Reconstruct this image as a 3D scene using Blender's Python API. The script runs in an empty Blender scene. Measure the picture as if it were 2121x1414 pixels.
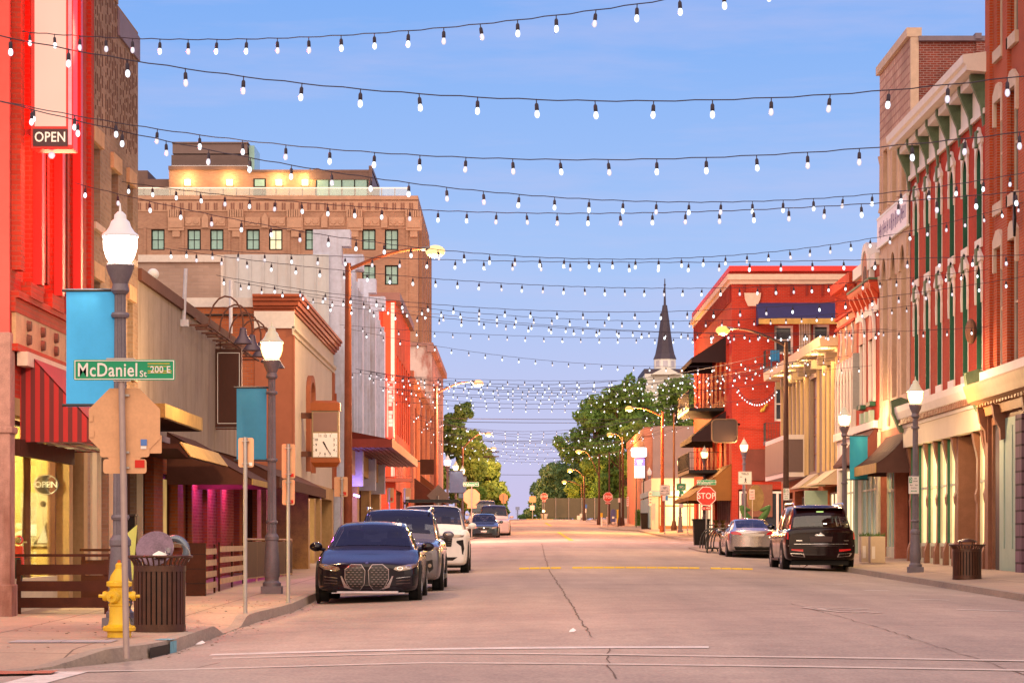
import bpy, math, random
from mathutils import Vector, Matrix
R = math.radians
rnd = random.Random(7)
SC = bpy.context.scene
COL = SC.collection
F, CX, CY, H = 5500.0, 1060.0, 1120.0, 1.5      # measured from the photo: focal length in px, vanishing point, eye height

def X(px, Y): return (px - CX) * Y / F
def Z(py, Y): return H + (CY - py) * Y / F
def P(px, py, Y): return (X(px, Y), Y, Z(py, Y))
def YF(px, Xf): return Xf * F / (px - CX)        # depth where a street-side facade at Xf is crossed

GP = [(-80, -.2), (0, 0), (28, .2), (47, .37), (80, .6), (100, .88), (125, 1.28), (150, 1.6), (168, 1.84), (215, 2.6), (280, 3.72),
      (330, 3.7), (420, -2), (900, -40), (4000, -160)]
def lerp_tab(tab, y):
    if y <= tab[0][0]: return tab[0][1]
    for (a, b), (c, d) in zip(tab, tab[1:]):
        if y <= c: return b + (d - b) * (y - a) / (c - a)
    return tab[-1][1]
def G(y): return sum(lerp_tab(GP, y + k) for k in (-8, -4, 0, 4, 8)) / 5
KLT = [(22, -16), (24, -9), (25, -6.3), (26, -5.1), (27.5, -4.5), (29, -4.0), (30.5, -3.85), (39, -3.75), (43, -3.55), (48, -3.62),
       (100, -3.6), (106, -2.6), (116, -2.5), (118, -3.2), (120, -8)]
KRT = [(20, 9.0), (48, 9.3), (76, 9.75), (97, 9.85), (103, 7.9), (106, 7.5), (113, 7.5), (115, 8.2), (117, 12)]
def KL(y): return lerp_tab(KLT, y)
def KR(y): return lerp_tab(KRT, y)
def KL2(y): return lerp_tab([(138, -9), (139.5, -3.5), (141, -2.2), (147, -2.1), (150, -2.9), (210, -2.2), (300, -2)], y)
def KR2(y): return lerp_tab([(138, 15), (139.5, 10), (141, 9.0), (185, 8.8), (192, 6.9), (203, 6.6), (206, 8.5), (300, 8.5)], y)
SW = .15
def sz(y): return G(y) + SW                       # top of the pavement

# ------------------------------------------------------------------ objects
def cp(o, label=None, cat=None, group=None, kind=None):
    if label: o['label'] = label
    if cat: o['category'] = cat
    if group: o['group'] = group
    if kind: o['kind'] = kind
    return o
def thing(name, label, cat, loc=(0, 0, 0), rz=0, group=None):
    o = bpy.data.objects.new(name, None); COL.objects.link(o)
    o.empty_display_size = .3
    o.location = loc; o.rotation_euler = (0, 0, rz)
    return cp(o, label, cat, group)
def base_of(o):
    v = Vector((0, 0, 0))
    while o is not None: v += o.location; o = o.parent
    return v

class MB:
    def __init__(s): s.v, s.f, s.m, s.starts = [], [], [], []
    def add(s, vs, fs, mi=0):
        n = len(s.v); s.starts.append((n, len(s.f))); s.v += [tuple(v) for v in vs]
        s.f += [tuple(n + i for i in f) for f in fs]; s.m += [mi] * len(fs); return s
    def quad(s, a, b, c, d, mi=0): return s.add([a, b, c, d], [(0, 1, 2, 3)], mi)
    def hexa(s, p, mi=0):
        return s.add(p, [(0, 3, 2, 1), (4, 5, 6, 7), (0, 1, 5, 4), (1, 2, 6, 5), (2, 3, 7, 6), (3, 0, 4, 7)], mi)
    def box(s, x0, x1, y0, y1, z0, z1, mi=0):
        return s.hexa([(x0, y0, z0), (x1, y0, z0), (x1, y1, z0), (x0, y1, z0), (x0, y0, z1), (x1, y0, z1), (x1, y1, z1), (x0, y1, z1)], mi)
    def fbox(s, fr, u0, u1, d0, d1, w0, w1, mi=0):
        return s.hexa([fr(u0, d0, w0), fr(u1, d0, w0), fr(u1, d1, w0), fr(u0, d1, w0), fr(u0, d0, w1), fr(u1, d0, w1), fr(u1, d1, w1), fr(u0, d1, w1)], mi)
    def fprism(s, fr, poly, d0, d1, mi=0):
        n = len(poly)
        vs = [fr(u, d0, w) for u, w in poly] + [fr(u, d1, w) for u, w in poly]
        return s.add(vs, [tuple(range(n)), tuple(range(2 * n - 1, n - 1, -1))] + [(i, (i + 1) % n, n + (i + 1) % n, n + i) for i in range(n)], mi)
    def uprism(s, fr, poly, u0, u1, mi=0):          # section in (d, w), swept along u
        n = len(poly)
        vs = [fr(u0, d, w) for d, w in poly] + [fr(u1, d, w) for d, w in poly]
        return s.add(vs, [tuple(range(n)), tuple(range(2 * n - 1, n - 1, -1))] + [(i, (i + 1) % n, n + (i + 1) % n, n + i) for i in range(n)], mi)
    def cone(s, p, q, r0, r1, n=10, mi=0, caps=True):
        p, q = Vector(p), Vector(q); ax = (q - p)
        if ax.length < 1e-7: return s
        ax.normalize(); a = ax.orthogonal().normalized(); b = ax.cross(a)
        vs = []
        for c, r in ((p, r0), (q, r1)):
            for k in range(n):
                t = 2 * math.pi * k / n; vs.append(c + (a * math.cos(t) + b * math.sin(t)) * r)
        fs = [(k, (k + 1) % n, n + (k + 1) % n, n + k) for k in range(n)]
        if caps: fs += [tuple(range(n - 1, -1, -1)), tuple(range(n, 2 * n))]
        return s.add(vs, fs, mi)
    def lathe(s, prof, n=16, c=(0, 0, 0), mi=0):
        vs = []
        for r, z in prof:
            for k in range(n):
                t = 2 * math.pi * k / n; vs.append((c[0] + r * math.cos(t), c[1] + r * math.sin(t), c[2] + z))
        fs = []
        for i in range(len(prof) - 1):
            for k in range(n): fs.append((i * n + k, i * n + (k + 1) % n, (i + 1) * n + (k + 1) % n, (i + 1) * n + k))
        fs.append(tuple(range(n - 1, -1, -1))); fs.append(tuple((len(prof) - 1) * n + k for k in range(n)))
        return s.add(vs, fs, mi)
    def tube(s, pts, r, n=6, mi=0):
        for a, b in zip(pts, pts[1:]): s.cone(a, b, r, r, n, mi)
        return s
    def rope(s, pts, r, n=5, mi=0):                 # one continuous tube
        pts = [Vector(p) for p in pts]; vs = []; m = len(pts)
        for i, p in enumerate(pts):
            t = (pts[min(i + 1, m - 1)] - pts[max(i - 1, 0)]).normalized()
            a = t.cross(Vector((0, 0, 1)))
            a = a.normalized() if a.length > 1e-4 else Vector((1, 0, 0))
            b = a.cross(t)
            rr = r[i] if isinstance(r, (list, tuple)) else r
            for k in range(n):
                q = 2 * math.pi * k / n; vs.append(p + (a * math.cos(q) + b * math.sin(q)) * rr)
        fs = [(i * n + k, i * n + (k + 1) % n, (i + 1) * n + (k + 1) % n, (i + 1) * n + k) for i in range(m - 1) for k in range(n)]
        fs += [tuple(range(n)), tuple((m - 1) * n + k for k in range(n - 1, -1, -1))]
        return s.add(vs, fs, mi)
    def sphere(s, c, r, n=10, m=6, mi=0, sc=(1, 1, 1)):
        vs, fs = [], []
        for i in range(m + 1):
            ph = math.pi * i / m
            for k in range(n):
                t = 2 * math.pi * k / n
                vs.append((c[0] + r * sc[0] * math.sin(ph) * math.cos(t), c[1] + r * sc[1] * math.sin(ph) * math.sin(t), c[2] + r * sc[2] * math.cos(ph)))
        for i in range(m):
            for k in range(n): fs.append((i * n + k, i * n + (k + 1) % n, (i + 1) * n + (k + 1) % n, (i + 1) * n + k))
        return s.add(vs, fs, mi)
    def wall(s, fr, U0, U1, W0, W1, holes=(), depth=.22, d=0, mi=0):   # facade sheet with real openings and reveals
        us = sorted({U0, U1} | {h[0] for h in holes} | {h[1] for h in holes})
        ws = sorted({W0, W1} | {h[2] for h in holes} | {h[3] for h in holes})
        us = [u for u in us if U0 <= u <= U1]; ws = [w for w in ws if W0 <= w <= W1]
        for a, b in zip(us, us[1:]):
            for c, e in zip(ws, ws[1:]):
                mu, mw = (a + b) / 2, (c + e) / 2
                if any(h[0] < mu < h[1] and h[2] < mw < h[3] for h in holes): continue
                s.quad(fr(a, d, c), fr(b, d, c), fr(b, d, e), fr(a, d, e), mi)
        for h in holes:
            a, b, c, e = h[:4]; k = d - depth
            s.quad(fr(a, d, c), fr(a, k, c), fr(a, k, e), fr(a, d, e), mi); s.quad(fr(b, d, c), fr(b, k, c), fr(b, k, e), fr(b, d, e), mi)
            s.quad(fr(a, d, c), fr(b, d, c), fr(b, k, c), fr(a, k, c), mi); s.quad(fr(a, d, e), fr(b, d, e), fr(b, k, e), fr(a, k, e), mi)
        return s
    def shell(s, fr, U0, U1, D, W0, W1, mi=0, d=0):   # the other five sides of a block whose front is a wall()
        s.quad(fr(U0, d, W0), fr(U0, -D, W0), fr(U0, -D, W1), fr(U0, d, W1), mi)
        s.quad(fr(U1, d, W0), fr(U1, -D, W0), fr(U1, -D, W1), fr(U1, d, W1), mi)
        s.quad(fr(U0, -D, W0), fr(U1, -D, W0), fr(U1, -D, W1), fr(U0, -D, W1), mi)
        s.quad(fr(U0, d, W1), fr(U1, d, W1), fr(U1, -D, W1), fr(U0, -D, W1), mi)
        return s
    def each(s, name, mat, parent, **kw):             # every added piece becomes a part of its own
        ends = s.starts[1:] + [(len(s.v), len(s.f))]
        for (v0, f0), (v1, f1) in zip(s.starts, ends):
            q = MB(); q.v = s.v[v0:v1]; q.f = [tuple(i - v0 for i in f) for f in s.f[f0:f1]]; q.m = s.m[f0:f1]; q.build(name, mat, parent, **kw)
    def build(s, name, mats, parent=None, smooth=False, local=False, bevel=0, label=None, sub=0):
        if not isinstance(mats, (list, tuple)): mats = [mats]
        off = Vector((0, 0, 0)) if (local or parent is None) else base_of(parent)
        me = bpy.data.meshes.new(name)
        me.from_pydata([(v[0] - off.x, v[1] - off.y, v[2] - off.z) for v in s.v], [], s.f)
        for m in mats: me.materials.append(m)
        if len(mats) > 1: me.polygons.foreach_set('material_index', s.m)
        me.update()
        import bmesh
        bm = bmesh.new(); bm.from_mesh(me)
        bmesh.ops.recalc_face_normals(bm, faces=bm.faces); bm.to_mesh(me); bm.free()
        if smooth:
            me.polygons.foreach_set('use_smooth', [True] * len(me.polygons))
            try: me.set_sharp_from_angle(angle=R(smooth if smooth is not True else 40))
            except Exception: pass
        o = bpy.data.objects.new(name, me); COL.objects.link(o)
        if parent is not None: o.parent = parent
        if bevel:
            b = o.modifiers.new('bevel', 'BEVEL'); b.width = bevel; b.segments = 2; b.limit_method = 'ANGLE'; b.angle_limit = R(40)
        if sub:
            b = o.modifiers.new('sub', 'SUBSURF'); b.levels = sub; b.render_levels = sub
        if label: o['label'] = label
        return o

def FR(kind, c, a, z=0):
    """facade frame (u along, d towards the street, w up). L: faces +X, R: faces -X, F: faces the camera."""
    if kind == 'L': return lambda u, d, w: (c + d, a + u, z + w)
    if kind == 'R': return lambda u, d, w: (c - d, a + u, z + w)
    return lambda u, d, w: (a + u, c - d, z + w)

def text(body, size, mat, parent, at, axis='F', depth=.004, align='CENTER', name='lettering', sx=1.0, local=False, shear=0, rot=0, bold=.012):
    cu = bpy.data.curves.new('t', 'FONT'); cu.body = body; cu.size = size; cu.align_x = align; cu.align_y = 'CENTER'
    cu.extrude = depth; cu.offset = size * bold; cu.shear = shear; cu.resolution_u = 3; cu.space_character = 1.05
    ob = bpy.data.objects.new('t', cu)
    me = bpy.data.meshes.new_from_object(ob); bpy.data.objects.remove(ob); bpy.data.curves.remove(cu)
    off = Vector((0, 0, 0)) if local else base_of(parent)
    if rot: me.transform(Matrix.Rotation(rot, 4, 'Z'))
    for v in me.vertices:
        x, y, z = v.co.x * sx, v.co.y, v.co.z
        p = {'F': (x, -z, y), 'R': (-z, -x, y), 'L': (z, x, y), 'B': (-x, z, y), 'T': (x, y, z)}[axis]
        v.co = Vector((p[0] + at[0] - off.x, p[1] + at[1] - off.y, p[2] + at[2] - off.z))
    me.materials.clear(); me.materials.append(mat)
    o = bpy.data.objects.new(name, me); COL.objects.link(o); o.parent = parent
    return o

def kids(o): return [c for c in o.children]
def dup(root, loc, rz=None, label=None, group=None):
    def cpy(o, par):
        c = o.copy(); COL.objects.link(c); c.parent = par
        for k in kids(o): cpy(k, c)
        return c
    r = cpy(root, None); r.location = loc
    if rz is not None: r.rotation_euler = (0, 0, rz)
    if label: r['label'] = label
    if group: r['group'] = group
    return r

# ------------------------------------------------------------------ materials
def lin(r, g, b, k=1.0):
    f = lambda c: (c / 255 / 12.92) if c / 255 <= .04045 else ((c / 255 + .055) / 1.055) ** 2.4
    return (f(r) * k, f(g) * k, f(b) * k)
MC = {}
def nt(name):
    m = bpy.data.materials.new(name); m.use_nodes = True; t = m.node_tree; t.nodes.clear()
    o = t.nodes.new('ShaderNodeOutputMaterial'); b = t.nodes.new('ShaderNodeBsdfPrincipled')
    t.links.new(b.outputs[0], o.inputs[0]); return m, t, b, o
def N(t, k, **kw):
    n = t.nodes.new(k)
    for a, v in kw.items():
        if a in n.inputs.keys(): n.inputs[a].default_value = v
        else: setattr(n, a, v)
    return n
def mathn(t, op, a, b=None, clamp=False):
    n = t.nodes.new('ShaderNodeMath'); n.operation = op; n.use_clamp = clamp
    for i, v in enumerate((a, b)):
        if v is None: continue
        if isinstance(v, (int, float)): n.inputs[i].default_value = v
        else: t.links.new(v, n.inputs[i])
    return n.outputs[0]
def mixc(t, fac, a, b, mode='MIX'):
    n = t.nodes.new('ShaderNodeMix'); n.data_type = 'RGBA'; n.blend_type = mode
    for sock, v in ((n.inputs[0], fac), (n.inputs[6], a), (n.inputs[7], b)):
        if hasattr(v, 'is_output') or not isinstance(v, (int, float, tuple)): t.links.new(v, sock)
        elif isinstance(v, tuple): sock.default_value = (*v[:3], 1)
        else: sock.default_value = v
    return n.outputs[2]
def wall_vec(t):
    """planar mapping that runs along a vertical wall whichever way it faces: (along, up)"""
    g = t.nodes.new('ShaderNodeNewGeometry'); s = t.nodes.new('ShaderNodeSeparateXYZ'); q = t.nodes.new('ShaderNodeSeparateXYZ')
    t.links.new(g.outputs['Position'], s.inputs[0]); t.links.new(g.outputs['True Normal'], q.inputs[0])
    ny = mathn(t, 'ABSOLUTE', q.outputs[1]); st = mathn(t, 'GREATER_THAN', ny, .6)
    m = t.nodes.new('ShaderNodeMix'); m.data_type = 'FLOAT'
    t.links.new(st, m.inputs[0]); t.links.new(s.outputs[1], m.inputs[2]); t.links.new(s.outputs[0], m.inputs[3])
    c = t.nodes.new('ShaderNodeCombineXYZ'); t.links.new(m.outputs[0], c.inputs[0]); t.links.new(s.outputs[2], c.inputs[1])
    return c.outputs[0], g
def noise(t, vec, scale, detail=3, stretch=None, rough=.6):
    if stretch:
        mp = t.nodes.new('ShaderNodeMapping'); mp.inputs['Scale'].default_value = stretch; t.links.new(vec, mp.inputs[0]); vec = mp.outputs[0]
    n = N(t, 'ShaderNodeTexNoise', Scale=scale, Detail=detail, Roughness=rough); t.links.new(vec, n.inputs['Vector']); return n.outputs[0]
def ramp(t, fac, stops):
    r = t.nodes.new('ShaderNodeValToRGB'); t.links.new(fac, r.inputs[0]); e = r.color_ramp.elements
    while len(e) < len(stops): e.new(.5)
    for el, (p, c) in zip(e, stops): el.position = p; el.color = (*c[:3], 1)
    return r.outputs[0]
def M(name, col, rough=.65, metal=0, var=.18, vs=1.3, streak=0, bump=.0, bs=60, coat=0, spec=.5, stain=None, stain_amt=.5):
    if name in MC: return MC[name]
    m, t, b, o = nt(name)
    g = t.nodes.new('ShaderNodeNewGeometry'); p = g.outputs['Position']
    c = col
    if var:
        n1 = noise(t, p, vs, 4); n2 = noise(t, p, vs * 9, 3)
        f = mathn(t, 'ADD', mathn(t, 'MULTIPLY', n1, .6), mathn(t, 'MULTIPLY', n2, .4))
        k = lambda q: tuple(x * q for x in col)
        c = ramp(t, f, [(.3, k(1 - var)), (.7, k(1 + var))])
    if stain is not None:
        s = noise(t, p, .9, 5, (2.2, 2.2, .35))
        c = mixc(t, mathn(t, 'MULTIPLY', ramp(t, s, [(.5, (0, 0, 0)), (.68, (1, 1, 1))]), stain_amt), c, stain)
    if isinstance(c, tuple): b.inputs['Base Color'].default_value = (*c, 1)
    else: t.links.new(c, b.inputs['Base Color'])
    b.inputs['Roughness'].default_value = rough; b.inputs['Metallic'].default_value = metal
    b.inputs['Specular IOR Level'].default_value = spec if (rough < .5 or coat) else spec * .3
    if coat: b.inputs['Coat Weight'].default_value = coat; b.inputs['Coat Roughness'].default_value = .03
    if bump:
        bn = N(t, 'ShaderNodeBump', Strength=bump, Distance=.02); t.links.new(noise(t, p, bs, 4), bn.inputs['Height']); t.links.new(bn.outputs[0], b.inputs['Normal'])
    MC[name] = m; return m
def BRICK(name, c1, c2, mortar, bw=.21, bh=.072, mort=.012, var=.25, stain=None, stain_amt=.6, rough=.8, bump=.5):
    if name in MC: return MC[name]
    m, t, b, o = nt(name)
    v, g = wall_vec(t)
    br = N(t, 'ShaderNodeTexBrick', Scale=1.0); t.links.new(v, br.inputs['Vector'])
    br.inputs['Color1'].default_value = (*c1, 1); br.inputs['Color2'].default_value = (*c2, 1); br.inputs['Mortar'].default_value = (*mortar, 1)
    br.inputs['Mortar Size'].default_value = mort; br.inputs['Brick Width'].default_value = bw; br.inputs['Row Height'].default_value = bh
    br.inputs['Mortar Smooth'].default_value = .3; br.inputs['Bias'].default_value = -.1
    n1 = noise(t, v, .55, 5)
    c = mixc(t, 1.0, br.outputs[0], ramp(t, n1, [(.3, (1 - var,) * 3), (.7, (1 + var,) * 3)]), 'MULTIPLY')
    if stain is not None:
        s = noise(t, v, .8, 6, (1.6, .5, 1))
        c = mixc(t, mathn(t, 'MULTIPLY', ramp(t, s, [(.5, (0, 0, 0)), (.7, (1, 1, 1))]), stain_amt), c, stain)
    t.links.new(c, b.inputs['Base Color']); b.inputs['Roughness'].default_value = rough; b.inputs['Specular IOR Level'].default_value = .1
    bn = N(t, 'ShaderNodeBump', Strength=bump, Distance=.01); t.links.new(br.outputs['Fac'], bn.inputs['Height']); bn.invert = True
    t.links.new(bn.outputs[0], b.inputs['Normal'])
    MC[name] = m; return m
def EM(name, col, st, var=0, vs=1.5, nosample=False):
    if name in MC: return MC[name]
    m, t, b, o = nt(name)
    b.inputs['Base Color'].default_value = (*[.3 * min(.8, c) for c in col], 1)
    b.inputs['Emission Color'].default_value = (*col, 1); b.inputs['Emission Strength'].default_value = st; b.inputs['Roughness'].default_value = .3
    if var:
        g = t.nodes.new('ShaderNodeNewGeometry')
        n = noise(t, g.outputs['Position'], vs, 2); n2 = noise(t, g.outputs['Position'], vs * .4, 2, (3, 3, .6))
        f = mathn(t, 'MULTIPLY', mathn(t, 'ADD', n, n2), st)
        rr = N(t, 'ShaderNodeMapRange'); t.links.new(mathn(t, 'ADD', n, n2), rr.inputs[0])
        rr.inputs[1].default_value = .7; rr.inputs[2].default_value = 1.3; rr.inputs[3].default_value = st * (1 - var); rr.inputs[4].default_value = st * (1 + var)
        t.links.new(rr.outputs[0], b.inputs['Emission Strength'])
    if nosample:
        try: m.cycles.emission_sampling = 'NONE'
        except Exception: pass
    MC[name] = m; return m
def GLASSY(name, tint=(.9, .95, .95), refl=.12):      # thin pane: see through it, a fresnel share of reflection
    if name in MC: return MC[name]
    m = bpy.data.materials.new(name); m.use_nodes = True; t = m.node_tree; t.nodes.clear()
    o = t.nodes.new('ShaderNodeOutputMaterial'); mx = t.nodes.new('ShaderNodeMixShader')
    tr = t.nodes.new('ShaderNodeBsdfTransparent'); tr.inputs[0].default_value = (*tint, 1)
    gl = t.nodes.new('ShaderNodeBsdfGlossy'); gl.inputs['Roughness'].default_value = .02
    lw = t.nodes.new('ShaderNodeLayerWeight'); lw.inputs[0].default_value = .3
    f = mathn(t, 'ADD', mathn(t, 'MULTIPLY', lw.outputs['Fresnel'], .6), refl * .4, True)
    t.links.new(f, mx.inputs[0]); t.links.new(tr.outputs[0], mx.inputs[1]); t.links.new(gl.outputs[0], mx.inputs[2]); t.links.new(mx.outputs[0], o.inputs[0])
    MC[name] = m; return m

def plight(name, loc, power, col, radius=.12, parent=None):
    l = bpy.data.lights.new(name, 'POINT'); l.energy = power; l.color = col; l.shadow_soft_size = radius
    o = bpy.data.objects.new(name, l); COL.objects.link(o)
    if parent is not None: o.parent = parent; o.location = Vector(loc) - base_of(parent) if not isinstance(loc, Vector) else loc
    else: o.location = loc
    return o
# ================================================================== palette
def ground_mat(name, col, var, joints=None, crack=None, rough=.85):
    m, t, b, o = nt(name)
    g = t.nodes.new('ShaderNodeNewGeometry'); p = g.outputs['Position']
    n1 = noise(t, p, .22, 5); n2 = noise(t, p, 2.2, 5); n3 = noise(t, p, 26, 3, (1, .45, 1))
    f = mathn(t, 'ADD', mathn(t, 'ADD', mathn(t, 'MULTIPLY', n1, .36), mathn(t, 'MULTIPLY', n2, .26)), mathn(t, 'MULTIPLY', n3, .38))
    k = lambda q, w=(1, 1, 1): tuple(x * q * y for x, y in zip(col, w))
    c = ramp(t, f, [(.33, k(1 - var, (.95, .95, 1.06))), (.5, col), (.67, k(1 + var))])
    tr = noise(t, p, .5, 4, (1.0, .06, 1))                       # wear along the direction of travel
    c = mixc(t, .55, c, ramp(t, tr, [(.36, (.66, .66, .7)), (.62, (1.12, 1.1, 1.08))]), 'MULTIPLY')
    if joints:
        br = N(t, 'ShaderNodeTexBrick', Scale=1.0); t.links.new(p, br.inputs['Vector']); br.offset = 0
        br.inputs['Mortar Size'].default_value = .012; br.inputs['Brick Width'].default_value = joints; br.inputs['Row Height'].default_value = joints
        br.inputs['Color1'].default_value = (1, 1, 1, 1); br.inputs['Color2'].default_value = (.86, .86, .88, 1); br.inputs['Mortar'].default_value = (.35, .33, .32, 1)
        br.inputs['Mortar Smooth'].default_value = .1
        c = mixc(t, 1.0, c, br.outputs[0], 'MULTIPLY')
    sp = noise(t, p, 1.1, 6, None, .75)
    c = mixc(t, ramp(t, sp, [(.6, (0, 0, 0)), (.78, (.55, .55, .55))]), c, k(.45))
    t.links.new(c, b.inputs['Base Color']); b.inputs['Roughness'].default_value = rough; b.inputs['Specular IOR Level'].default_value = .3
    bn = N(t, 'ShaderNodeBump', Strength=.35, Distance=.01); t.links.new(n3, bn.inputs['Height']); t.links.new(bn.outputs[0], b.inputs['Normal'])
    return m
m_road = ground_mat('worn_asphalt', (.365, .285, .235), .34)
m_walk = ground_mat('concrete_slabs', (.48, .34, .24), .18, joints=1.55)
m_kerb = ground_mat('kerb_concrete', (.34, .27, .21), .3)
m_earth = ground_mat('earth', (.12, .13, .07), .3)
m_white = M('white_paint', (.78, .76, .73), .55, var=.06)
m_line = M('road_paint', (.62, .56, .52), .8, var=.3, vs=5)
m_yellow = M('yellow_paint', (.62, .42, .04), .5, var=.12, vs=4, bump=.1)
m_yline = M('yellow_line', (.55, .36, .05), .8, var=.3, vs=5)
m_crack = M('tar_crack', (.14, .105, .085), .9, var=.2)
m_dark = M('dark_metal', (.035, .033, .035), .45, .3, var=.2)
m_black = M('black', (.012, .012, .013), .5, var=.1)
m_rubber = M('rubber', (.02, .02, .021), .85, var=.2)
m_steel = M('galvanised_steel', (.36, .33, .31), .45, .5, var=.12, vs=6)
m_chrome = M('chrome', (.75, .75, .77), .12, 1, var=0)
m_brown = M('brown_paint', (.06, .02, .01), .55, var=.25, vs=3)
m_glass_dark = M('dark_window_glass', (.035, .045, .055), .06, 0, var=.3, vs=.8, spec=.9)
m_glass_sky = M('pale_window_glass', (.27, .47, .45), .15, 0, var=.18, vs=.7, spec=.3)
m_thin = GLASSY('thin_glass')
m_lit = EM('warm_lit_pane', (1.0, .70, .32), 1.25, .35, 1.2)
m_lit2 = EM('cream_lit_pane', (1.0, .86, .52), 1.1, .3, 1.0)
m_lamp_w = EM('lamp_white', (1.0, .93, .86), 16, nosample=True)
m_lamp_y = EM('lamp_amber', (1.0, .72, .30), 16, nosample=True)
m_lamp_o = EM('lamp_orange', (1.0, .52, .16), 18, nosample=True)
def BULB(name, core, rim, st):                     # lit filament core seen through frosted glass that pales towards its rim
    m, t, b, o = nt(name); lw = t.nodes.new('ShaderNodeLayerWeight'); lw.inputs[0].default_value = .5
    t.links.new(ramp(t, lw.outputs['Facing'], [(.12, tuple(c * st for c in core)), (.62, rim)]), b.inputs['Emission Color']); b.inputs['Emission Strength'].default_value = 1
    b.inputs['Base Color'].default_value = (.2, .2, .2, 1); b.inputs['Roughness'].default_value = .2; m.cycles.emission_sampling = 'NONE'; return m
m_bulb = BULB('string_bulb_cold', (.92, 1.0, .98), (.55, .66, .9), 2.6)
m_bulb2 = BULB('string_bulb_soft', (1.0, .9, .9), (.42, .44, .68), .95)
m_banner = M('blue_banner_cloth', (.07, .43, .86), .75, var=.06, vs=8, bump=.15, bs=220)
m_banner2 = M('teal_banner_cloth', (.055, .28, .5), .75, var=.06, vs=8, bump=.15, bs=220)
m_banner3 = M('turquoise_banner_cloth', (.045, .40, .56), .75, var=.06, vs=8, bump=.15, bs=220)

# ================================================================== camera, sky, sun
cam = bpy.data.cameras.new('camera'); co = bpy.data.objects.new('camera', cam); COL.objects.link(co); SC.camera = co
cam.sensor_width = 36; cam.lens = F / 2121 * 36; cam.shift_x = (1060.5 - CX) / 2121; cam.shift_y = (CY - 707) / 2121
co.location = (0, 0, H); co.rotation_euler = (R(90), 0, 0); cam.clip_start = .5; cam.clip_end = 9000
w = bpy.data.worlds.new('World'); SC.world = w; w.use_nodes = True; t = w.node_tree; t.nodes.clear()
wo = t.nodes.new('ShaderNodeOutputWorld'); bg = t.nodes.new('ShaderNodeBackground'); bg2 = t.nodes.new('ShaderNodeBackground'); ad = t.nodes.new('ShaderNodeAddShader')
tc = t.nodes.new('ShaderNodeTexCoord'); sp = t.nodes.new('ShaderNodeSeparateXYZ'); t.links.new(tc.outputs['Generated'], sp.inputs[0])
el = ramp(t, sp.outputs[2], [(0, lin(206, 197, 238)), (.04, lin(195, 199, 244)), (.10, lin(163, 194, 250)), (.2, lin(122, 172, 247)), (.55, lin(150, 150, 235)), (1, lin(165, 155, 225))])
# warm sky added behind and above the camera, unseen, to light the facades
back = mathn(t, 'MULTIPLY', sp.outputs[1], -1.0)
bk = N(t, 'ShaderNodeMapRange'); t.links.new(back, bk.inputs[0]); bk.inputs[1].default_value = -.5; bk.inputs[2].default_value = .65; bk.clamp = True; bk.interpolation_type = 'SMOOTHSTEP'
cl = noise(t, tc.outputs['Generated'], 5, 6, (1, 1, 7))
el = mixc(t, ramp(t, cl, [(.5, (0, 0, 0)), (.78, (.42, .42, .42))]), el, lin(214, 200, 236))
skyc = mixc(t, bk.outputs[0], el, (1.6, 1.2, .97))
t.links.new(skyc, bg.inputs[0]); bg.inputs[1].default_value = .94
ns = t.nodes.new('ShaderNodeTexSky'); ns.sky_type = 'NISHITA'; ns.sun_disc = False; ns.sun_elevation = R(4); ns.sun_rotation = R(190); ns.air_density = 1; ns.dust_density = 1
t.links.new(ns.outputs[0], bg2.inputs[0]); bg2.inputs[1].default_value = .02
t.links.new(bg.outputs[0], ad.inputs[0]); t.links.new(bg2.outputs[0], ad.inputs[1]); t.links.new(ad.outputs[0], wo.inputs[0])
sl = bpy.data.lights.new('sun', 'SUN'); sl.energy = 1.7; sl.angle = R(85); sl.color = (1, .79, .60)
so = bpy.data.objects.new('sun', sl); COL.objects.link(so); so.rotation_euler = (R(50), 0, R(-6))
vs_ = SC.view_settings; vs_.view_transform = 'Standard'; vs_.look = 'None'; vs_.gamma = 1; vs_.exposure = 0.0
SC.cycles.use_denoising = True
try: SC.cycles.denoiser = 'OPENIMAGEDENOISE'
except Exception: pass
SC.cycles.max_bounces = 6; SC.cycles.diffuse_bounces = 3; SC.cycles.glossy_bounces = 3; SC.cycles.transparent_max_bounces = 10
SC.cycles.sample_clamp_indirect = 6; SC.cycles.sample_clamp_direct = 0; SC.cycles.caustics_reflective = False; SC.cycles.caustics_refractive = False

# ================================================================== ground
def frange(a, b, st):
    n = max(1, int(round((b - a) / st))); return [a + (b - a) * i / n for i in range(n + 1)]
def sheet(name, xs, ys, zf, mat, kind='structure', smooth=True):
    b = MB(); n = len(xs); vs = [(x, y, zf(x, y)) for y in ys for x in xs]
    b.add(vs, [(j * n + i, j * n + i + 1, (j + 1) * n + i + 1, (j + 1) * n + i) for j in range(len(ys) - 1) for i in range(n - 1)])
    o = b.build(name, mat, smooth=smooth); o['kind'] = kind; return o
ys_ground = [-3000, -800, -200, -80] + frange(-60, 330, 10) + [345, 360, 380, 400, 420, 500, 700, 900, 1500, 2500, 4000, 7500]
sheet('ground', [-6000, -1500, -400, -120, -60, -30, -14, 0, 14, 30, 60, 120, 400, 1500, 6000], ys_ground, lambda x, y: (G(y) if y < 3900 else -160) - .08, m_earth)
def crown(x): return max(0, .16 * (1 - ((x - 3.1) / 7.0) ** 2))
def road_z(x, y): return G(y) + (crown(x) if y > 31 else crown(x) * max(0, (y - 24) / 7))
sheet('road', frange(-40, 44, 2), frange(-30, 292, 2), road_z, m_road)

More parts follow.
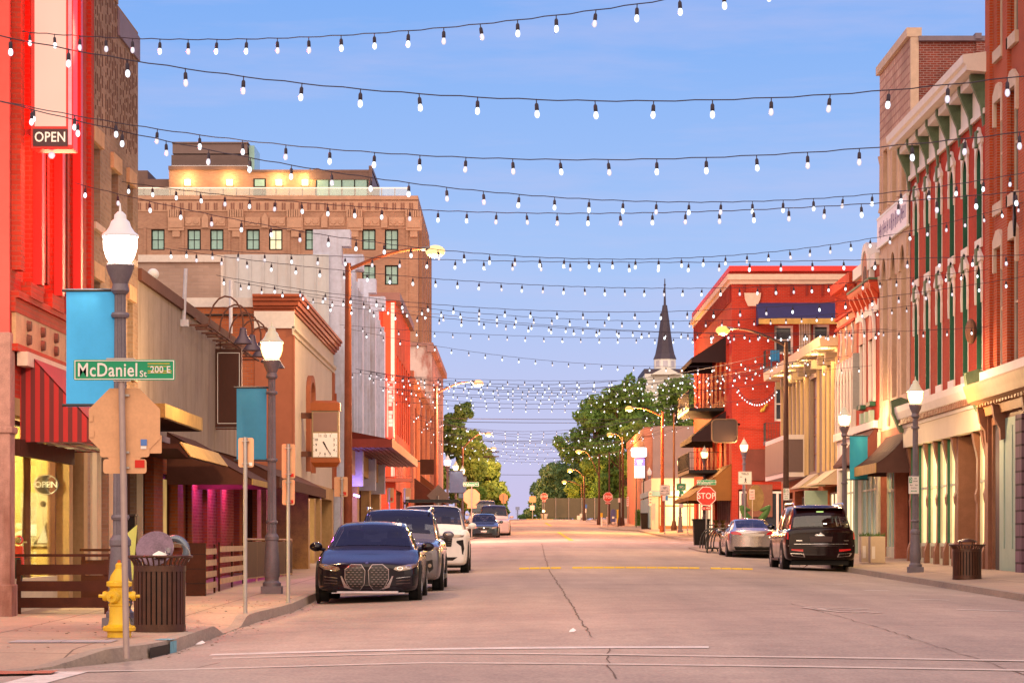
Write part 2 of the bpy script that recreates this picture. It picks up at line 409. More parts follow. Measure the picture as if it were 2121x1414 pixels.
def unproject(px, py):
    a, c = 4.0, 280.0
    for _ in range(50):
        y = (a + c) / 2
        q = CY - (road_z(X(px, y), y) - H) * F / y
        if q > py: a = y
        else: c = y
    return X(px, a), a
def strip(name, pts, wid, mat, lift=.006, px=True, flat=False):
    q = [unproject(*p) for p in pts] if px else pts
    fine = []
    for (x0, y0), (x1, y1) in zip(q, q[1:]):
        n = max(1, int(math.hypot(x1 - x0, y1 - y0) / .8))
        fine += [(x0 + (x1 - x0) * i / n, y0 + (y1 - y0) * i / n) for i in range(n)]
    fine.append(q[-1]); b = MB(); vs = []
    for i, (x, y) in enumerate(fine):
        a, c = fine[max(i - 1, 0)], fine[min(i + 1, len(fine) - 1)]
        dx, dy = c[0] - a[0], c[1] - a[1]; L = math.hypot(dx, dy) or 1
        ww = wid(i) if callable(wid) else wid
        nx, ny = -dy / L * ww / 2, dx / L * ww / 2
        vs += [(x + nx, y + ny, road_z(x + nx, y + ny) + lift), (x - nx, y - ny, road_z(x - nx, y - ny) + lift)]
    b.add(vs, [(2 * i, 2 * i + 1, 2 * i + 3, 2 * i + 2) for i in range(len(fine) - 1)])
    o = b.build(name, mat); o['kind'] = 'structure'; return o
m_faint = M('faded_paint', (.56, .47, .41), .85, var=.25, vs=6)
strip('stop_line', [(436, 1356), (900, 1344), (1468, 1340)], .30, m_line)
strip('crosswalk_line', [(440, 1363.5), (900, 1352.5), (1500, 1359), (2200, 1370)], .19, m_faint)
strip('crosswalk_line', [(138, 1391), (880, 1372.5), (1500, 1378), (2200, 1389.5)], .19, m_faint)
strip('stop_line', [(30, 1420), (142, 1391)], .40, m_line)
for k in range(11):
    for py, st in ((1132.5, 962), (1123.2, 985)):
        p = st + k * 44.5
        strip('crosswalk_line', [(p, py - .15 * k * .3), (p + 24, py - .15 * k * .3)], .45, m_line)
for a, b_ in (((1885, 1240.5), (1965, 1242.5)), ((1982, 1262), (2150, 1266.5)), ((1790, 1222), (1842, 1223)), ((1710, 1209), (1745, 1210)), ((905, 1222), (945, 1220.5)), ((940, 1180), (985, 1178.5))):
    strip('parking_mark', [a, b_], .16, m_line)
strip('centre_line', [(1157, 1101.5), (1184, 1119)], .22, m_yline)
strip('centre_line', [(1130, 1082), (1141, 1089)], .25, m_yline)
m_faint = M('faded_paint', (.50, .42, .36), .85, var=.25, vs=6)
# faded bike lane symbol
for pts in ([(1660, 1257), (1700, 1263)], [(1676, 1256), (1800, 1261)], [(1700, 1263), (1740, 1266)], [(1690, 1258.5), (1745, 1262.5)], [(1745, 1262.5), (1800, 1261)], [(1730, 1267), (1775, 1265)],
            [(1765, 1267.5), (1800, 1266), (1830, 1267.5), (1800, 1269.5), (1765, 1267.5)], [(1665, 1257.5), (1690, 1258.5), (1720, 1264.5)]):
    strip('bike_lane_symbol', pts, .075, m_faint, .007)
r2 = random.Random(3)
def crack(pts, wd):
    q = [unproject(*p) for p in pts]; out = []
    for (x0, y0), (x1, y1) in zip(q, q[1:]):
        n = max(2, int(math.hypot(x1 - x0, y1 - y0) / .35))
        out += [(x0 + (x1 - x0) * i / n + r2.gauss(0, .014), y0 + (y1 - y0) * i / n + r2.gauss(0, .05)) for i in range(n)]
    out.append(q[-1]); strip('road_crack', out, lambda i: wd * r2.uniform(.15, .55), m_crack, .005, px=False)
crack([(1128, 1150), (1140, 1185), (1165, 1222), (1200, 1280), (1226, 1318)], .045)
crack([(1258, 1338), (1262, 1352), (1258, 1372), (1276, 1405)], .04)
crack([(1640, 1250), (1760, 1282), (1900, 1325), (2040, 1368), (2140, 1405)], .035)
crack([(1122, 1125), (1128, 1150)], .05)
crack([(660, 1290), (760, 1278), (870, 1275)], .03)
crack([(400, 1385), (455, 1372)], .035)
# ---- pavements: one sheet each, with a kerb of their own
def walk_z(x, y, edge, side):
    z = sz(y)
    if side == 'R': z += .10 * min(1, max(0, (x - edge(y) - .5) / 2.6))
    if side == 'L':
        d = edge(y) - x
        def bump(c, hw): return max(0, 1 - max(0, abs(y - c) - hw) / .9)
        if y < 60: z -= (SW - .012) * bump(36.1, 1.0) * max(0, 1 - max(0, d - .1) / 1.6)
        if y < 28.2: z -= (SW - .012) * max(0, min(1, (28.2 - y) / 1.2)) * max(0, 1 - max(0, d) / 1.2 * .5)
    return z
def pavement(edge, far, y0, y1, side, st=.35, name='pavement'):
    b = MB(); k = MB(); sgn = -1 if side == 'L' else 1
    fr_ = [0, .03, .08, .16, .28, .45, .7, 1.0]
    ys = frange(y0, y1, st); n = len(fr_) + 1; vs = []; kv = []
    for y in ys:
        e = edge(y); x0 = e + sgn * .17
        xs = [x0 + (far(y) - x0) * q for q in fr_]
        vs += [(x, y, walk_z(x, y, edge, side)) for x in xs]
        zt = walk_z(e, y, edge, side); zi = walk_z(x0, y, edge, side)
        kv += [(e + sgn * -.005, y, G(y) - .12), (e + sgn * .02, y, zt + .004), (x0, y, zi + .006), (x0, y, zi - .05)]
    m = len(fr_)
    b.add(vs, [(j * m + i, j * m + i + 1, (j + 1) * m + i + 1, (j + 1) * m + i) for j in range(len(ys) - 1) for i in range(m - 1)])
    k.add(kv, [(j * 4 + i, j * 4 + i + 1, (j + 1) * 4 + i + 1, (j + 1) * 4 + i) for j in range(len(ys) - 1) for i in range(3)])
    o = b.build(name, m_walk, smooth=True); o['kind'] = 'structure'
    o = k.build('kerb', m_kerb, smooth=35); o['kind'] = 'structure'
pavement(KL, lambda y: -22 if y < 37.6 else -9.5, 22.2, 119, 'L')
pavement(KR, lambda y: 16, 34, 116.5, 'R')
pavement(KL2, lambda y: -12, 139, 286, 'L', 1.0)
pavement(KR2, lambda y: 24, 139, 286, 'R', 1.0)
# tactile strip, access cover, storm inlet in the near left kerb
b = MB()
vs = []
for i in range(21):
    x = -6.9 + i * .105; y = 25.6 - .115 * i + (0)
m_tact = M('red_tactile', (.42, .13, .08), .8, var=.2, vs=6)
b = MB()
for i in range(14):
    x0 = -7.3 + i * .2
    for (yy) in (25.55,):
        y0 = yy + max(0, (i - 7)) * .06
        q = [(x0, y0, 0), (x0 + .2, y0 + .02, 0), (x0 + .2, y0 + .5, 0), (x0, y0 + .5, 0)]
        b.quad(*[(x, y, walk_z(x, y, KL, 'L') + .012) for x, y, _ in q])
o = b.build('tactile_paving', m_tact); o['kind'] = 'structure'
m_cover = M('access_cover_grey', (.36, .33, .33), .7, var=.15, vs=5)
b = MB()
for x0, x1 in ((-5.62, -5.04), (-5.03, -4.47)):
    b.quad(*[(x, y, walk_z(x, y, KL, 'L') + .008) for x, y in ((x0, 29.55), (x1, 29.55), (x1, 30.2), (x0, 30.2))])
o = b.build('access_cover', m_cover); o['kind'] = 'structure'
b = MB()
for y0, y1 in ((29.15, 30.1),):
    n = 8
    for i in range(n):
        ya, yb = y0 + (y1 - y0) * i / n, y0 + (y1 - y0) * (i + 1) / n
        q = [(KL(ya) + .012, ya, G(ya) + .0), (KL(yb) + .012, yb, G(yb) + .0), (KL(yb) + .012, yb, G(yb) + .115), (KL(ya) + .012, ya, G(ya) + .115)]
        b.quad(*q); 
o = b.build('storm_drain_opening', m_black); o['kind'] = 'structure'
m_bluepaint = M('worn_blue_paint', (.16, .36, .42), .7, var=.3, vs=8)
b = MB()
for ya, yb in ((30.12, 30.45),):
    b.quad((KL(ya) + .013, ya, G(ya)), (KL(yb) + .013, yb, G(yb)), (KL(yb) + .013, yb, G(yb) + .14), (KL(ya) + .013, ya, G(ya) + .14))
    b.quad((KL(ya) + .01, ya, sz(ya) + .009), (KL(yb) + .01, yb, sz(yb) + .009), (KL(yb) - .17, yb, sz(yb) + .011), (KL(ya) - .17, ya, sz(ya) + .011))
o = b.build('kerb_paint_mark', m_bluepaint); o['kind'] = 'structure'
# rubber speed hump across the road
t_ = thing('speed_bump', 'yellow rubber speed bump strip across the road in front of the black SUV', 'speed bump', (3.6, 75.4, G(75.4)))
for k in range(22):
    if k in (4, 17): continue
    x0 = .2 + k * .302
    b = MB(); pr = [(-.12, 0), (-.08, .035), (-.04, .045), (.04, .045), (.08, .035), (.12, 0)]
    yy = 75.4; vs = []
    for x in (x0 + .012, x0 + .29):
        vs += [(x, yy + d, road_z(x, yy) + h) for d, h in pr]
    b.add(vs, [(i, i + 1, 6 + i + 1, 6 + i) for i in range(5)] + [tuple(range(6)), tuple(range(11, 5, -1))])
    b.build('segment', m_yellow, t_)
# ================================================================== building helpers
def window(par, fr, u0, u1, w0, w1, d=-.16, fw=.07, cols=1, rows=2, mf=None, mg=None, name='window', sill=None, lab=None, mun=.03):
    b = MB(); t = .07
    b.fbox(fr, u0, u0 + fw, d, d + t, w0, w1); b.fbox(fr, u1 - fw, u1, d, d + t, w0, w1)
    b.fbox(fr, u0 + fw, u1 - fw, d, d + t, w0, w0 + fw); b.fbox(fr, u0 + fw, u1 - fw, d, d + t, w1 - fw, w1)
    for i in range(1, cols):
        u = u0 + (u1 - u0) * i / cols; b.fbox(fr, u - mun, u + mun, d + .005, d + t - .012, w0 + fw, w1 - fw)
    for j in range(1, rows):
        q = w0 + (w1 - w0) * j / rows; b.fbox(fr, u0 + fw, u1 - fw, d + .008, d + t - .006, q - mun, q + mun)
    o = b.build(name, mf, par, label=lab)
    p = MB(); p.fbox(fr, u0 + .01, u1 - .01, d + .02, d + .03, w0 + .01, w1 - .01); p.build('pane', mg, o)
    if sill:
        s = MB(); s.fbox(fr, u0 - sill[3] if len(sill) > 3 else u0 - .1, u1 + (sill[3] if len(sill) > 3 else .1), -.1, sill[1], w0 - sill[2], w0 - .004); s.build('sill', sill[0], o)
    return o
def shopfront(par, fr, u0, u1, w0, w1, bays, mf, mg, kick=.5, mk=None, trans=None, d=-.22, fw=.06, name='shop_window'):
    b = MB(); t = .09
    b.fbox(fr, u0, u1, d, d + t, w1 - fw, w1)
    for i in range(bays + 1):
        u = u0 + (u1 - u0 - fw) * i / bays; b.fbox(fr, u, u + fw, d, d + t + .01, w0 + kick, w1 - fw)
    if trans: b.fbox(fr, u0, u1, d + .004, d + t + .004, trans - fw / 2, trans + fw / 2)
    o = b.build(name, mf, par)
    p = MB(); p.fbox(fr, u0 + .01, u1 - .01, d + .03, d + .04, w0 + kick, w1 - .02); p.build('pane', mg, o)
    k = MB(); k.fbox(fr, u0, u1, d - .02, d + t + .03, w0, w0 + kick)
    k.build('stall_riser', mk or mf, o)
    return o
def door(par, fr, u0, u1, w0, w1, m, mg, d=-.3, name='door'):
    b = MB(); f = .12
    b.fbox(fr, u0, u0 + f, d, d + .06, w0, w1); b.fbox(fr, u1 - f, u1, d, d + .06, w0, w1); b.fbox(fr, u0 + f, u1 - f, d, d + .06, w1 - f, w1); b.fbox(fr, u0 + f, u1 - f, d, d + .06, w0, w0 + .3)
    o = b.build(name, m, par)
    p = MB(); p.fbox(fr, u0 + f, u1 - f, d + .02, d + .03, w0 + .3, w1 - f); p.build('pane', mg, o)
    h = MB(); h.fbox(fr, u1 - .19, u1 - .15, d + .06, d + .12, w0 + .85, w0 + 1.25); h.build('handle', m_steel, o)
    return o
def awning(par, fr, u0, u1, wt, wb, proj, mat, val=.2, lab=None, ends=True, name='awning', mv=None, curve=0, ribs=0):
    b = MB(); n = 8 if curve else 1; th = .03
    pts = [(proj * i / n, wt + (wb - wt) * (i / n) + curve * math.sin(math.pi * i / n)) for i in range(n + 1)]
    for (d0, z0), (d1, z1) in zip(pts, pts[1:]):
        b.hexa([fr(u0, d0, z0 - th), fr(u1, d0, z0 - th), fr(u1, d1, z1 - th), fr(u0, d1, z1 - th), fr(u0, d0, z0), fr(u1, d0, z0), fr(u1, d1, z1), fr(u0, d1, z1)])
    if ends:
        for u, e in ((u0, .02), (u1, -.02)):
            b.fprism(lambda a, d, w_: fr(d, a, w_), [(0, wt - .01)] + [(p[0], p[1] - .01) for p in pts[1:]] + [(proj, wb - val), (0, wb - val)], u, u + e)
    for i in range(ribs):
        u = u0 + (u1 - u0) * (i + .5) / ribs
        for (d0, z0), (d1, z1) in zip(pts, pts[1:]): b.hexa([fr(u - .012, d0, z0), fr(u + .012, d0, z0), fr(u + .012, d1, z1), fr(u - .012, d1, z1), fr(u - .012, d0, z0 + .02), fr(u + .012, d0, z0 + .02), fr(u + .012, d1, z1 + .02), fr(u - .012, d1, z1 + .02)])
    o = b.build(name, mat, par, label=lab)
    if val:
        v = MB(); v.fbox(fr, u0, u1, proj - .003, proj + .022, wb - val, wb + .003); v.build('valance', mv or mat, o)
    return o
def balcony(par, fr, u0, u1, w, proj, m, mfloor=None, h=1.0, lab=None):
    b = MB(); b.fbox(fr, u0, u1, 0.01, proj, w - .18, w)
    o = b.build('balcony', mfloor or m, par, label=lab)
    r = MB(); g = .03
    for z in (h, .12): r.fbox(fr, u0, u1, proj - g, proj, w + z - .03, w + z); r.fbox(fr, u0, u0 + g, .05, proj - g, w + z - .03, w + z); r.fbox(fr, u1 - g, u1, .05, proj - g, w + z - .03, w + z)
    n = max(2, int((u1 - u0) / .14))
    for i in range(n + 1):
        u = u0 + (u1 - u0 - .02) * i / n; r.fbox(fr, u, u + .018, proj - .025, proj - .006, w, w + h - .03)
    n = max(2, int(proj / .14))
    for i in range(n):
        d = .06 + (proj - .1) * i / n
        for u in (u0 + .006, u1 - .024): r.fbox(fr, u, u + .018, d, d + .018, w, w + h - .03)
    r.build('railing', m, o); return o
def building(name, label, loc, cat='building', group=None): return thing(name, label, cat, loc, 0, group)

# ---- wall materials
b_red = BRICK('red_painted_brick', (.46, .04, .022), (.38, .03, .018), (.36, .06, .04), var=.2)
b_tan = BRICK('tan_brown_brick', (.30, .19, .125), (.22, .135, .09), (.27, .19, .14), var=.25)
b_orange = BRICK('orange_brick', (.42, .12, .045), (.34, .085, .035), (.30, .13, .08), var=.2)
b_hotel = BRICK('hotel_brick', (.42, .23, .16), (.34, .18, .125), (.40, .27, .21), bw=.3, bh=.1, var=.14)
b_dkred = BRICK('dark_red_brick', (.25, .04, .035), (.18, .03, .025), (.16, .05, .05), var=.3)
b_italian = BRICK('bright_red_brick', (.44, .04, .016), (.37, .03, .014), (.33, .05, .03), var=.16)
b_rust = BRICK('rust_brick', (.43, .07, .022), (.35, .05, .018), (.36, .14, .09), var=.15, mort=.014)
b_oldbrick = BRICK('old_dark_brick', (.24, .055, .04), (.15, .04, .035), (.30, .2, .19), var=.3)
b_pink = BRICK('pink_brick', (.50, .20, .13), (.42, .16, .10), (.45, .22, .16), var=.15)
b_white = BRICK('flaking_white_brick', (.62, .52, .52), (.56, .47, .47), (.5, .4, .4), var=.12, stain=(.30, .075, .05), stain_amt=.9)
m_pinkst = M('pink_red_stucco', (.62, .10, .085), .85, var=.1, vs=.8, bump=.15)
m_redpaint = M('red_paint', (.50, .02, .012), .5, var=.2, vs=3)
m_redsat = M('signal_red', (.58, .016, .012), .4, var=.06)
m_iron = M('rusty_pink_iron', (.36, .19, .16), .7, var=.35, vs=6, stain=(.16, .05, .03), stain_amt=.8)
m_stuc = M('tan_stucco', (.34, .27, .215), .9, var=.16, vs=.7, bump=.12, stain=(.20, .135, .10), stain_amt=.55)
m_brownmet = M('brown_metal', (.14, .062, .045), .85, 0, var=.15)
m_pinkwall = M('salmon_stucco', (.33, .115, .065), .9, var=.1, vs=1.0)
m_creamw = M('cream_stucco', (.55, .46, .36), .9, var=.1, vs=.9)
m_offw = M('offwhite_band', (.62, .56, .53), .85, var=.14, vs=1.2)
m_cornice = M('terracotta_cornice', (.33, .085, .04), .6, var=.15)
m_theat = M('weathered_white_stucco', (.50, .53, .68), .9, var=.2, vs=.9, bump=.2, stain=(.30, .24, .25), stain_amt=.7)
m_theatd = M('peeled_dark_panel', (.48, .49, .60), .9, var=.25, vs=1.4, stain=(.16, .07, .065), stain_amt=.8)
m_panel = M('pale_metal_siding', (.52, .54, .58), .6, var=.1, vs=.6, stain=(.46, .38, .34), stain_amt=.6)
m_oldwall = BRICK('mauve_tan_brick', (.40, .29, .25), (.35, .25, .21), (.36, .27, .24), bw=.4, bh=.12, var=.2)
m_mauve = M('mauve_stucco', (.34, .19, .18), .9, var=.15)
m_stone = M('golden_granite', (.33, .17, .035), .35, var=.45, vs=5)
m_tanpan = M('tan_panels', (.44, .28, .13), .8, var=.2, vs=1.5, stain=(.2, .1, .04), stain_amt=.5)
m_wood = M('weathered_wood', (.52, .35, .21), .8, var=.3, vs=6)
m_wooddk = M('dark_stained_wood', (.055, .014, .008), .7, var=.3, vs=5)
m_canopy = M('brown_canvas', (.085, .032, .022), .85, var=.15, vs=4, bump=.2, bs=120)
m_fascia = M('ochre_fascia', (.42, .26, .08), .7, var=.3, vs=3)
m_creampan = M('cream_panel', (.58, .48, .34), .75, var=.1)
m_greypan = M('grey_brown_cladding', (.17, .105, .095), .5, var=.12, vs=2)
m_limest = M('limestone_trim', (.56, .42, .33), .85, var=.15, vs=4)
m_neon = EM('red_neon', (1.0, .10, .06), 9)
m_neonp = EM('violet_tube', (.45, .28, 1.0), 8)
m_face = EM('lit_sign_face', (1.0, .5, .4), .82, .1, .8)
m_text_w = M('sign_white', (.8, .78, .74), .5, var=0)
m_text_k = M('sign_black', (.02, .02, .02), .5, var=0)

# ================================================================== L1: red corner shop
t1 = building('corner_shop', 'red painted brick corner building with striped awning and tall blade sign', (-7.1, 37.6, sz(38)))
fr = FR('L', -7.1, 37.6); U1 = 6.85; WT = 15.0; z0 = sz(38) - .3
wins = [(.95, 1.75, 5.25, 9.6), (2.75, 3.6, 5.25, 9.6), (4.5, 5.35, 5.25, 9.6)]
b = MB(); b.wall(fr, 0, U1, 3.55, WT, wins, .3)
lw_ = MB(); lw_.wall(fr, 0, U1, z0, 3.55, [(.35, 5.0, z0 + .0, 3.3), (5.35, 6.45, z0, 3.2)], .35); lw_.build('ground_floor_wall', m_tanpan, t1)
b.quad(fr(U1, 0, z0), fr(U1, -16, z0), fr(U1, -16, WT), fr(U1, 0, WT)); b.quad(fr(0, 0, WT), fr(U1, 0, WT), fr(U1, -16, WT), fr(0, -16, WT)); b.quad(fr(0, -16, z0), fr(U1, -16, z0), fr(U1, -16, WT), fr(0, -16, WT))
b.build('wall', b_red, t1)
b = MB(); b.box(-23.1, -7.1, 37.52, 37.62, 4.45, WT); b.build('stucco_side_wall', m_pinkst, t1)
b = MB(); b.box(-23.1, -7.42, 37.53, 37.62, z0, 4.45); b.build('side_wall', m_iron, t1)
b = MB(); b.box(-7.42, -7.08, 37.48, 37.85, z0, 4.45); b.box(-7.45, -7.05, 37.45, 37.9, 3.02, 3.12); b.box(-7.45, -7.05, 37.45, 37.9, z0, z0 + .75); b.build('iron_column', m_iron, t1, bevel=.02)
for u0, u1, w0, w1 in wins:
    window(t1, fr, u0, u1, w0, w1, -.26, .06, 1, 3, m_redpaint, m_glass_dark, sill=(b_red, .14, .22, .12))
b = MB()
for u in (.1, 1.95, 2.15, 3.75, 3.95, 5.6, 6.4): b.fbox(fr, u, u + .3, -.002, .13, 5.35, WT)
b.each('pilaster_strip', b_red, t1)
b = MB()
for u in (.97, 2.77, 4.52):
    b.fbox(fr, u + .78, u + .98, .005, .14, 5.3, WT)
b.each('red_trim', m_redsat, t1)
b = MB()
b.fbox(fr, .02, U1 - .02, 0, .12, 4.95, 5.05); b.fbox(fr, .02, U1 - .02, 0, .07, 4.75, 4.95); b.fbox(fr, .02, U1 - .02, 0, .1, 4.2, 4.3)
b.build('belt_course', b_red, t1)
m_sand = M('sandstone_lintel', (.50, .30, .17), .85, var=.25, vs=3)
b = MB(); b.fbox(fr, .1, U1 - .1, 0, .06, 4.3, 4.75); lint = b.build('lintel_band', m_sand, t1)
for k in range(5):
    b = MB()
    for q in (4.42, 4.62): b.cone(fr(1.0 + k * 1.15, .05, q), fr(1.0 + k * 1.15, .12, q), .085, .07, 12)
    b.build('medallion', m_brownmet, lint)
b = MB(); b.fbox(fr, .25, 5.2, .05, .2, 4.0, 4.2); b.build('sign_rail', M('pale_rail', (.55, .40, .32), .7), t1)
# striped awning: alternating stripes in the cloth
def stripes(name, c1, c2, per):
    m, t, bb, o = nt(name); v, g = wall_vec(t); s = t.nodes.new('ShaderNodeSeparateXYZ'); t.links.new(v, s.inputs[0])
    f = mathn(t, 'FRACT', mathn(t, 'MULTIPLY', s.outputs[0], 1 / per)); f = mathn(t, 'GREATER_THAN', f, .52)
    t.links.new(mixc(t, f, c1, c2), bb.inputs['Base Color']); bb.inputs['Roughness'].default_value = .75; return m
m_stripe = stripes('red_black_striped_cloth', (.36, .008, .008), (.11, .007, .008), .135)
awning(t1, fr, .75, 5.3, 4.35, 3.05, 1.2, m_stripe, .12, 'red and black striped awning')
b = MB()
for k in range(6): b.tube([fr(.8 + k * .88, .05, 2.96), fr(.8 + k * .88, 1.18, 2.96)], .018)
for d in (.4, .8, 1.16): b.tube([fr(.78, d, 2.94), fr(5.25, d, 2.94)], .018)
b.build('awning_frame', m_steel, t1)
b = MB(); b.fbox(fr, .32, 5.05, .002, .08, 2.72, 2.96); b.build('shop_fascia', m_wooddk, t1)
# lit shop interior behind real glass
m_yel = M('yellow_interior', (.72, .56, .20), .9, var=.08)
ww0 = sz(39) + .5
b = MB(); b.quad(fr(.2, -3.2, z0), fr(5.32, -3.2, z0), fr(5.32, -3.2, 3.4), fr(.2, -3.2, 3.4)); b.quad(fr(5.32, -.36, z0), fr(5.32, -3.2, z0), fr(5.32, -3.2, 3.4), fr(5.32, -.36, 3.4))
b.quad(fr(.2, -.4, z0), fr(.2, -3.2, z0), fr(.2, -3.2, 3.4), fr(.2, -.4, 3.4)); b.quad(fr(.2, -.36, ww0 - .1), fr(5.32, -.36, ww0 - .1), fr(5.32, -3.2, ww0 - .1), fr(.2, -3.2, ww0 - .1)); b.quad(fr(.2, -.36, 3.38), fr(5.32, -.36, 3.38), fr(5.32, -3.2, 3.38), fr(.2, -3.2, 3.38))
b.build('interior', m_yel, t1)
plight('shop_lamp', fr(3.2, -1.6, 3.0), 1500, (1, .76, .36), .15, t1)
shopfront(t1, fr, .38, 4.95, z0, 3.28, 2, m_brownmet, m_thin, ww0 - z0, m_creampan, None, -.3, .07)
door(t1, fr, 5.4, 6.4, sz(43), 3.1, m_brownmet, m_glass_dark, -.3)
m_bulbs = EM('warm_ceiling_disc', (1, .85, .55), 6, nosample=True)
b = MB(); b.cone(fr(3.2, -1.6, 3.26), fr(3.2, -1.6, 3.36), .16, .16, 12); b.build('ceiling_lamp', m_bulbs, t1)
pst = thing('poster', 'black and white scooter poster on the yellow shop wall', 'poster', (-7.75, 42.6, 1.7))
b = MB(); b.box(-7.92, -7.40, 42.85, 42.88, 1.42, 2.28); b.build('sheet', M('poster_paper', (.70, .62, .42), .8, var=.05), pst)
m_ink = M('poster_ink', (.06, .05, .045), .8, var=0)
frp = FR('F', 42.85, -7.92, .09)
b = MB()
b.fprism(frp, [(.2, 1.36), (.52, 1.36), (.52, 1.6), (.42, 1.72), (.3, 1.5)], .001, .006); b.fprism(frp, [(.02, 1.45), (.12, 1.4), (.1, 1.9), (.03, 1.95)], .001, .006)
b.cone((-7.56, 42.849, 2.1), (-7.56, 42.843, 2.1), .05, .05, 12); b.build('ink_shapes', m_ink, pst)
b = MB(); b.fprism(frp, [(.26, 1.38), (.44, 1.38), (.38, 1.66)], .007, .011); b.build('pale_shape', m_white, pst)
op = thing('neon_sign', 'oval OPEN sign hanging in the yellow shop window', 'sign', (-7.53, 42.5, 2.43))
b = MB(); b.cone((-7.45, 42.55, 2.4), (-7.45, 42.49, 2.4), .2, .2, 24); o = b.build('panel', m_black, op)
for v in o.data.vertices: v.co.z = v.co.z * .82
b = MB()
for k in range(24):
    a0, a1 = 2 * math.pi * k / 24, 2 * math.pi * (k + 1) / 24
    b.cone((-7.45 + .19 * math.cos(a0), 42.48, 2.4 + .155 * math.sin(a0)), (-7.45 + .19 * math.cos(a1), 42.48, 2.4 + .155 * math.sin(a1)), .012, .012, 5)
b.build('rim', m_steel, op); text('OPEN', .135, m_text_w, op, (-7.45, 42.475, 2.4), 'F')
b = MB()
for x in (-7.53, -7.37): b.tube([(x, 42.5, 2.55), (x, 42.5, 3.3)], .004, 4)
b.build('chain', m_steel, op)
# tall illuminated blade sign with OPEN box
bs = thing('blade_sign', 'tall red framed lit blade sign with OPEN box on the red corner building', 'sign', (-7.1, 36.9 + 1.1, 7.3))
yb = 38.0; x0, x1 = X(62, yb), X(151, yb)
b = MB(); zb, zt = Z(309, yb), 13.5
b.box(x0, x1, yb, yb + .42, zb, zt); b.build('cabinet', m_redsat, bs, bevel=.015)
b = MB(); b.box(x0 + .07, X(137, yb), yb - .02, yb + .05, Z(262, yb), zt - .1); b.build('lit_face', m_face, bs)
b = MB(); b.box(x0 + .05, X(140, yb), yb - .025, yb + .05, Z(303, yb), Z(268, yb)); b.build('open_box', M('open_box_grey', (.07, .04, .045), .6, var=.1), bs)
text('OPEN', .2, m_text_w, bs, ((x0 + .05 + X(140, yb)) / 2, yb - .03, Z(285.5, yb)), 'F', sx=.84)
b = MB(); b.box(X(140, yb) + .01, x1 - .015, yb - .012, yb + .03, zb + .06, zt); b.build('pink_edge', M('pink_edge', (.62, .33, .42), .5), bs)
b = MB()
for z in (Z(270, yb), 10.8): b.box(-7.12, x0, yb + .17, yb + .25, z - .05, z + .05)
b.build('bracket', m_redsat, bs)
plight('sign_glow', (x1 + .35, 38.35, 8.8), 520, (1, .05, .03), .5, bs)
plight('sign_glow', (x0 + .3, yb + .9, 7.0), 420, (1, .04, .02), .3, bs)
b = MB(); b.sphere((X(102, yb), yb + .2, zb - .06), .05, 8, 6); b.build('lamp', m_bulb2, bs)

# ================================================================== L2: tall brown brick building
t2 = building('brick_building', 'tall tan brown brick building with slotted upper wall, behind the red corner shop', (-7.1, 44.45, sz(46)))
fr = FR('L', -7.1, 44.45); U1 = 6.0; z0 = sz(46) - .3
wl = [(.5, 1.35, 6.9, 8.25), (2.65, 3.45, 6.75, 8.1), (.5, 1.35, 4.6, 5.95), (2.65, 3.45, 4.6, 5.95), (4.6, 5.3, 4.6, 5.95), (4.6, 5.3, 6.75, 8.1)]
b = MB(); b.wall(fr, 0, U1, 3.4, 11.15, wl, .25); b.wall(fr, 0, U1, z0, 3.4, [(.3, 2.3, z0, 3.2), (2.6, 3.6, z0, 3.1), (3.9, 5.8, z0, 3.1)], .4); b.shell(fr, 0, U1, 15, z0, 11.15); b.build('wall', b_tan, t2)
b = MB(); b.fbox(fr, .002, 3.35, -15, .02, 11.15, 13.2); b.build('raised_parapet', b_tan, t2)
m_purp = M('slate_coping', (.20, .17, .22), .7, var=.15)
b = MB(); b.uprism(fr, [(.04, 10.6), (.04, 11.05), (-.1, 11.25), (-.45, 11.38), (-1.2, 11.42), (-1.2, 10.6)], 3.36, U1 + .01); b.build('curved_parapet', m_purp, t2)
m_slot = M('dark_brick_slots', (.10, .04, .03), .9)
rb = random.Random(5)
b = MB()
for u in [x * .19 + .25 for x in range(30)]:
    if any(abs(u - q) < .1 for q in (1.7, 3.4)): continue
    w_ = 8.6 + rb.uniform(0, .3)
    top = 10.4 if u > 3.36 else 12.6
    while w_ < top:
        h = rb.uniform(.06, .3); b.fbox(fr, u, u + .045, .001, .007, w_, w_ + h); w_ += h + rb.uniform(.03, .2)
b.build('brick_slots', m_slot, t2)
m_whitefr = M('white_window_frame', (.62, .58, .62), .5, var=.05)
for a in wl: window(t2, fr, *a, -.2, .08, 1, 2, m_whitefr, m_glass_sky, sill=(m_limest, .08, .12))
b = MB()
for u0, u1, w0, w1 in wl: b.fbox(fr, u0 - .12, u1 + .12, .0, .06, w1 + .01, w1 + .28)
b.each('window_lintel', m_sand, t2)
shopfront(t2, fr, .32, 2.28, z0, 3.18, 2, m_creampan, m_creampan, .9, m_creampan)
door(t2, fr, 2.65, 3.55, sz(47), 3.0, m_brownmet, m_glass_dark, -.35)
shopfront(t2, fr, 3.92, 5.78, z0, 3.08, 2, m_brownmet, m_glass_dark, 1.3, m_creampan)
b = MB(); b.fbox(fr, 2.35, 2.55, .0, .1, z0, 3.3); b.fbox(fr, 3.65, 3.85, 0, .1, z0, 3.3); b.fbox(fr, 5.82, 5.98, 0, .1, z0, 3.3); b.each('tile_pier', m_creampan, t2)
b = MB(); b.fbox(fr, 3.2, 9.0, .01, .88, 3.72, 3.97); b.build('entrance_canopy', m_fascia, t2)
b = MB(); b.fbox(fr, 3.22, 8.98, .03, .86, 3.70, 3.718); b.build('canopy_soffit', m_brown, t2)
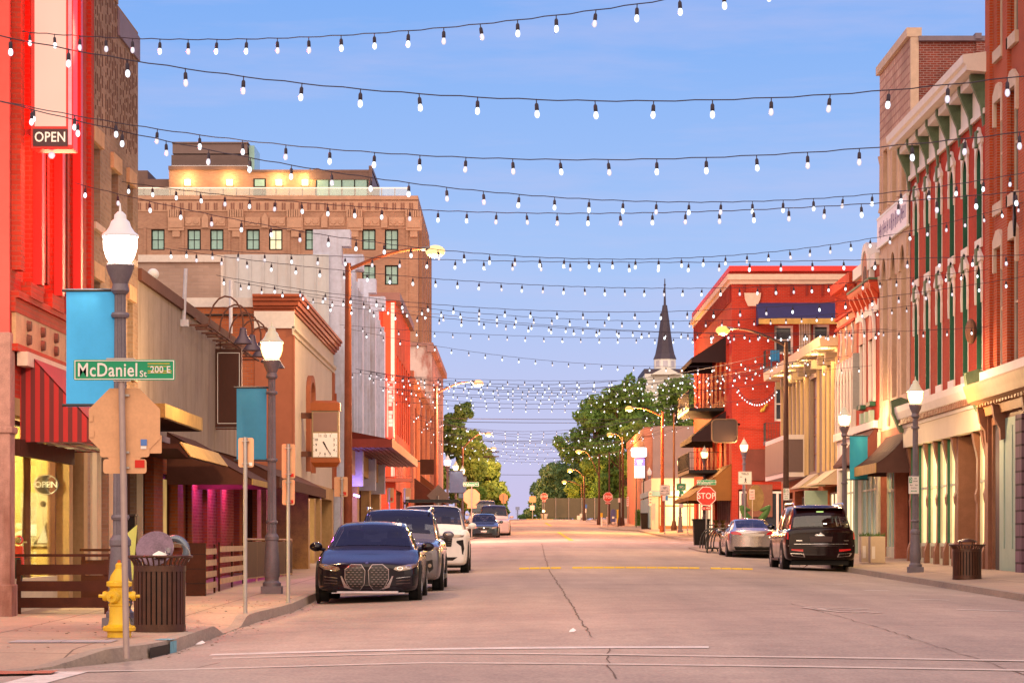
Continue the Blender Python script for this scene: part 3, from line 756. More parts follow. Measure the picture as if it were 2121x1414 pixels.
b = MB(); b.uprism(fr, [(0, 3.25), (1.1, 3.25), (1.28, 3.02), (1.25, 3.0), (1.07, 3.17), (0, 3.17)], 3.4, 9.6); b.build('lower_canopy', m_brown, t2)
b = MB(); b.uprism(fr, [(1.11, 3.27), (1.31, 3.01), (1.33, 3.02), (1.13, 3.29)], 3.4, 9.6); b.build('canopy_edge', m_fascia, t2)

# ================================================================== L3: tan stucco restaurant
t3 = building('stucco_restaurant', 'low tan stucco building with gooseneck lamps, dark awnings and purple lit brick patio', (-7.1, 50.45, sz(52)))
fr = FR('L', -7.1, 50.45); U1 = 24.4; z0 = sz(50) - .3
b = MB(); b.wall(fr, 0, 19.6, 3.5, 6.45); b.shell(fr, 0, 19.6, 12, 3.5, 6.45); b.build('upper_wall', m_stuc, t3)
b = MB(); b.fbox(fr, -.01, 19.62, -.3, .07, 6.45, 6.68); b.build('coping', m_brownmet, t3)
holes = [(.4, 2.2, z0 + 1.4, 3.2), (3.6, 6.0, z0 + 1.25, 2.9), (17.2, 18.8, z0, 3.0), (19.6, 23.6, z0, 3.0)]
b = MB(); b.wall(fr, 0, U1, z0, 3.5, holes, .4); b.shell(fr, 0, U1, 12, z0, 3.5); b.build('brick_wall', b_orange, t3)
b_patio = BRICK('dark_patio_brick', (.34, .07, .045), (.2, .04, .03), (.34, .14, .09), var=.25)
b = MB(); b.fbox(fr, 7.4, 16.9, .002, .05, z0, 3.3); b.build('patio_wall', b_patio, t3)
b = MB()
for u in (7.3, 10.2, 13.0): b.fbox(fr, u, u + .28, .051, .14, z0, 3.3)
b.each('patio_pier', b_orange, t3)
window(t3, fr, .4, 2.2, z0 + 1.4, 3.2, -.25, .08, 2, 1, m_wooddk, m_glass_dark); window(t3, fr, 3.6, 6.0, z0 + 1.25, 2.9, -.25, .1, 2, 1, m_wooddk, EM('dim_amber_pane', (1, .6, .2), .45, .5, 1.6), sill=(m_tanpan, .2, .12, .3))
door(t3, fr, 17.3, 18.7, sz(68), 2.95, m_wooddk, m_glass_dark, -.3); shopfront(t3, fr, 19.7, 23.5, z0, 2.98, 4, m_wooddk, m_glass_dark, .6, m_tanpan)
awning(t3, fr, 4.2, 9.2, 3.75, 2.78, 1.75, m_canopy, .12, 'dark brown awning over the patio', mv=m_fascia)
awning(t3, fr, 9.35, 24.3, 3.62, 2.95, 1.85, m_canopy, .25, 'long brown fabric awning reaching to the clock', curve=.1)
b = MB(); b.fbox(fr, -.01, 19.6, .003, .07, 3.5, 3.62); b.build('ledge', M('mauve_band', (.42, .31, .30), .8), t3)
for k in range(5):                                  # gooseneck lamps along the coping
    u = 8.6 + k * 2.1; b = MB(); pts = []
    for i in range(15):
        a = i / 14
        if a < .35: pts.append(fr(u, .05 + a * .9, 6.25 + .04 * a))
        else:
            th = (a - .35) / .65 * math.pi * 1.05; pts.append(fr(u, .37 + .38 * (1 - math.cos(th)), 6.27 + .62 * math.sin(th) + .05))
    b.rope(pts, .022, 6); q = pts[-1]
    g_ = b.build('gooseneck_lamp', m_brownmet, t3, smooth=True)
    s = MB(); s.lathe([(.03, .02), (.07, .0), (.09, -.14), (.2, -.3), (.21, -.34), (.0, -.32)], 14, q); s.build('lamp_shade', M('gunmetal', (.10, .07, .09), .45, .4), g_, smooth=True)
b = MB()
for k in range(11): b.fbox(fr, 7.4 + k * 1.1, 7.43 + k * 1.1, .08, .5, 6.18, 6.22)
b.fbox(fr, 7.3, 19.0, .46, .5, 6.19, 6.23); b.fbox(fr, 7.3, 19.0, .2, .24, 6.3, 6.36); b.build('lamp_rail', m_brownmet, t3)
for u in (8.5, 11.4, 14.5):
    b = MB(); b.sphere(fr(u, .5, 3.02), .035, 8, 6); b.build('violet_spot', m_neonp, t3)
    plight('violet_glow', fr(u, .6, 2.85), 62, (.9, .1, .7), .05, t3)
ds = thing('blade_sign', 'blank dark brown blade sign with white outline hanging on the tan stucco wall', 'sign', (-6.8, 63.5, 5.6))
yb = 63.6; x0, x1 = X(445, yb), X(500, yb)
b = MB(); b.box(x0, x1, yb, yb + .22, Z(884, yb), Z(722, yb)); b.build('panel', M('sign_dark_brown', (.075, .03, .022), .5, var=.1), ds)
b = MB(); q0, q1, w0, w1 = x0 + .06, x1 - .04, Z(877, yb), Z(730, yb)
for a in ((q0, q1, w1 - .015, w1), (q0, q1, w0, w0 + .015), (q0, q0 + .015, w0, w1), (q1 - .015, q1, w0, w1)): b.box(a[0], a[1], yb - .006, yb + .01, a[2], a[3])
b.build('outline', m_text_w, ds)
b = MB(); b.box(-7.1, x1, yb + .09, yb + .13, Z(716, yb), Z(712, yb)); b.box(x0 + .1, x0 + .14, yb + .09, yb + .13, Z(722, yb), Z(700, yb)); b.box(-7.1, x1, yb + .09, yb + .13, Z(889, yb), Z(886, yb)); b.build('bracket', m_brownmet, ds)
gl = thing('globe_light', 'white globe lamp standing on the roof edge of the tan stucco building', 'lamp', (-7.6, 56.5, 6.6))
b = MB(); b.cone((-7.63, 56.5, 6.4), (-7.63, 56.5, 7.05), .04, .03, 8); b.build('post', m_brownmet, gl)
b = MB(); b.sphere((-7.63, 56.5, 7.17), .125, 16, 10); b.build('globe', m_white, gl, smooth=True)
ac = thing('roof_unit', 'grey air conditioning unit on the roof behind the tan stucco parapet', 'air conditioner', (-8.6, 58, 6.6))
b = MB(); b.box(-9.1, -8.35, 57.5, 58.6, 6.5, 7.3); b.build('case', M('ac_grey', (.40, .42, .46), .5, var=.1), ac)
b = MB()
for k in range(8): b.box(-9.02, -8.43, 57.47, 57.5, 6.6 + k * .08, 6.64 + k * .08)
b.build('grille', m_steel, ac)
pp = thing('roof_pole', 'white steel pole standing on the tan stucco roof, holding light strings', 'pole', (-7.0, 57.0, 6.5))
b = MB(); b.cone((X(380, 57), 57, 6.2), (X(385, 57), 57, Z(556, 57)), .045, .04, 8); b.box(X(380, 57) - .1, X(380, 57) + .1, 56.9, 57.1, 6.1, 6.25); b.build('shaft', M('pale_pole', (.5, .5, .58), .5), pp)
pq = thing('roof_pipe', 'thin white vent pipe on the wall behind the tan stucco building', 'pipe', (-7.9, 74.6, 7.0))
b = MB(); b.cone((X(478, 74.6), 74.6, Z(690, 74.6)), (X(478, 74.6), 74.6, Z(580, 74.6)), .05, .05, 8); b.build('pipe', M('pale_pole', (.5, .5, .58), .5), pq)

# ================================================================== L4: cream and terracotta corner building
t4 = building('corniced_building', 'cream and salmon building with deep terracotta cornice, beside the square clock', (-6.2, 75, sz(76)))
fr = FR('L', -6.2, 75.0); ff = FR('F', 75.0, -14.0); U1 = 17.4; z0 = sz(75) - .4; zt = 8.4
b = MB(); b.wall(fr, 0, U1, 3.3, zt - .2, [], .2); b.shell(fr, 0, U1, 1.05, 3.3, zt - .2); b.build('facade', m_creamw, t4)
b = MB(); b.wall(fr, 0, U1, z0, 3.3, [(1.2, 3.4, z0, 2.9), (4.2, 8.4, z0, 2.9), (9.0, 11.0, z0, 2.9), (11.6, 16.6, z0, 2.9)], .6); b.build('ground_floor_wall', m_tanpan, t4)
b = MB(); b.box(-7.26, -6.19, 74.94, 75.02, 3.0, 7.5); b.build('salmon_front', m_pinkwall, t4)
b = MB(); b.box(-7.27, -6.14, 74.9, 75.02, 7.5, 7.98); b.build('white_band', m_offw, t4)
b = MB(); b.fbox(fr, -.06, .22, .003, .06, 3.3, 7.3); b.fbox(fr, 16.6, 17.35, .003, .06, 3.3, 7.3); b.build('corner_pilaster', m_pinkwall, t4)
b = MB(); b.uprism(fr, [(0, 7.32), (.04, 7.32), (.04, 7.42), (.1, 7.46), (.1, 7.55), (0, 7.55)], -.1, U1 + .05); b.build('string_course', m_creamw, t4)
b = MB()
for a, c, d in ((7.98, 8.06, .06), (8.06, 8.14, .12), (8.14, 8.27, .19), (8.27, 8.37, .25), (8.37, 8.45, .3)):
    b.box(-7.3, -6.2 + d, 75 - d, 75 + U1 + d * .6, a, c)
b.build('cornice', m_cornice, t4)
b = MB(); b.box(-14.0, -7.27, 75.0, 92.0, z0, 8.1); b.build('brick_side_wall', b_orange, t4)
b = MB(); b.box(-14.0, -7.3, 74.94, 75.2, 8.1, 8.36); b.build('white_coping', m_offw, t4)
b = MB(); b.box(-14, -7.3, 74.93, 74.99, 7.86, 7.9); b.box(-14, -7.3, 74.93, 74.99, 7.1, 7.14); b.build('brick_dentils', m_text_k, t4)
b = MB(); b.box(-7.3, -5.72, 74.7, 75.3, z0, 3.0); b.build('granite_panel', m_stone, t4, bevel=.01)
for u0, u1, n in ((1.2, 3.4, 2), (4.2, 8.4, 3), (11.6, 16.6, 4)): shopfront(t4, fr, u0 + .02, u1 - .02, z0, 2.88, n, m_steel, m_glass_dark if n != 3 else m_lit2, .6, m_tanpan, None, -.5)
door(t4, fr, 9.2, 10.8, sz(85), 2.85, m_brownmet, m_glass_dark, -.5)
b = MB(); b.fprism(fr, [(5.0, 3.6)] + [(5.0 + 1.1 * (1 - math.cos(math.pi * k / 10)) , 6.0 + .55 * math.sin(math.pi * k / 10)) for k in range(11)] + [(7.2, 3.6), (6.95, 3.6)] + [(6.95 - .85 * (1 - math.cos(math.pi * k / 10)), 5.95 + .4 * math.sin(math.pi * k / 10)) for k in range(11)] + [(5.25, 3.6)], .003, .14); b.build('arch_relief', m_pinkwall, t4)
b = MB(); b.fbox(fr, 16.85, 16.95, .06, .14, 3.4, 6.6); b.build('downpipe', m_cornice, t4)
# square hanging clock
ck = thing('clock', 'square white clock with black numerals under a copper cap on the cream building', 'clock', (-5.5, 78, 4.3))
yb = 78.0; x0, x1 = X(645.5, yb), X(702, yb); zz = lambda py: Z(py, yb); m_cop = M('copper_orange', (.28, .07, .014), .4, .2, var=.15)
b = MB(); b.box(x0, x1, yb, yb + .4, zz(948), zz(850)); b.build('case', M('bronze_case', (.27, .20, .12), .45, .3), ck, bevel=.01)
b = MB(); b.box(x0 - .03, x1 + .03, yb - .03, yb + .43, zz(850), zz(834)); b.hexa([(x0 - .02, yb - .02, zz(834)), (x1 + .02, yb - .02, zz(834)), (x1 + .02, yb + .42, zz(834)), (x0 - .02, yb + .42, zz(834)), (x0 + .1, yb + .06, zz(829)), (x1 - .1, yb + .06, zz(829)), (x1 - .1, yb + .34, zz(829)), (x0 + .1, yb + .34, zz(829))])
b.build('cap', m_cop, ck)
b = MB(); b.hexa([(x0 + .08, yb + .04, zz(967)), (x1 - .08, yb + .04, zz(967)), (x1 - .08, yb + .36, zz(967)), (x0 + .08, yb + .36, zz(967)), (x0 - .02, yb - .02, zz(957)), (x1 + .02, yb - .02, zz(957)), (x1 + .02, yb + .42, zz(957)), (x0 - .02, yb + .42, zz(957))]); b.box(x0 - .02, x1 + .02, yb - .02, yb + .42, zz(957), zz(948)); b.build('skirt', m_cop, ck)
b = MB(); b.box(x0 + .05, x1 - .05, yb - .012, yb + .02, zz(893), zz(853)); b.build('blank_panel', M('clock_blank', (.22, .13, .12), .5, var=.05), ck)
b = MB(); b.box(x0 + .045, x1 - .045, yb - .012, yb + .02, zz(946), zz(896.5)); fc = b.build('face', M('clock_white', (.78, .76, .78), .5, var=.03), ck)
cx_, cz_ = (x0 + x1) / 2 - .005, zz(921)
for h in range(1, 13):
    a = math.radians(90 - 30 * h); k = 1 / max(abs(math.cos(a)), abs(math.sin(a))); k = min(k, 1.18)
    text(str(h), .105, m_text_k, fc, (cx_ + .262 * k * math.cos(a), yb - .014, cz_ + .262 * k * math.sin(a)), 'F', name='numeral')
    d = MB(); d.box(cx_ + .33 * k * math.cos(a) - .009, cx_ + .33 * k * math.cos(a) + .009, yb - .016, yb - .01, cz_ + .33 * k * math.sin(a) - .009, cz_ + .33 * k * math.sin(a) + .009); d.build('minute_dot', m_text_k, fc)
def hand(ang, L, wd, nm):
    dx, dz = math.sin(R(ang)), math.cos(R(ang)); px_, pz_ = dz, -dx; c0 = (cx_ - .03, cz_ + .05); b = MB()
    q = [(-.05, wd), (L, wd * .6), (L, -wd * .6), (-.05, -wd)]
    b.add([(c0[0] + dx * a + px_ * w_, yb - y_, c0[1] + dz * a + pz_ * w_) for y_ in (.016, .024) for a, w_ in q], [(0, 1, 2, 3), (7, 6, 5, 4), (0, 1, 5, 4), (1, 2, 6, 5), (2, 3, 7, 6), (3, 0, 4, 7)]); b.build(nm, m_brown, fc)
hand(152, .21, .022, 'hour_hand'); hand(150, .33, .014, 'minute_hand')
b = MB()
for py0, py1 in ((866, 854), (945, 934)): b.box(-6.2, x0 + .01, yb + .14, yb + .26, zz(py0), zz(py1))
b.build('bracket', m_brownmet, ck)

# ================================================================== L5: stepped white theatre
t5 = building('theatre', 'weathered white stepped theatre with vertical fins and red marquee canopy', (-5.85, 93, sz(95)))
fr = FR('L', -5.95, 93.0); U1 = 28.0; z0 = sz(93) - .5; ff = FR('F', 93.0, 0)
b = MB(); b.wall(fr, .3, U1, 5.2, 11.3); b.shell(fr, .3, U1, 14, z0, 11.3); b.build('facade', m_theatd, t5)
b = MB(); b.wall(fr, .3, U1, z0, 5.2, [(1.0, 4.5, z0, 4.0), (6, 9.2, z0, 4.0), (10.6, 18, z0, 4.1), (19.4, 26.6, z0, 4.1)], .5); b.build('ground_floor_wall', m_tanpan, t5)
prof = lambda xr, zt, big: [(xr - (1.3 if big else .75), 3.6), (xr - .02, 3.6), (xr - .02, zt - 1.55), (xr - .3, zt - 1.2), (xr - .3, zt - .58), (xr, zt - .58), (xr, zt), (xr - (1.3 if big else .75), zt)]
for k, (yy, xr) in enumerate(((93.0, -5.66), (101.0, -5.66), (110.4, -5.66), (118.4, -5.66))):
    b = MB(); b.fprism(FR('F', yy, 0), prof(xr, 12.4, k == 0), -.9 if k else -.7, .004); b.build('stepped_fin', m_theat, t5)
b = MB()
for u in (2.2, 4.4, 6.4, 10.6, 13, 15.2, 19.4, 21.6, 23.6, 27.4): b.fbox(fr, u, u + .14, .002, .17, 5.2, 11.2)
b.each('facade_rib', m_theat, t5)
x0 = -13.6; xm = X(465, 93); xr = X(680, 93)
b = MB(); b.box(x0, xm, 92.96, 93.05, 6, 11.25); b.build('brick_side_wall', m_oldwall, t5)
b = MB(); b.box(x0 - .3, xm, 92.86, 93.3, 11.25, 11.5); b.box(xm - .12, xm, 92.9, 93.0, 6, 11.25); b.build('white_coping', m_offw, t5)
b = MB(); b.box(xm, xr, 92.93, 93.0, 6, 11.52)
for k in range(9): q = xm + (xr - xm) * k / 8; b.box(q - .025, q + .025, 92.88, 92.93, 6, 11.5)
b.build('metal_siding', m_panel, t5)
m_marq = M('dark_red_marquee', (.12, .014, .009), .55, var=.2, vs=2)
b = MB(); b.uprism(fr, [(0, 4.92), (1.55, 4.92), (1.55, 5.2), (1.45, 5.22), (0, 5.5)], 3.5, 29.6)
mq = b.build('marquee_canopy', m_marq, t5)
b = MB()
for k in range(7): b.fbox(fr, 3.6, 29.5, .12 + k * .2, .16 + k * .2, 4.885, 4.918)
b.build('soffit_ribs', m_marq, mq)
b = MB(); b.fbox(fr, 3.45, 29.65, 1.552, 1.6, 4.9, 5.24); b.fbox(fr, 3.44, 3.5, .02, 1.6, 4.9, 5.21); b.build('fascia', M('marquee_fascia', (.25, .045, .035), .5, var=.15), mq)
for u0, u1, n in ((1.0, 4.5, 3), (10.6, 18, 5), (19.4, 26.6, 4)): shopfront(t5, fr, u0 + .02, u1 - .02, z0, 3.98, n, m_brownmet, m_glass_dark, .9, m_tanpan, None, -.45)
b = MB(); b.fbox(fr, 6.02, 9.18, -.45, -.4, z0, 3.98); b.build('doorway_panel', m_creampan, t5)
b = MB(); b.fbox(fr, 5.9, 9.3, .05, .09, 3.18, 3.26); b.build('violet_tube', m_neonp, t5)
plight('violet_glow', fr(7.6, .35, 3.0), 120, (.42, .25, 1.0), .2, t5)

# ================================================================== L6-L8 and the hotel across the far street
t6 = building('red_brick_building', 'narrow red brick building with neon blade sign beyond the white theatre', (-6.35, 145, G(145)))
fr = FR('L', -6.35, 145.0); U1 = 21; z0 = G(145) - .5; zt = 14.6
wl = [(2 + 3.1 * k, 3.9 + 3.1 * k, 7.4, 11.8) for k in range(6)]
b = MB(); b.wall(fr, 0, U1, 4.6, zt, wl, .4); b.wall(fr, 0, U1, z0, 4.6, [(1, 9, z0, 4.3), (10, 19.5, z0, 4.3)], .4); b.shell(fr, 0, U1, 14, z0, zt); b.build('wall', BRICK('scarlet_brick', (.50, .075, .035), (.42, .055, .03), (.4, .09, .06), bw=.3, bh=.1), t6)
for a in wl: window(t6, fr, *a, -.3, .12, 1, 2, m_wooddk, m_glass_dark)
b = MB(); b.fbox(fr, -.1, U1 + .1, -14, .25, zt, zt + .45); b.build('roof_cap', m_greypan, t6)
m_orangep = M('orange_red_paint', (.55, .07, .03), .7, var=.12)
b = MB(); b.box(-7.05, -6.62, 144.9, 145.0, 5, zt - .1); b.build('orange_panel', m_orangep, t6)
b = MB(); b.box(-6.6, -6.4, 144.88, 145.0, 5, zt - .1); b.build('white_strip', m_offw, t6)
for a in ((1, 9, 3), (10, 19.5, 4)): shopfront(t6, fr, a[0] + .02, a[1] - .02, z0, 4.28, a[2], m_brownmet, m_glass_dark, .7, m_redpaint, 3.2)
ns_ = thing('neon_sign', 'vertical red neon blade sign glowing beside the white theatre', 'sign', (-6.6, 144, 8))
yb = 143.6; x0, x1 = X(801, yb), X(817, yb)
b = MB(); b.box(x0, x1, yb, yb + .4, Z(908, yb), Z(789, yb)); b.build('cabinet', EM('glowing_red_cabinet', (1, .05, .03), .9), ns_)
b = MB()
for a in ((x0, x0 + .08), (x1 - .08, x1)): b.box(a[0], a[1], yb - .05, yb - .002, Z(905, yb), Z(790, yb))
b.box(x0, x1, yb - .05, yb - .002, Z(793, yb), Z(790, yb)); b.build('neon_outline', EM('pink_hot_neon', (1, .2, .15), 2.3), ns_)
b = MB()
for k in range(10):
    if k == 5: continue
    z_ = Z(800 + k * 8.4, yb); b.box(x0 + .1, x1 - .1 - (.05 if k % 3 == 1 else 0), yb - .05, yb - .002, z_ - .19, z_)
b.build('neon_strokes', EM('white_hot_neon', (1, .24, .19), 2.6), ns_)
b = MB()
for z in (6.2, 9): b.box(x1, -6.3, yb + .15, yb + .25, z, z + .1)
b.build('bracket', m_brownmet, ns_)
plight('neon_glow', (x1 + .2, yb - .9, 7.8), 1300, (1, .06, .04), .3, ns_)
balcony(t6, FR('F', 145.0, -7.0), 0, 1.6, 4.9, 1.0, m_brownmet)

t7 = building('shop_row_building', 'low brick shop row with tall upper windows beyond the neon sign', (-6.35, 166.2, G(170)))
fr = FR('L', -6.35, 166.2); U1 = 44.5; z0 = G(166) - .5; zt = 12.2
wl = [(3 + 5.1 * k, 6 + 5.1 * k, 6.5, 10.3) for k in range(8)]
b = MB(); b.wall(fr, 0, U1, 4.9, zt, wl, .3); b.wall(fr, 0, U1, z0, 4.9, [(2 + 10.6 * k, 10.6 + 10.6 * k, z0, 4.6) for k in range(4)], .4); b.shell(fr, 0, U1, 14, z0, zt); b.build('wall', BRICK('brown_red_brick', (.30, .10, .07), (.24, .08, .06), (.3, .13, .1), bw=.3, bh=.1), t7)
for a in wl: window(t7, fr, *a, -.25, .1, 2, 2, m_offw, m_glass_dark)
b = MB()
for k in range(5): b.fbox(fr, .6 + k * 10.7, 1.3 + k * 10.7, .002, .2, z0, zt)
b.uprism(fr, [(0, 11.3), (.3, 11.5), (.3, 11.7), (0, 11.7)], 0, U1); b.each('pier', b_pink, t7)
for k in range(4): shopfront(t7, fr, 2.02 + 10.6 * k, 10.58 + 10.6 * k, z0, 4.58, 4, m_brownmet, m_lit2 if k == 1 else m_glass_dark, .7, m_wooddk, 3.6)
awning(t7, fr, 2, 10.6, 5.6, 4.2, 2.0, m_canopy, .3); awning(t7, fr, 13, 21, 6.1, 4.6, 1.9, m_canopy, .3); awning(t7, fr, 24, 41, 6.0, 4.7, 1.6, m_brown, .3)
sg = thing('hanging_sign', 'blank brown box sign projecting over the far left pavement', 'sign', (-5.5, 172, 7))
yb = 172.; b = MB(); b.box(X(870, yb), X(899, yb), yb, yb + .3, Z(982, yb), Z(951, yb)); b.build('panel', m_brown, sg); b = MB(); b.box(-6.35, X(872, yb), yb + .1, yb + .18, Z(956, yb), Z(953, yb)); b.build('bracket', m_dark, sg)

t8 = building('white_side_building', 'taller mauve building with flaking white painted brick side wall', (-6.35, 211, G(211)))
fr = FR('L', -6.35, 211.0); U1 = 35; z0 = G(211) - .5; zt = 17.1
b = MB(); b.wall(fr, 0, U1, z0, zt - .6, [(3 + 5 * k, 5.2 + 5 * k, 10, 13.2) for k in range(6)], .3); b.shell(fr, 0, U1, 16, z0, zt - .6); b.build('wall', m_mauve, t8)
b = MB(); b.box(-22, -6.36, 210.9, 211.05, z0, zt); b.build('painted_side_wall', b_white, t8)
b = MB(); b.fbox(fr, -.3, U1, -.4, .35, zt - .6, zt - .1); b.fbox(fr, -.3, U1, -16, .1, zt - .1, zt + .15); b.build('parapet', m_mauve, t8)
for k in range(6): window(t8, fr, 3 + 5 * k, 5.2 + 5 * k, 10, 13.2, -.25, .12, 1, 2, m_offw, m_glass_dark)

# art deco hotel
th = building('hotel', 'tall art deco brick hotel with glass railed roof terrace behind the theatre', (-9, 250, G(250)))
Yh = 250.0; ff = FR('F', Yh, -37.0); xr = X(866, Yh); UW = xr + 37.0; zt = Z(406, Yh); z0 = G(250) - 1
u_ = lambda px: X(px, Yh) + 37.0
rows = [(Z(518, Yh), Z(475, Yh)), (Z(590, Yh), Z(549, Yh)), (Z(664, Yh), Z(623, Yh)), (Z(738, Yh), Z(697, Yh))]
cols = [(-60, -32), (0, 28), (60, 88), (130, 158), (185, 213), (255, 283), (313, 341), (388, 416), (435, 463), (510, 538), (557, 585), (632, 660), (678, 706), (750, 778), (797, 825)]
cols = [c for c in cols if c[0] > 250]
holes = [(u_(c[0]), u_(c[1]), r_[0], r_[1]) for c in cols for r_ in rows]
b = MB(); b.wall(ff, 0, UW, z0, zt, holes, .35); b.shell(ff, 0, UW, 33, z0, zt); b.build('wall', b_hotel, th)
m_cream_blind = M('cream_lit_blind', (.65, .5, .25), .8)
for k, h in enumerate(holes):
    window(th, ff, *h, -.25, .13, 2, 2, m_black, m_lit2 if k == 20 else m_glass_sky, mun=.035)
m_terra = M('terracotta_relief', (.50, .30, .215), .85, var=.2, vs=1.6, bump=.4, bs=6)
b = MB()
b.fbox(ff, 0, UW, 0, .12, zt - .35, zt + .02); b.fbox(ff, 0, UW, 0, .06, zt - 1.45, zt - .5)
b.build('parapet_band', m_terra, th)
b = MB(); n = int(UW / .8)
for k in range(n):
    b.fbox(ff, .15 + k * .8, .3 + k * .8, .06, .1, zt - 1.3, zt - .65); b.fbox(ff, .38 + k * .8, .5 + k * .8, .06, .1, zt - 1.3, zt - .65)
b.build('parapet_notches', M('terracotta_dark', (.26, .13, .1), .9), th)
for pc in (365, 489, 611, 735, 857, 425, 549, 672, 796):
    u = u_(pc); b = MB(); big = pc in (365, 489, 611, 735, 857)
    if big:
        for k in range(7): b.fbox(ff, u - .78 + k * .22, u - .62 + k * .22, .0, .26, Z(450, Yh), Z(434, Yh))
        b.fbox(ff, u - .75, u + .75, 0, .22, Z(478, Yh), Z(450, Yh)); b.fbox(ff, u - .35, u + .35, 0, .16, Z(491, Yh), Z(478, Yh)); b.fbox(ff, u - .62, u + .62, 0, .29, Z(472, Yh), Z(456, Yh))
    else:
        b.fprism(ff, [(u - .3, Z(472, Yh)), (u + .3, Z(472, Yh)), (u + .3, Z(452, Yh)), (u, Z(440, Yh)), (u - .3, Z(452, Yh))], 0, .2)
        b.fbox(ff, u - 1.9, u - .45, 0, .09, Z(468, Yh), Z(450, Yh)); b.fbox(ff, u + .45, u + 1.9, 0, .09, Z(468, Yh), Z(450, Yh))
        for q in (-1.55, -.85, .85, 1.55): b.cone(ff(u + q, .08, Z(459, Yh)), ff(u + q, .15, Z(459, Yh)), .3, .26, 8)
    b.build('deco_relief', m_terra, th)
b = MB(); b.fbox(ff, 0, UW, 0, .05, Z(474, Yh), Z(470, Yh))
for pc in (300, 379, 475, 498, 598, 620, 720, 740, 843): u = u_(pc); b.fbox(ff, u - .12, u + .12, 0, .1, z0, Z(470, Yh))
b.build('deco_ribs', b_hotel, th)
sd = FR('L', xr, Yh); b = MB()
for k in range(5): b.fbox(sd, 2 + k * 6.6, 4.4 + k * 6.6, .01, .35, z0, zt - 1.6)
b.each('side_pier', b_hotel, th)
# roof terrace
Yp = 253.0; b = MB(); zf = zt
b.box(X(350, Yp), X(770, Yp), Yp, Yp + 14, zf - .3, Z(352, Yp)); pent = b.build('penthouse', b_hotel, th)
b = MB(); b.box(X(349, Yp), X(512, Yp), Yp - .15, Yp + 14.2, Z(352, Yp), Z(344, Yp)); b.box(X(512, Yp), X(771, Yp), Yp - .15, Yp + 14.2, Z(357, Yp), Z(352, Yp)); b.box(X(640, Yp), X(766, Yp), Yp - .12, Yp, Z(372, Yp), Z(357, Yp)); b.box(X(764, Yp), X(771, Yp), Yp - .2, Yp + 14, zf - .2, Z(344, Yp)); b.build('penthouse_trim', m_greypan, pent)
b = MB(); b.box(X(655, Yp), X(763, Yp), Yp - .05, Yp, zf, Z(373, Yp)); pw = b.build('glazing', m_glass_sky, pent)
b = MB()
for k in range(5): q = X(655 + 26.5 * k, Yp); b.box(q - .05, q + .05, Yp - .1, Yp - .051, zf, Z(373, Yp))
b.build('mullions', m_black, pw)
b = MB(); b.box(X(525, Yp), X(551, Yp), Yp - .06, Yp, zf, Z(370, Yp)); dr = b.build('door', m_black, pent)
b = MB(); b.box(X(528, Yp), X(548, Yp), Yp - .08, Yp - .061, Z(386, Yp), Z(372, Yp)); b.build('pane', m_glass_sky, dr)
for px_ in (389, 476, 578, 632):
    b = MB(); b.box(X(px_ - 6, Yp), X(px_ + 6, Yp), Yp - .3, Yp - .02, Z(384, Yp), Z(373, Yp)); b.build('wall_lamp', EM('terrace_lamp', (1, .72, .3), 9), pent)
    plight('terrace_glow', (X(px_, Yp), Yp - .9, Z(372, Yp)), 260, (1, .62, .22), .2, pent)
Yt = 256.; m_tier = M('taupe_siding', (.20, .14, .135), .5, var=.08)
b = MB(); b.box(X(355, Yt), X(514, Yt), Yt, Yt + 9, Z(345, Yt), Z(321, Yt)); b.box(X(357, Yt), X(512, Yt), Yt + .1, Yt + 9, Z(318, Yt), Z(297, Yt)); b.box(X(356, Yt), X(514, Yt), Yt - .02, Yt + 9, Z(297, Yt), Z(294, Yt)); b.box(X(372, Yt), X(376, Yt), Yt + .4, Yt + .7, Z(321, Yt), Z(318, Yt)); b.box(X(356, Yt), X(512, Yt), Yt + 2, Yt + 8, Z(322, Yt), Z(317, Yt))
for k in range(9): b.box(X(355, Yt), X(514, Yt), Yt - .04, Yt, Z(323 + k * 2.4, Yt), Z(322 + k * 2.4, Yt))
pt_ = b.build('rooftop_tier', m_tier, th)
b = MB(); b.box(X(356, Yt), X(514, Yt), Yt - .06, Yt, Z(346.5, Yt), Z(343.5, Yt)); b.build('light_strip', EM('cove_strip', (1, .86, .78), 2.2), pt_)
b = MB(); b.box(X(515, Yt), X(526, Yt), Yt + .5, Yt + 6, Z(351, Yt), Z(300, Yt)); b.build('glass_screen', m_glass_sky, pt_)
b = MB(); b.box(X(296, Yp), X(350, Yp), Yp + 1, Yp + 8, zf, Z(368, Yp)); b.box(X(270, Yp), X(300, Yp), Yp + 2, Yp + 8, zf, Z(347, Yp)); b.build('stair_bulkhead', m_greypan, th)
b = MB(); n = 21; x0, x1 = X(270, Yh), X(845, Yh)
for k in range(n + 1): q = x0 + (x1 - x0) * k / n; b.box(q - .04, q + .04, Yh + .25, Yh + .33, zt, Z(389, Yh))
rl = b.build('terrace_railing', m_steel, th)
b = MB(); b.box(x0, x1, Yh + .22, Yh + .36, Z(389.5, Yh), Z(387.5, Yh)); b.box(x1 - .14, x1, Yh + .36, Yh + 9, Z(389.5, Yh), Z(387.5, Yh)); b.build('handrail_light', EM('rail_led', (1, .68, .48), 1.6), rl)
b = MB(); b.box(x0, x1, Yh + .28, Yh + .30, zt + .1, Z(390, Yh)); b.build('glass_panels', GLASSY('rail_glass', (.75, .82, .82), .35), rl)
b = MB(); b.cone((X(552, Yp), Yp + 6, Z(352, Yp)), (X(552, Yp), Yp + 6, Z(338, Yp)), 1.05, .85, 14); b.build('roof_vent', m_steel, th)
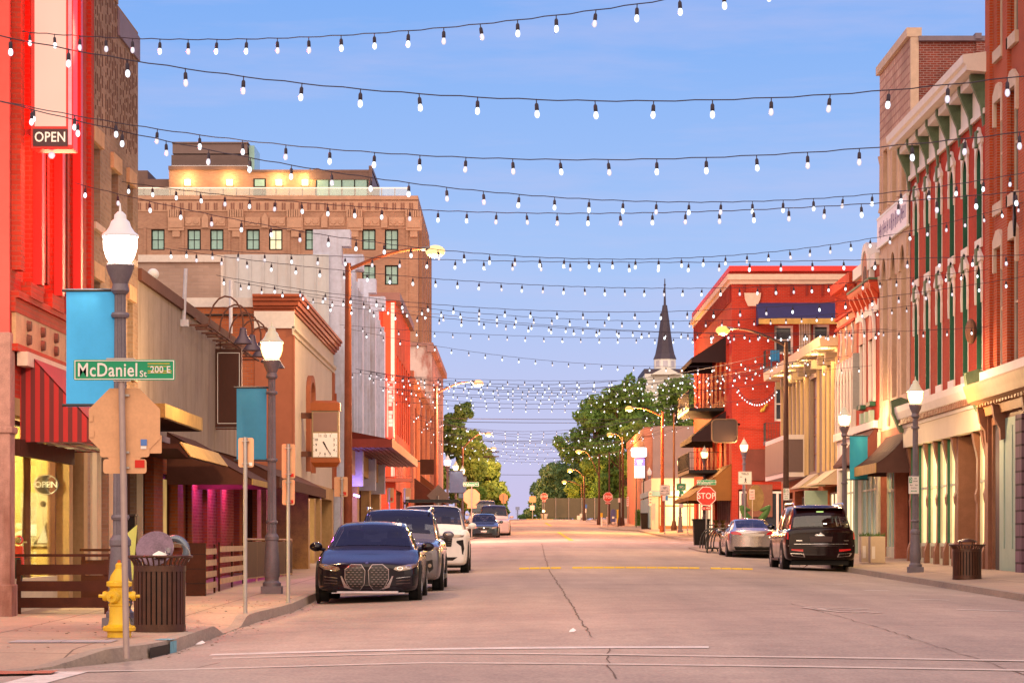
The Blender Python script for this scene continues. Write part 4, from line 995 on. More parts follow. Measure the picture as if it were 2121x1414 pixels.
b = MB(); b.cone((X(636, Yp), Yp + 4, Z(352, Yp)), (X(636, Yp), Yp + 4, Z(337, Yp)), .08, .08, 6); b.build('roof_stack', m_steel, th)
b = MB(); b.cone((X(650, Yp), Yp + 4, Z(352, Yp)), (X(650, Yp), Yp + 4, Z(345, Yp)), .1, .1, 6); b.sphere((X(650, Yp), Yp + 4, Z(342, Yp)), .45, 12, 8, sc=(1, .4, .6)); b.build('satellite_dish', m_greypan, th)
# ================================================================== RIGHT SIDE
m_green = M('dark_green_paint', (.03, .105, .065), .55, var=.2, vs=3)
m_verd = M('verdigris_bracket', (.10, .14, .085), .7, var=.3, vs=4)
m_trimw = M('painted_white_trim', (.68, .59, .55), .65, var=.08, vs=3)
m_ochrew = M('ornate_brown_pilaster', (.19, .085, .055), .6, var=.2, vs=4)
m_sea = M('sea_green_paint', (.27, .36, .30), .6, var=.1, vs=2)
m_palegreen = M('pale_cream_green', (.52, .50, .38), .7, var=.08)
# ---- R1 orange brick
r1 = building('orange_brick_building', 'orange brick building with stone window hoods at the right edge, above the sea green shopfront', (12.5, 56, sz(65)))
fr = FR('R', 12.5, 54.0); U1 = 15.65; z0 = sz(60) - .3; zt = 18.5
wc = [13.95, 12.05, 9.2, 7.3, 4.4, 2.4]
wl = [(c - .48, c + .48, a, e) for c in wc for a, e in ((5.95, 9.0), (10.15, 12.75), (14.1, 17.0))]
b = MB(); b.wall(fr, 0, U1, 5.5, zt, wl, .18); b.shell(fr, 0, U1, 14, z0, zt); b.build('wall', b_rust, r1)
b = MB(); b.wall(fr, 0, U1, z0, 5.5, [(.5, 4, z0, 4.5), (4.6, 9, z0, 4.5), (9.6, 15.0, z0, 4.5)], .5); b.build('shopfront_wall', m_ochrew, r1)
b = MB()
for u in (15.25, 13.0 - .2, 10.6, 8.25, 5.8, 3.3): b.fbox(fr, u - .32, u + .32, .002, .1, 5.6, zt)
b.each('brick_pier', b_rust, r1)
for a in wl: window(r1, fr, *a, -.16, .08, 1, 2, m_limest, m_glass_dark, sill=(m_limest, .1, .3, .12))
for u0, u1, w0, w1 in wl:
    b = MB(); c = (u0 + u1) / 2
    b.fprism(fr, [(u0 - .16, w1 - .6), (u0 - .01, w1 - .6), (u0 - .01, w1 + .01), (u1 + .01, w1 + .01), (u1 + .01, w1 - .6), (u1 + .16, w1 - .6), (u1 + .16, w1 + .22), (c + .2, w1 + .45), (c - .2, w1 + .45), (u0 - .16, w1 + .22)], .003, .09); b.build('window_hood', m_limest, r1)
b = MB(); b.fbox(fr, -.05, U1, .003, .26, 5.62, 5.9); b.build('stone_band', m_trimw, r1)
m_cornb = M('oak_cornice', (.34, .17, .08), .6, var=.2, vs=3)
b = MB(); b.uprism(fr, [(0, 4.75), (.16, 4.75), (.2, 5.0), (.5, 5.12), (.55, 5.3), (.62, 5.5), (.62, 5.56), (0, 5.6)], -.1, U1 + .25); b.build('shop_cornice', m_cornb, r1)
b = MB()
for k in range(40): b.fbox(fr, .1 + k * .4, .28 + k * .4, .2, .34, 4.98, 5.1)
b.each('dentil', m_cornb, r1)
for u in (15.3, 13.2, 9.3, 4.3):
    b = MB(); b.uprism(fr, [(0, 4.1), (.14, 4.05), (.16, 4.35), (.3, 4.6), (.36, 4.95), (0, 4.95)], u - .1, u + .1); b.build('scroll_bracket', m_ochrew, r1)
for u in (10.6, 8.2):
    b = MB(); b.fprism(fr, [(u - .05, 9.1), (u, 8.9), (u + .05, 9.1), (u + .12, 9.35), (u + .04, 9.5), (u + .08, 9.8), (u, 10.0), (u - .08, 9.8), (u - .04, 9.5), (u - .12, 9.35)], .24, .3); b.build('iron_anchor', m_black, r1)
for u0, u1, n in ((.5, 4, 3), (4.6, 9, 3), (9.6, 15.0, 4)): shopfront(r1, fr, u0 + .02, u1 - .02, z0, 4.48, n, m_sea, m_glass_sky if n == 3 else m_lit2, 1.1, m_sea, 3.4, -.45, .16)
b = MB(); b.fbox(fr, 11.45, 13.9, -.03, .03, z0, 4.6); b.build('sea_green_panel', m_sea, r1)
b = MB(); b.fbox(fr, 10.6, 11.4, -.3, .1, z0, 4.6); b.build('stone_pier', BRICK('violet_stone_blocks', (.15, .09, .12), (.12, .07, .10), (.05, .03, .04), bw=.9, bh=.32, mort=.03), r1)
b = MB(); b.fbox(fr, 13.95, 14.5, -.02, .02, z0, 4.6); b.build('dark_reveal', m_black, r1)
b = MB(); b.fbox(fr, 12.1, 12.18, .03, .05, z0 + 1, 4.4); b.fbox(fr, 13.2, 13.28, .03, .05, z0 + 1, 4.4); b.build('panel_moulding', m_sea, r1)
b = MB(); b.fbox(fr, 15.15, 15.6, .0, .1, z0, 4.75); b.build('end_pilaster', m_ochrew, r1)

# ---- R2 red Italianate
r2b = building('italianate_building', 'bright red brick Italianate building with white bracketed cornice and twelve hooded windows', (12.5, 69.65, sz(76)))
fr = FR('R', 12.5, 69.65); U1 = 13.65; z0 = sz(72) - .3
wc = [1.3, 3.5, 5.7, 7.9, 10.1, 12.3]
wl = [(c - .43, c + .43, a, e) for c in wc for a, e in ((6.05, 8.87), (9.55, 12.0))]
b = MB(); b.wall(fr, 0, U1, 5.6, 13.3, wl, .17); b.shell(fr, 0, U1, 14, z0, 13.3); b.build('wall', b_italian, r2b)
for u0, u1, w0, w1 in wl:
    c = (u0 + u1) / 2; s = w1 - .43
    o = window(r2b, fr, u0, u1, w0, w1, -.155, .06, 1, 2, m_green, m_glass_dark, sill=(m_trimw, .05, .24, .08))
    q = MB(); q.fbox(fr, u1 - .035, u1 - .003, -.15, .004, w0, w1); q.fbox(fr, u0 + .003, u0 + .035, -.15, .004, w0, w1); q.build('jamb', m_green, o)
    q = MB(); q.fbox(fr, u0 - .06, u0 - .004, .002, .018, w0, s); q.build('casing', m_trimw, o)
    oL = [(-.5, s - .6), (-.56, s - .1), (-.5, s), (-.52, s + .4), (-.62, s + .5), (-.62, s + .6), (-.3, s + .78), (-.2, s + .92), (0, s + .98)]
    outer = [(c + a, w_) for a, w_ in oL] + [(c - a, w_) for a, w_ in reversed(oL[:-1])]
    arc = [(c + .425 * math.cos(math.pi * k / 10), s + .425 * math.sin(math.pi * k / 10)) for k in range(11)]
    q = MB(); q.fprism(fr, outer + [(c + .425, s - .6)] + arc + [(c - .425, s - .6)], .003, .05)
    q.fprism(fr, [(c - .62, s + .5), (c + .62, s + .5), (c + .62, s + .6), (c + .3, s + .78), (c - .3, s + .78), (c - .62, s + .6)], .051, .09); q.build('hood', m_trimw, o)
    q = MB(); q.fprism(fr, [(c - .13, s + .42), (c + .13, s + .42), (c + .1, s + .1 + .35), (c + .17, s + .86), (c - .17, s + .86)], .06, .12); q.build('keystone', m_verd, o)
b = MB(); b.uprism(fr, [(0, 13.75), (.62, 13.8), (.62, 13.95), (.7, 14.0), (.72, 14.2), (0, 14.3)], -.25, U1 + .3); b.fbox(fr, 0, U1, 0, .06, 12.75, 13.75); b.fbox(fr, 0, U1, .06, .12, 12.72, 12.86); b.build('cornice', m_trimw, r2b)
b = MB()
for k in range(8):
    u = .25 + k * (U1 - .5) / 7; b.uprism(fr, [(.06, 12.45), (.1, 12.4), (.12, 12.6), (.17, 12.95), (.32, 13.3), (.44, 13.6), (.44, 13.76), (.06, 13.76)], u - .09, u + .09)
b.each('cornice_bracket', m_verd, r2b)
b = MB()
for k in range(7):
    for j in range(7):
        u = .62 + k * (U1 - .5) / 7 + j * .2; b.fbox(fr, u, u + .12, .1, .4, 13.55, 13.74)
b.each('modillion', m_trimw, r2b)
# cast iron shopfront
b = MB(); b.wall(fr, 0, U1, z0, 5.6, [(.35, 13.3, z0, 4.5)], .4); b.build('shop_wall', b_italian, r2b)
m_creamband = M('cream_sign_band', (.62, .50, .36), .7, var=.06)
b = MB(); b.fbox(fr, .0, U1, .003, .22, 4.42, 5.02); b.build('sign_band', m_creamband, r2b)
b = MB(); b.uprism(fr, [(.0, 5.03), (.25, 5.03), (.28, 5.2), (.42, 5.3), (.5, 5.5), (.52, 5.68), (0, 5.74)], -.05, U1 + .05); b.build('shop_cornice', m_trimw, r2b)
b = MB()
for k in range(48): b.fbox(fr, .1 + k * .28, .24 + k * .28, .26, .4, 5.12, 5.3)
b.each('dentil', m_ochrew, r2b)
b = MB()
for u in (-.15, 13.55): b.uprism(fr, [(0, 4.9), (.3, 4.9), (.4, 5.1), (.58, 5.5), (.62, 5.9), (.3, 6.0), (0, 5.9)], u, u + .35)
b.each('end_console', m_verd, r2b)
b = MB()
pil = (.2, 1.5, 4.9, 6.4, 8.1, 9.9, 11.7, 13.3)
for u in pil:
    b.uprism(fr, [(-.2, z0), (.14, z0), (.14, 1.2), (.1, 1.35), (.05, 1.5), (.04, 2.5), (.07, 2.6), (.08, 2.75), (.04, 2.9), (.03, 3.7), (.07, 3.9), (.12, 4.1), (.17, 4.41), (-.2, 4.41)], u - .14, u + .14)
b.each('iron_pilaster', m_ochrew, r2b)
b = MB(); b.fbox(fr, 4.4, 4.75, -1.6, .05, z0, 4.4); b.fbox(fr, 1.6, 4.4, -1.7, -1.6, z0, 4.4); b.build('entry_recess', m_ochrew, r2b)
for u0, u1 in zip(pil[2:], pil[3:]):
    o = shopfront(r2b, fr, u0 + .15, u1 - .15, z0, 4.4, 1, m_palegreen, m_lit, 1.45 - z0, m_palegreen, 3.1, -.12, .07)
    q = MB(); n = 7
    for k in range(n): q.fbox(fr, u0 + .3 + k * (u1 - u0 - .6) / n, u0 + .36 + k * (u1 - u0 - .6) / n, -.0, .012, 1.0, 1.35)
    q.build('vent_slots', m_ochrew, o)
    q = MB(); q.fbox(fr, u1 - .2, u1 - .15, -.1, .05, 1.45, 4.4); q.build('green_edge', m_green, o)
shopfront(r2b, fr, .36, 1.35, z0, 4.4, 1, m_palegreen, m_lit, 1.4 - z0, m_palegreen, 3.1, -.12, .07)
door(r2b, fr, 2.2, 3.4, sz(73), 4.2, m_ochrew, m_lit2, -1.58)
plight('shop_glow', fr(9, .9, 3.2), 90, (1, .74, .34), .4, r2b)
plight('shop_glow', fr(3, .6, 3.6), 40, (1, .74, .34), .3, r2b)
b = MB(); b.sphere((12.28, 71.0, 7.1), .2, 10, 8, sc=(.8, 1, 1.7)); b.build('siren_box', m_ochrew, r2b)

# ---- R3 pale stone
r3 = building('stone_building', 'tall narrow pale stone building with slender arcades beside the red Italianate building', (12.5, 83.3, sz(86)))
fr = FR('R', 12.5, 83.32); U1 = 6.9; z0 = sz(84) - .3; zt = 17.3
m_st = M('pinkish_limestone', (.55, .36, .26), .9, var=.16, vs=1.5, bump=.5, bs=9, stain=(.36, .16, .11), stain_amt=.45)
m_stc = BRICK('rough_stone_blocks', (.52, .33, .25), (.45, .25, .19), (.36, .18, .14), bw=.42, bh=.27, mort=.03, bump=1.5)
wl = []
for k in range(3): c = 1.35 + k * 2.1; wl += [(c - .55, c + .55, 6.2, 11.0), (c - .5, c + .5, 12.6, 14.6)]
b = MB(); b.wall(fr, 0, U1, 5.2, 15.0, wl, .45); b.build('wall', m_st, r3)
b = MB(); b.wall(fr, 0, U1, 15.0, zt); b.build('block_wall', m_stc, r3)
b = MB(); b.quad(fr(U1, 0, z0), fr(U1, -14, z0), fr(U1, -14, zt), fr(U1, 0, zt)); b.quad(fr(0, 0, zt), fr(U1, 0, zt), fr(U1, -14, zt), fr(0, -14, zt)); b.quad(fr(0, -14, z0), fr(U1, -14, z0), fr(U1, -14, zt), fr(0, -14, zt)); b.build('back_wall', b_oldbrick, r3)
b = MB(); b.box(12.75, 20, 83.28, 83.34, z0, zt - .15); b.box(14.55, 20, 83.16, 83.28, z0, zt - .15); b.build('brick_side_wall', b_oldbrick, r3)
b = MB(); b.box(12.5, 12.76, 83.24, 83.36, z0, zt); b.build('quoin', m_limest, r3)
b = MB(); b.box(12.75, 20, 83.1, 83.5, zt - .15, zt); b.box(14.5, 14.7, 83.05, 83.5, zt - .1, zt + .08); b.box(16.6, 16.8, 83.05, 83.5, zt - .1, zt + .08); b.build('side_coping', m_purp, r3)
b = MB(); b.fbox(fr, -.1, U1 + .1, -.35, .12, zt, zt + .28); b.build('coping', m_limest, r3)
for k in range(3):
    c = 1.35 + k * 2.1
    for a, e in ((6.2, 11.0), (12.6, 14.6)): window(r3, fr, c - .55 if a < 8 else c - .5, c + .55 if a < 8 else c + .5, a, e, -.42, .08, 1, 3, m_ochrew, m_glass_dark)
for k in range(4):
    c = .3 + k * 2.1; b = MB(); p0, p1 = fr(c, .02, 5.4), fr(c, .02, 10.2)
    b.lathe([(.2, 0), (.2, .25), (.15, .4), (.14, 4.6), (.2, 4.9), (.22, 5.15)], 14, fr(c, -.1, 5.3)); b.lathe([(.16, 0), (.12, .2), (.11, 1.6), (.17, 1.9)], 12, fr(c, -.06, 12.6)); b.build('column', m_st, r3, smooth=35)
for k in range(3):
    c = 1.35 + k * 2.1; arc = [(c + .55 * math.cos(math.pi * q / 10), 10.15 + .8 * math.sin(math.pi * q / 10)) for q in range(11)]
    b = MB(); b.fprism(fr, [(c - 1.0, 11.15), (c - .9, 10.15)] + list(reversed(arc)) + [(c + .9, 10.15), (c + 1.0, 11.15)], .003, .06); b.build('arch', m_st, r3)
m_sgn = M('faded_sign_pink', (.82, .72, .76), .7, var=.12, vs=3)
b = MB(); b.fbox(fr, .05, U1 - .1, .04, .1, 11.45, 12.35); sb = b.build('sign_board', m_sgn, r3)
b = MB(); b.fbox(fr, .02, U1 - .06, .02, .115, 12.35, 12.42); b.fbox(fr, .02, U1 - .06, .02, .115, 11.38, 11.45); b.build('sign_frame', m_white, sb)
rb = random.Random(11); b = MB(); u = .3
while u < U1 - .6:                                     # weathered, illegible lettering: only its upright strokes survive
    h = rb.uniform(.3, .55); b.fbox(fr, u, u + rb.uniform(.05, .12), .102, .108, 11.9 - h / 2, 11.9 + h / 2)
    if rb.random() < .5: b.fbox(fr, u, u + .22, .102, .1075, 11.88, 11.94)
    u += rb.uniform(.18, .34)
b.build('worn_lettering', M('faded_ink', (.22, .16, .28), .8), sb)
b = MB(); b.wall(fr, 0, U1, z0, 5.2, [(.2, 3.2, z0, 3.9), (3.5, 6.6, z0, 3.9)], .5); b.build('rendered_base', M('rust_render', (.36, .12, .08), .9, var=.25, vs=2, stain=(.2, .06, .04)), r3)
shopfront(r3, fr, 3.52, 6.58, z0, 3.88, 3, m_palegreen, m_glass_sky, .8, m_palegreen, 3.2, -.3, .09); door(r3, fr, .9, 2.3, sz(84), 3.6, m_wooddk, m_glass_dark, -.45)
b = MB(); b.fbox(fr, .22, .88, -.48, -.4, z0, 3.88); b.fbox(fr, 2.32, 3.18, -.48, -.4, z0, 3.88); b.build('timber_panel', m_wooddk, r3)
m_aw1 = M('brown_striped_canvas', (.085, .04, .035), .8, var=.12, vs=5)
awning(r3, fr, .1, 5.4, 4.95, 3.95, 1.05, m_aw1, .3, 'dark brown curved awning', mv=m_fascia, curve=-.1, ribs=12)
b = MB(); b.fbox(fr, 6.7, 6.9, 0, .08, z0, 5.2); b.build('edge_pier', m_palegreen, r3)

# ---- R4 two part brick with dormer
r4 = building('dormer_building', 'two storey red and pink brick building with arched dormer and pair of round headed windows', (12.5, 90.25, sz(95)))
fr = FR('R', 12.5, 90.25); U1 = 11.8; z0 = sz(92) - .3; us = 6.0
wl = [(c - .42, c + .42, 6.3, 9.4) for c in (1.5, 4.0)]
b = MB(); b.wall(fr, 0, us, 5.3, 10.9, [(c - .42, c + .42, 6.3, 8.35) for c in (1.5, 4.0)], .3); b.shell(fr, 0, U1, 13, z0, 10.9); b.build('red_wall', b_italian, r4)
b = MB(); b.wall(fr, us, U1, 5.3, 10.9); b.build('pink_wall', b_pink, r4)
b = MB(); b.wall(fr, 0, U1, z0, 5.3, [(.3, 5.6, z0, 4.2), (6.2, 11.4, z0, 4.2)], .4); b.build('ground_wall', m_trimw, r4)
for c in (1.5, 4.0):
    o = window(r4, fr, c - .42, c + .42, 6.3, 8.35, -.25, .08, 1, 2, m_trimw, m_glass_sky, sill=(m_green, .2, .15, .1))
    for rr, d, mm in ((.62, .1, m_trimw), (.47, .13, M('pink_fan_panel', (.62, .26, .2), .7, var=.2, vs=8))):
        arc = [(c + rr * math.cos(math.pi * q / 12), 8.45 + rr * 1.75 * math.sin(math.pi * q / 12)) for q in range(13)]
        q = MB(); q.fprism(fr, arc, .003, d); q.build('fanlight' if rr < .5 else 'arch_surround', mm, o)
    q = MB(); q.fbox(fr, c - .62, c - .43, .003, .1, 6.3, 8.44); q.fbox(fr, c + .43, c + .62, .003, .1, 6.3, 8.44); q.build('casing', m_trimw, o)
m_shut = M('grey_shutter', (.30, .28, .28), .5)
b = MB(); b.fbox(fr, 4.45, 4.5, .06, .34, 6.2, 8.2); b.build('open_shutter', m_shut, r4)
b = MB(); b.uprism(fr, [(0, 9.95), (.06, 9.95), (.32, 10.25), (.35, 10.3), (.35, 10.38), (0, 10.38)], .05, 5.9); b.build('bracketed_eave', m_orangep, r4)
b = MB(); b.fbox(fr, 0, 5.95, 0, .38, 10.385, 10.46); b.build('eave_roof', m_verd, r4)
b = MB()
for k in range(6): b.uprism(fr, [(.02, 9.55), (.06, 9.55), (.3, 10.1), (.3, 10.24), (.02, 10.24)], .15 + k * 1.08, .4 + k * 1.08)
b.each('eave_bracket', m_orangep, r4)
b = MB(); b.fbox(fr, .05, 5.9, .003, .06, 9.35, 9.74); b.build('white_frieze', m_trimw, r4)
b = MB(); b.uprism(fr, [(-.3, 10.9), (.25, 10.9), (.28, 11.0), (.28, 11.25), (-.3, 11.3)], us, U1); b.fbox(fr, us, U1, .003, .1, 9.9, 10.0); b.fbox(fr, us, U1, .003, .1, 9.5, 9.6); b.build('parapet', b_italian, r4)
b = MB()
for k in range(20): b.fbox(fr, us + .1 + k * .28, us + .2 + k * .28, .003, .1, 10.02, 10.85)
b.each('corbel', b_italian, r4)
b = MB(); b.fbox(fr, 0, us, -.4, .15, 10.9, 11.3); b.build('white_parapet', m_trimw, r4)
arc = lambda c, r_, s_, n=12: [(c + r_ * math.cos(math.pi * q / n), s_ + r_ * math.sin(math.pi * q / n)) for q in range(n + 1)]
b = MB(); b.fprism(fr, arc(2.3, 1.05, 10.85) + [(1.25, 10.1), (3.35, 10.1)], -2.2, .16); dm = b.build('dormer', m_trimw, r4, smooth=30)
b = MB(); b.fprism(fr, arc(2.3, .72, 10.8) + [(1.58, 10.2), (3.02, 10.2)], .162, .19); b.build('arched_light', b_pink, dm)
b = MB(); o_ = arc(2.3, 1.0, 10.85); i_ = arc(2.3, .75, 10.85); b.fprism(fr, o_ + list(reversed(i_)), .162, .22); b.build('arch_trim', m_trimw, dm)
b = MB(); b.fprism(fr, arc(2.3, .42, 10.65) + [(1.88, 10.3), (2.72, 10.3)], .195, .21); b.build('pane', m_glass_dark, dm)
for k in range(3):
    c = 7.0 + k * 1.7; b = MB(); b.fprism(fr, [(c - .28, 9.0), (c, 8.4), (c + .28, 9.0), (c, 9.6)], .003, .06); dmd = b.build('diamond_ornament', m_trimw, r4)
    b = MB(); b.fprism(fr, [(c - .16, 9.0), (c, 8.65), (c + .16, 9.0), (c, 9.35)], .062, .075); b.build('diamond_centre', m_redpaint, dmd)
for k in range(6):
    c = 6.6 + k * .92; b = MB(); b.fprism(fr, [(c - .42, 5.6), (c - .3, 5.6), (c - .3, 7.4), (c, 8.0), (c + .3, 7.4), (c + .3, 5.6), (c + .42, 5.6), (c + .42, 7.45), (c, 8.25), (c - .42, 7.45)], .003, .1); tr_ = b.build('pointed_tracery', m_trimw, r4)
    b = MB(); b.fprism(fr, [(c - .29, 5.62), (c + .29, 5.62), (c + .29, 7.39), (c, 7.98), (c - .29, 7.39)], .003, .03); b.build('tracery_panel', m_pinkwall, tr_)
b = MB(); b.fbox(fr, us, U1, .003, .15, 5.3, 5.58); b.fbox(fr, 0, us, .003, .2, 5.35, 5.6); b.build('string_course', m_trimw, r4)
for k, c in enumerate((1.0, 2.2, 3.4)):
    b = MB(); b.fbox(fr, c, c + .35, .04, .2, 5.62, 6.0); b.build('window_box', m_sea, r4)
awning(r4, fr, .3, 5.0, 5.5, 4.2, .95, M('maroon_awning', (.10, .03, .025), .8, var=.1), .1, 'maroon sloped awning')
shopfront(r4, fr, .32, 5.58, z0, 4.18, 4, m_palegreen, m_glass_sky, .9, m_trimw, 3.3); shopfront(r4, fr, 6.22, 11.38, z0, 4.18, 4, m_palegreen, m_lit2, .7, m_trimw, 3.3)
b = MB(); b.fbox(fr, 5.6, 6.1, .01, .12, z0, 5.2); b.build('green_pier', m_sea, r4)

# ---- R5 overhanging eave with lit soffit
r5 = building('eaved_building', 'modern two storey building with downlit overhanging eave and tall lit window strips', (12.5, 102.1, sz(110)))
fr = FR('R', 12.6, 102.1); U1 = 22.0; z0 = sz(102) - .3; zt = 9.15
m_taupe = M('taupe_piers', (.26, .19, .145), .7, var=.1)
m_warmwall = M('warm_panel', (.60, .42, .22), .8, var=.1)
strips = [.5, 2.0, 3.5, 5.0, 11.6, 13.2, 14.8, 16.4, 18.0, 19.6]
wl = [(u, u + 1.0, 4.6, 8.4) for u in strips] + [(7.2, 10.2, 4.4, 8.3)]
b = MB(); b.wall(fr, 0, U1, 4.2, zt, wl, .3); b.shell(fr, 0, U1, 12, z0, zt); b.build('wall', m_taupe, r5)
b = MB(); b.wall(fr, 0, U1, z0, 4.2, [(.6, 5.6, z0, 3.7), (6.6, 10.8, z0, 3.5), (12, 16, z0, 3.7), (17, 21.4, z0, 3.7)], .5); b.build('brick_base', b_orange, r5)
for k, a in enumerate(wl): window(r5, fr, *a, -.24, .06, 1 if k < 10 else 3, 2 if k < 10 else 5, m_warmwall if k < 10 else m_ochrew, (m_lit2 if k < 4 else (m_lit if k % 2 else m_palegreen)) if k < 10 else M('violet_grey_glass', (.42, .34, .42), .15, var=.4, vs=1.2))
b = MB()
for u in [x - .3 for x in strips] + [6.6, 10.6, 21.2]: b.fbox(fr, u, u + .2, .003, .1, 4.3, 8.6)
b.each('fin', m_warmwall, r5)
b = MB()
for u in [x * 2.4 + .4 for x in range(9)]: b.fbox(fr, u, u + .35, .003, .5, 8.45, 8.8)
b.each('eave_block', m_taupe, r5)
b = MB(); b.uprism(fr, [(-12, 9.15), (.78, 8.98), (.8, 9.12), (.82, 9.34), (-12, 9.6)], -.35, U1 + .3); ev = b.build('eave', M('eave_cream', (.62, .47, .30), .7, var=.06), r5)
b = MB(); b.fbox(fr, 8, 14, -9, -2, 9.5, 11.0); b.build('slate_roof', m_purp, r5) if False else None
for k in range(6):
    u = 1.2 + k * 3.4; b = MB(); b.cone(fr(u, .45, 8.975), fr(u, .45, 9.03), .13, .13, 12); b.build('downlight', EM('downlight', (1, .76, .36), 7, nosample=True), ev)
    plight('downlight_glow', fr(u, .42, 8.7), 60, (1, .66, .26), .1, r5)
b = MB(); b.fbox(fr, 11.4, 20.4, .05, .9, 4.25, 6.05); sg5 = b.build('sign_cabinet', m_trimw, r5)
b = MB(); b.fbox(fr, 11.7, 20.1, .902, .94, 4.45, 5.85); b.build('blank_panel', M('sign_taupe', (.15, .10, .095), .6, var=.06), sg5)
b = MB(); b.fbox(fr, 11.38, 11.396, .15, .8, 4.45, 5.85); b.build('end_panel', M('sign_taupe', (.15, .10, .095), .6), sg5)
for u0, u1 in ((.6, 4.6), (7.0, 10.6)): awning(r5, fr, u0, u1, 4.3, 3.75, .75, M('cream_awning', (.60, .48, .33), .75, var=.05), .06, 'small cream awning')
for u0, u1, n in ((.6, 5.6, 4), (6.6, 10.8, 3), (12, 16, 3), (17, 21.4, 4)): shopfront(r5, fr, u0 + .02, u1 - .02, z0, 3.45, n, m_taupe, m_lit2 if u0 < 1 else m_glass_dark, .7, b_orange, None, -.4)
b = MB(); b.fbox(fr, 3.0, 3.3, .1, 1.0, 2.75, 3.5); b.build('projecting_box_sign', m_sea, r5)
b = MB(); b.fbox(fr, .6, 5.2, .05, .22, 2.45, 2.7); b.build('lit_fascia', m_fascia, r5)

# ---- R6 red corner pub
r6 = building('corner_pub', 'three storey red brick corner building with blue and black awnings and iron balconies', (12, 144, G(144)))
Yf = 144.0; Xc = X(1516, Yf); fr = FR('R', Xc, Yf); ff = FR('F', Yf, Xc); U1 = 30.0; z0 = G(144) - .4; zt = Z(551, Yf)
b_pub = BRICK('pub_red_brick', (.37, .03, .014), (.30, .024, .012), (.30, .07, .05), bw=.25, bh=.085, var=.15)
UF = 9.2
sw = [(2.0 + 3.4 * k, 3.7 + 3.4 * k, a, e) for k in range(8) for a, e in ((5.6, 8.4), (9.6, 12.4))]
b = MB(); b.wall(fr, 0, U1, 4.6, zt, sw, .3); b.wall(fr, 0, U1, z0, 4.6, [(1, 12, z0, 4.2), (13.5, 28, z0, 4.2)], .4); b.quad((Xc, Yf + U1, z0), (Xc + UF, Yf + U1, z0), (Xc + UF, Yf + U1, zt), (Xc, Yf + U1, zt)); b.quad((Xc, Yf, zt - .5), (Xc + UF, Yf, zt - .5), (Xc + UF, Yf + U1, zt - .5), (Xc, Yf + U1, zt - .5)); b.quad((Xc + UF, Yf, z0), (Xc + UF, Yf + U1, z0), (Xc + UF, Yf + U1, zt), (Xc + UF, Yf, zt))
ux = lambda px: X(px, Yf) - Xc
fw = [(ux(1604), ux(1643), Z(733, Yf), Z(674, Yf)), (ux(1684), ux(1718), Z(733, Yf), Z(672, Yf)), (ux(1604), ux(1640), Z(872, Yf), Z(800, Yf))]
b.wall(ff, 0, UF, 4.6, zt, fw, .3); b.wall(ff, 0, UF, z0, 4.6, [(.35, UF - .6, z0, 4.3)], .4); b.build('wall', b_pub, r6)
for a in sw: window(r6, fr, *a, -.22, .1, 2, 2, M('pink_frames', (.55, .3, .28), .6), m_glass_dark)
for a in fw: window(r6, ff, *a, -.22, .12, 1, 2, m_trimw, m_glass_dark)
b = MB(); b.fbox(ff, -.15, UF, -.3, .14, zt - .28, zt); b.fbox(fr, -.145, U1, -.3, .14, zt - .281, zt - .001); b.build('red_coping', m_redsat, r6)
zc = Z(573, Yf); b = MB(); b.fbox(ff, -.25, UF - 1.2, .0, .24, zc - .18, zc + .12); b.fbox(fr, -.241, U1, 0, .24, zc - .181, zc + .119); b.fbox(ff, -.12, UF - 1.2, 0, .1, zc - .4, zc - .18); b.fbox(fr, -.09, U1, 0, .1, zc - .401, zc - .181); b.build('stone_cornice', m_limest, r6)
b = MB()
for k in range(10):
    u = .6 + k * .85
    if u < UF - .6: b.fbox(ff, u, u + .09, .002, .06, Z(612, Yf), zc - .42)
for k in range(34): b.fbox(fr, .5 + k * .85, .72 + k * .85, .002, .12, zc - 1.35, zc - .42)
b.each('corbel', M('dark_brick_corbel', (.20, .03, .025), .9), r6)
b = MB(); b.fprism(ff, [(ux(1541), Z(607, Yf)), (ux(1576), Z(607, Yf)), (ux(1574), Z(620, Yf)), (ux(1568), Z(634, Yf)), (ux(1549), Z(634, Yf)), (ux(1543), Z(620, Yf))], .003, .12); b.build('stone_plaque', m_limest, r6)
m_navy = M('navy_awning', (.035, .035, .11), .7, var=.1)
m_blk = M('black_awning', (.022, .012, .014), .7, var=.1)
awning(r6, ff, ux(1566), ux(1733), Z(627, Yf), Z(664, Yf), 1.5, m_navy, .3, 'navy blue awning over the balcony', mv=m_fascia)
awning(r6, fr, 4, 14, 12.9, 11.7, 1.9, m_blk, .25, 'black upper awning'); awning(r6, fr, 4, 14, 8.75, 7.3, 1.9, m_blk, .25, 'black lower awning')
balcony(r6, fr, 5, 15, 8.98, 2.0, m_black); balcony(r6, fr, 5, 15, 5.5, 2.0, m_black)
balcony(r6, ff, ux(1581), ux(1650), Z(766, Yf), 1.3, m_dark, M('balcony_slate', (.14, .14, .18), .6)); balcony(r6, ff, ux(1581), ux(1650), Z(915, Yf), 1.3, m_dark, M('balcony_slate', (.14, .14, .18), .6))
awning(r6, fr, .2, 12.5, 5.7, 3.9, 2.3, M('amber_brown_awning', (.17, .075, .02), .75, var=.15, vs=2), .2, 'large brown awning over the pub corner')
b = MB(); b.fbox(ff, ux(1541), ux(1614), .003, .12, Z(995, Yf), Z(930, Yf)); b.build('maroon_fascia', M('maroon_board', (.12, .035, .028), .6, var=.2, vs=2), r6)
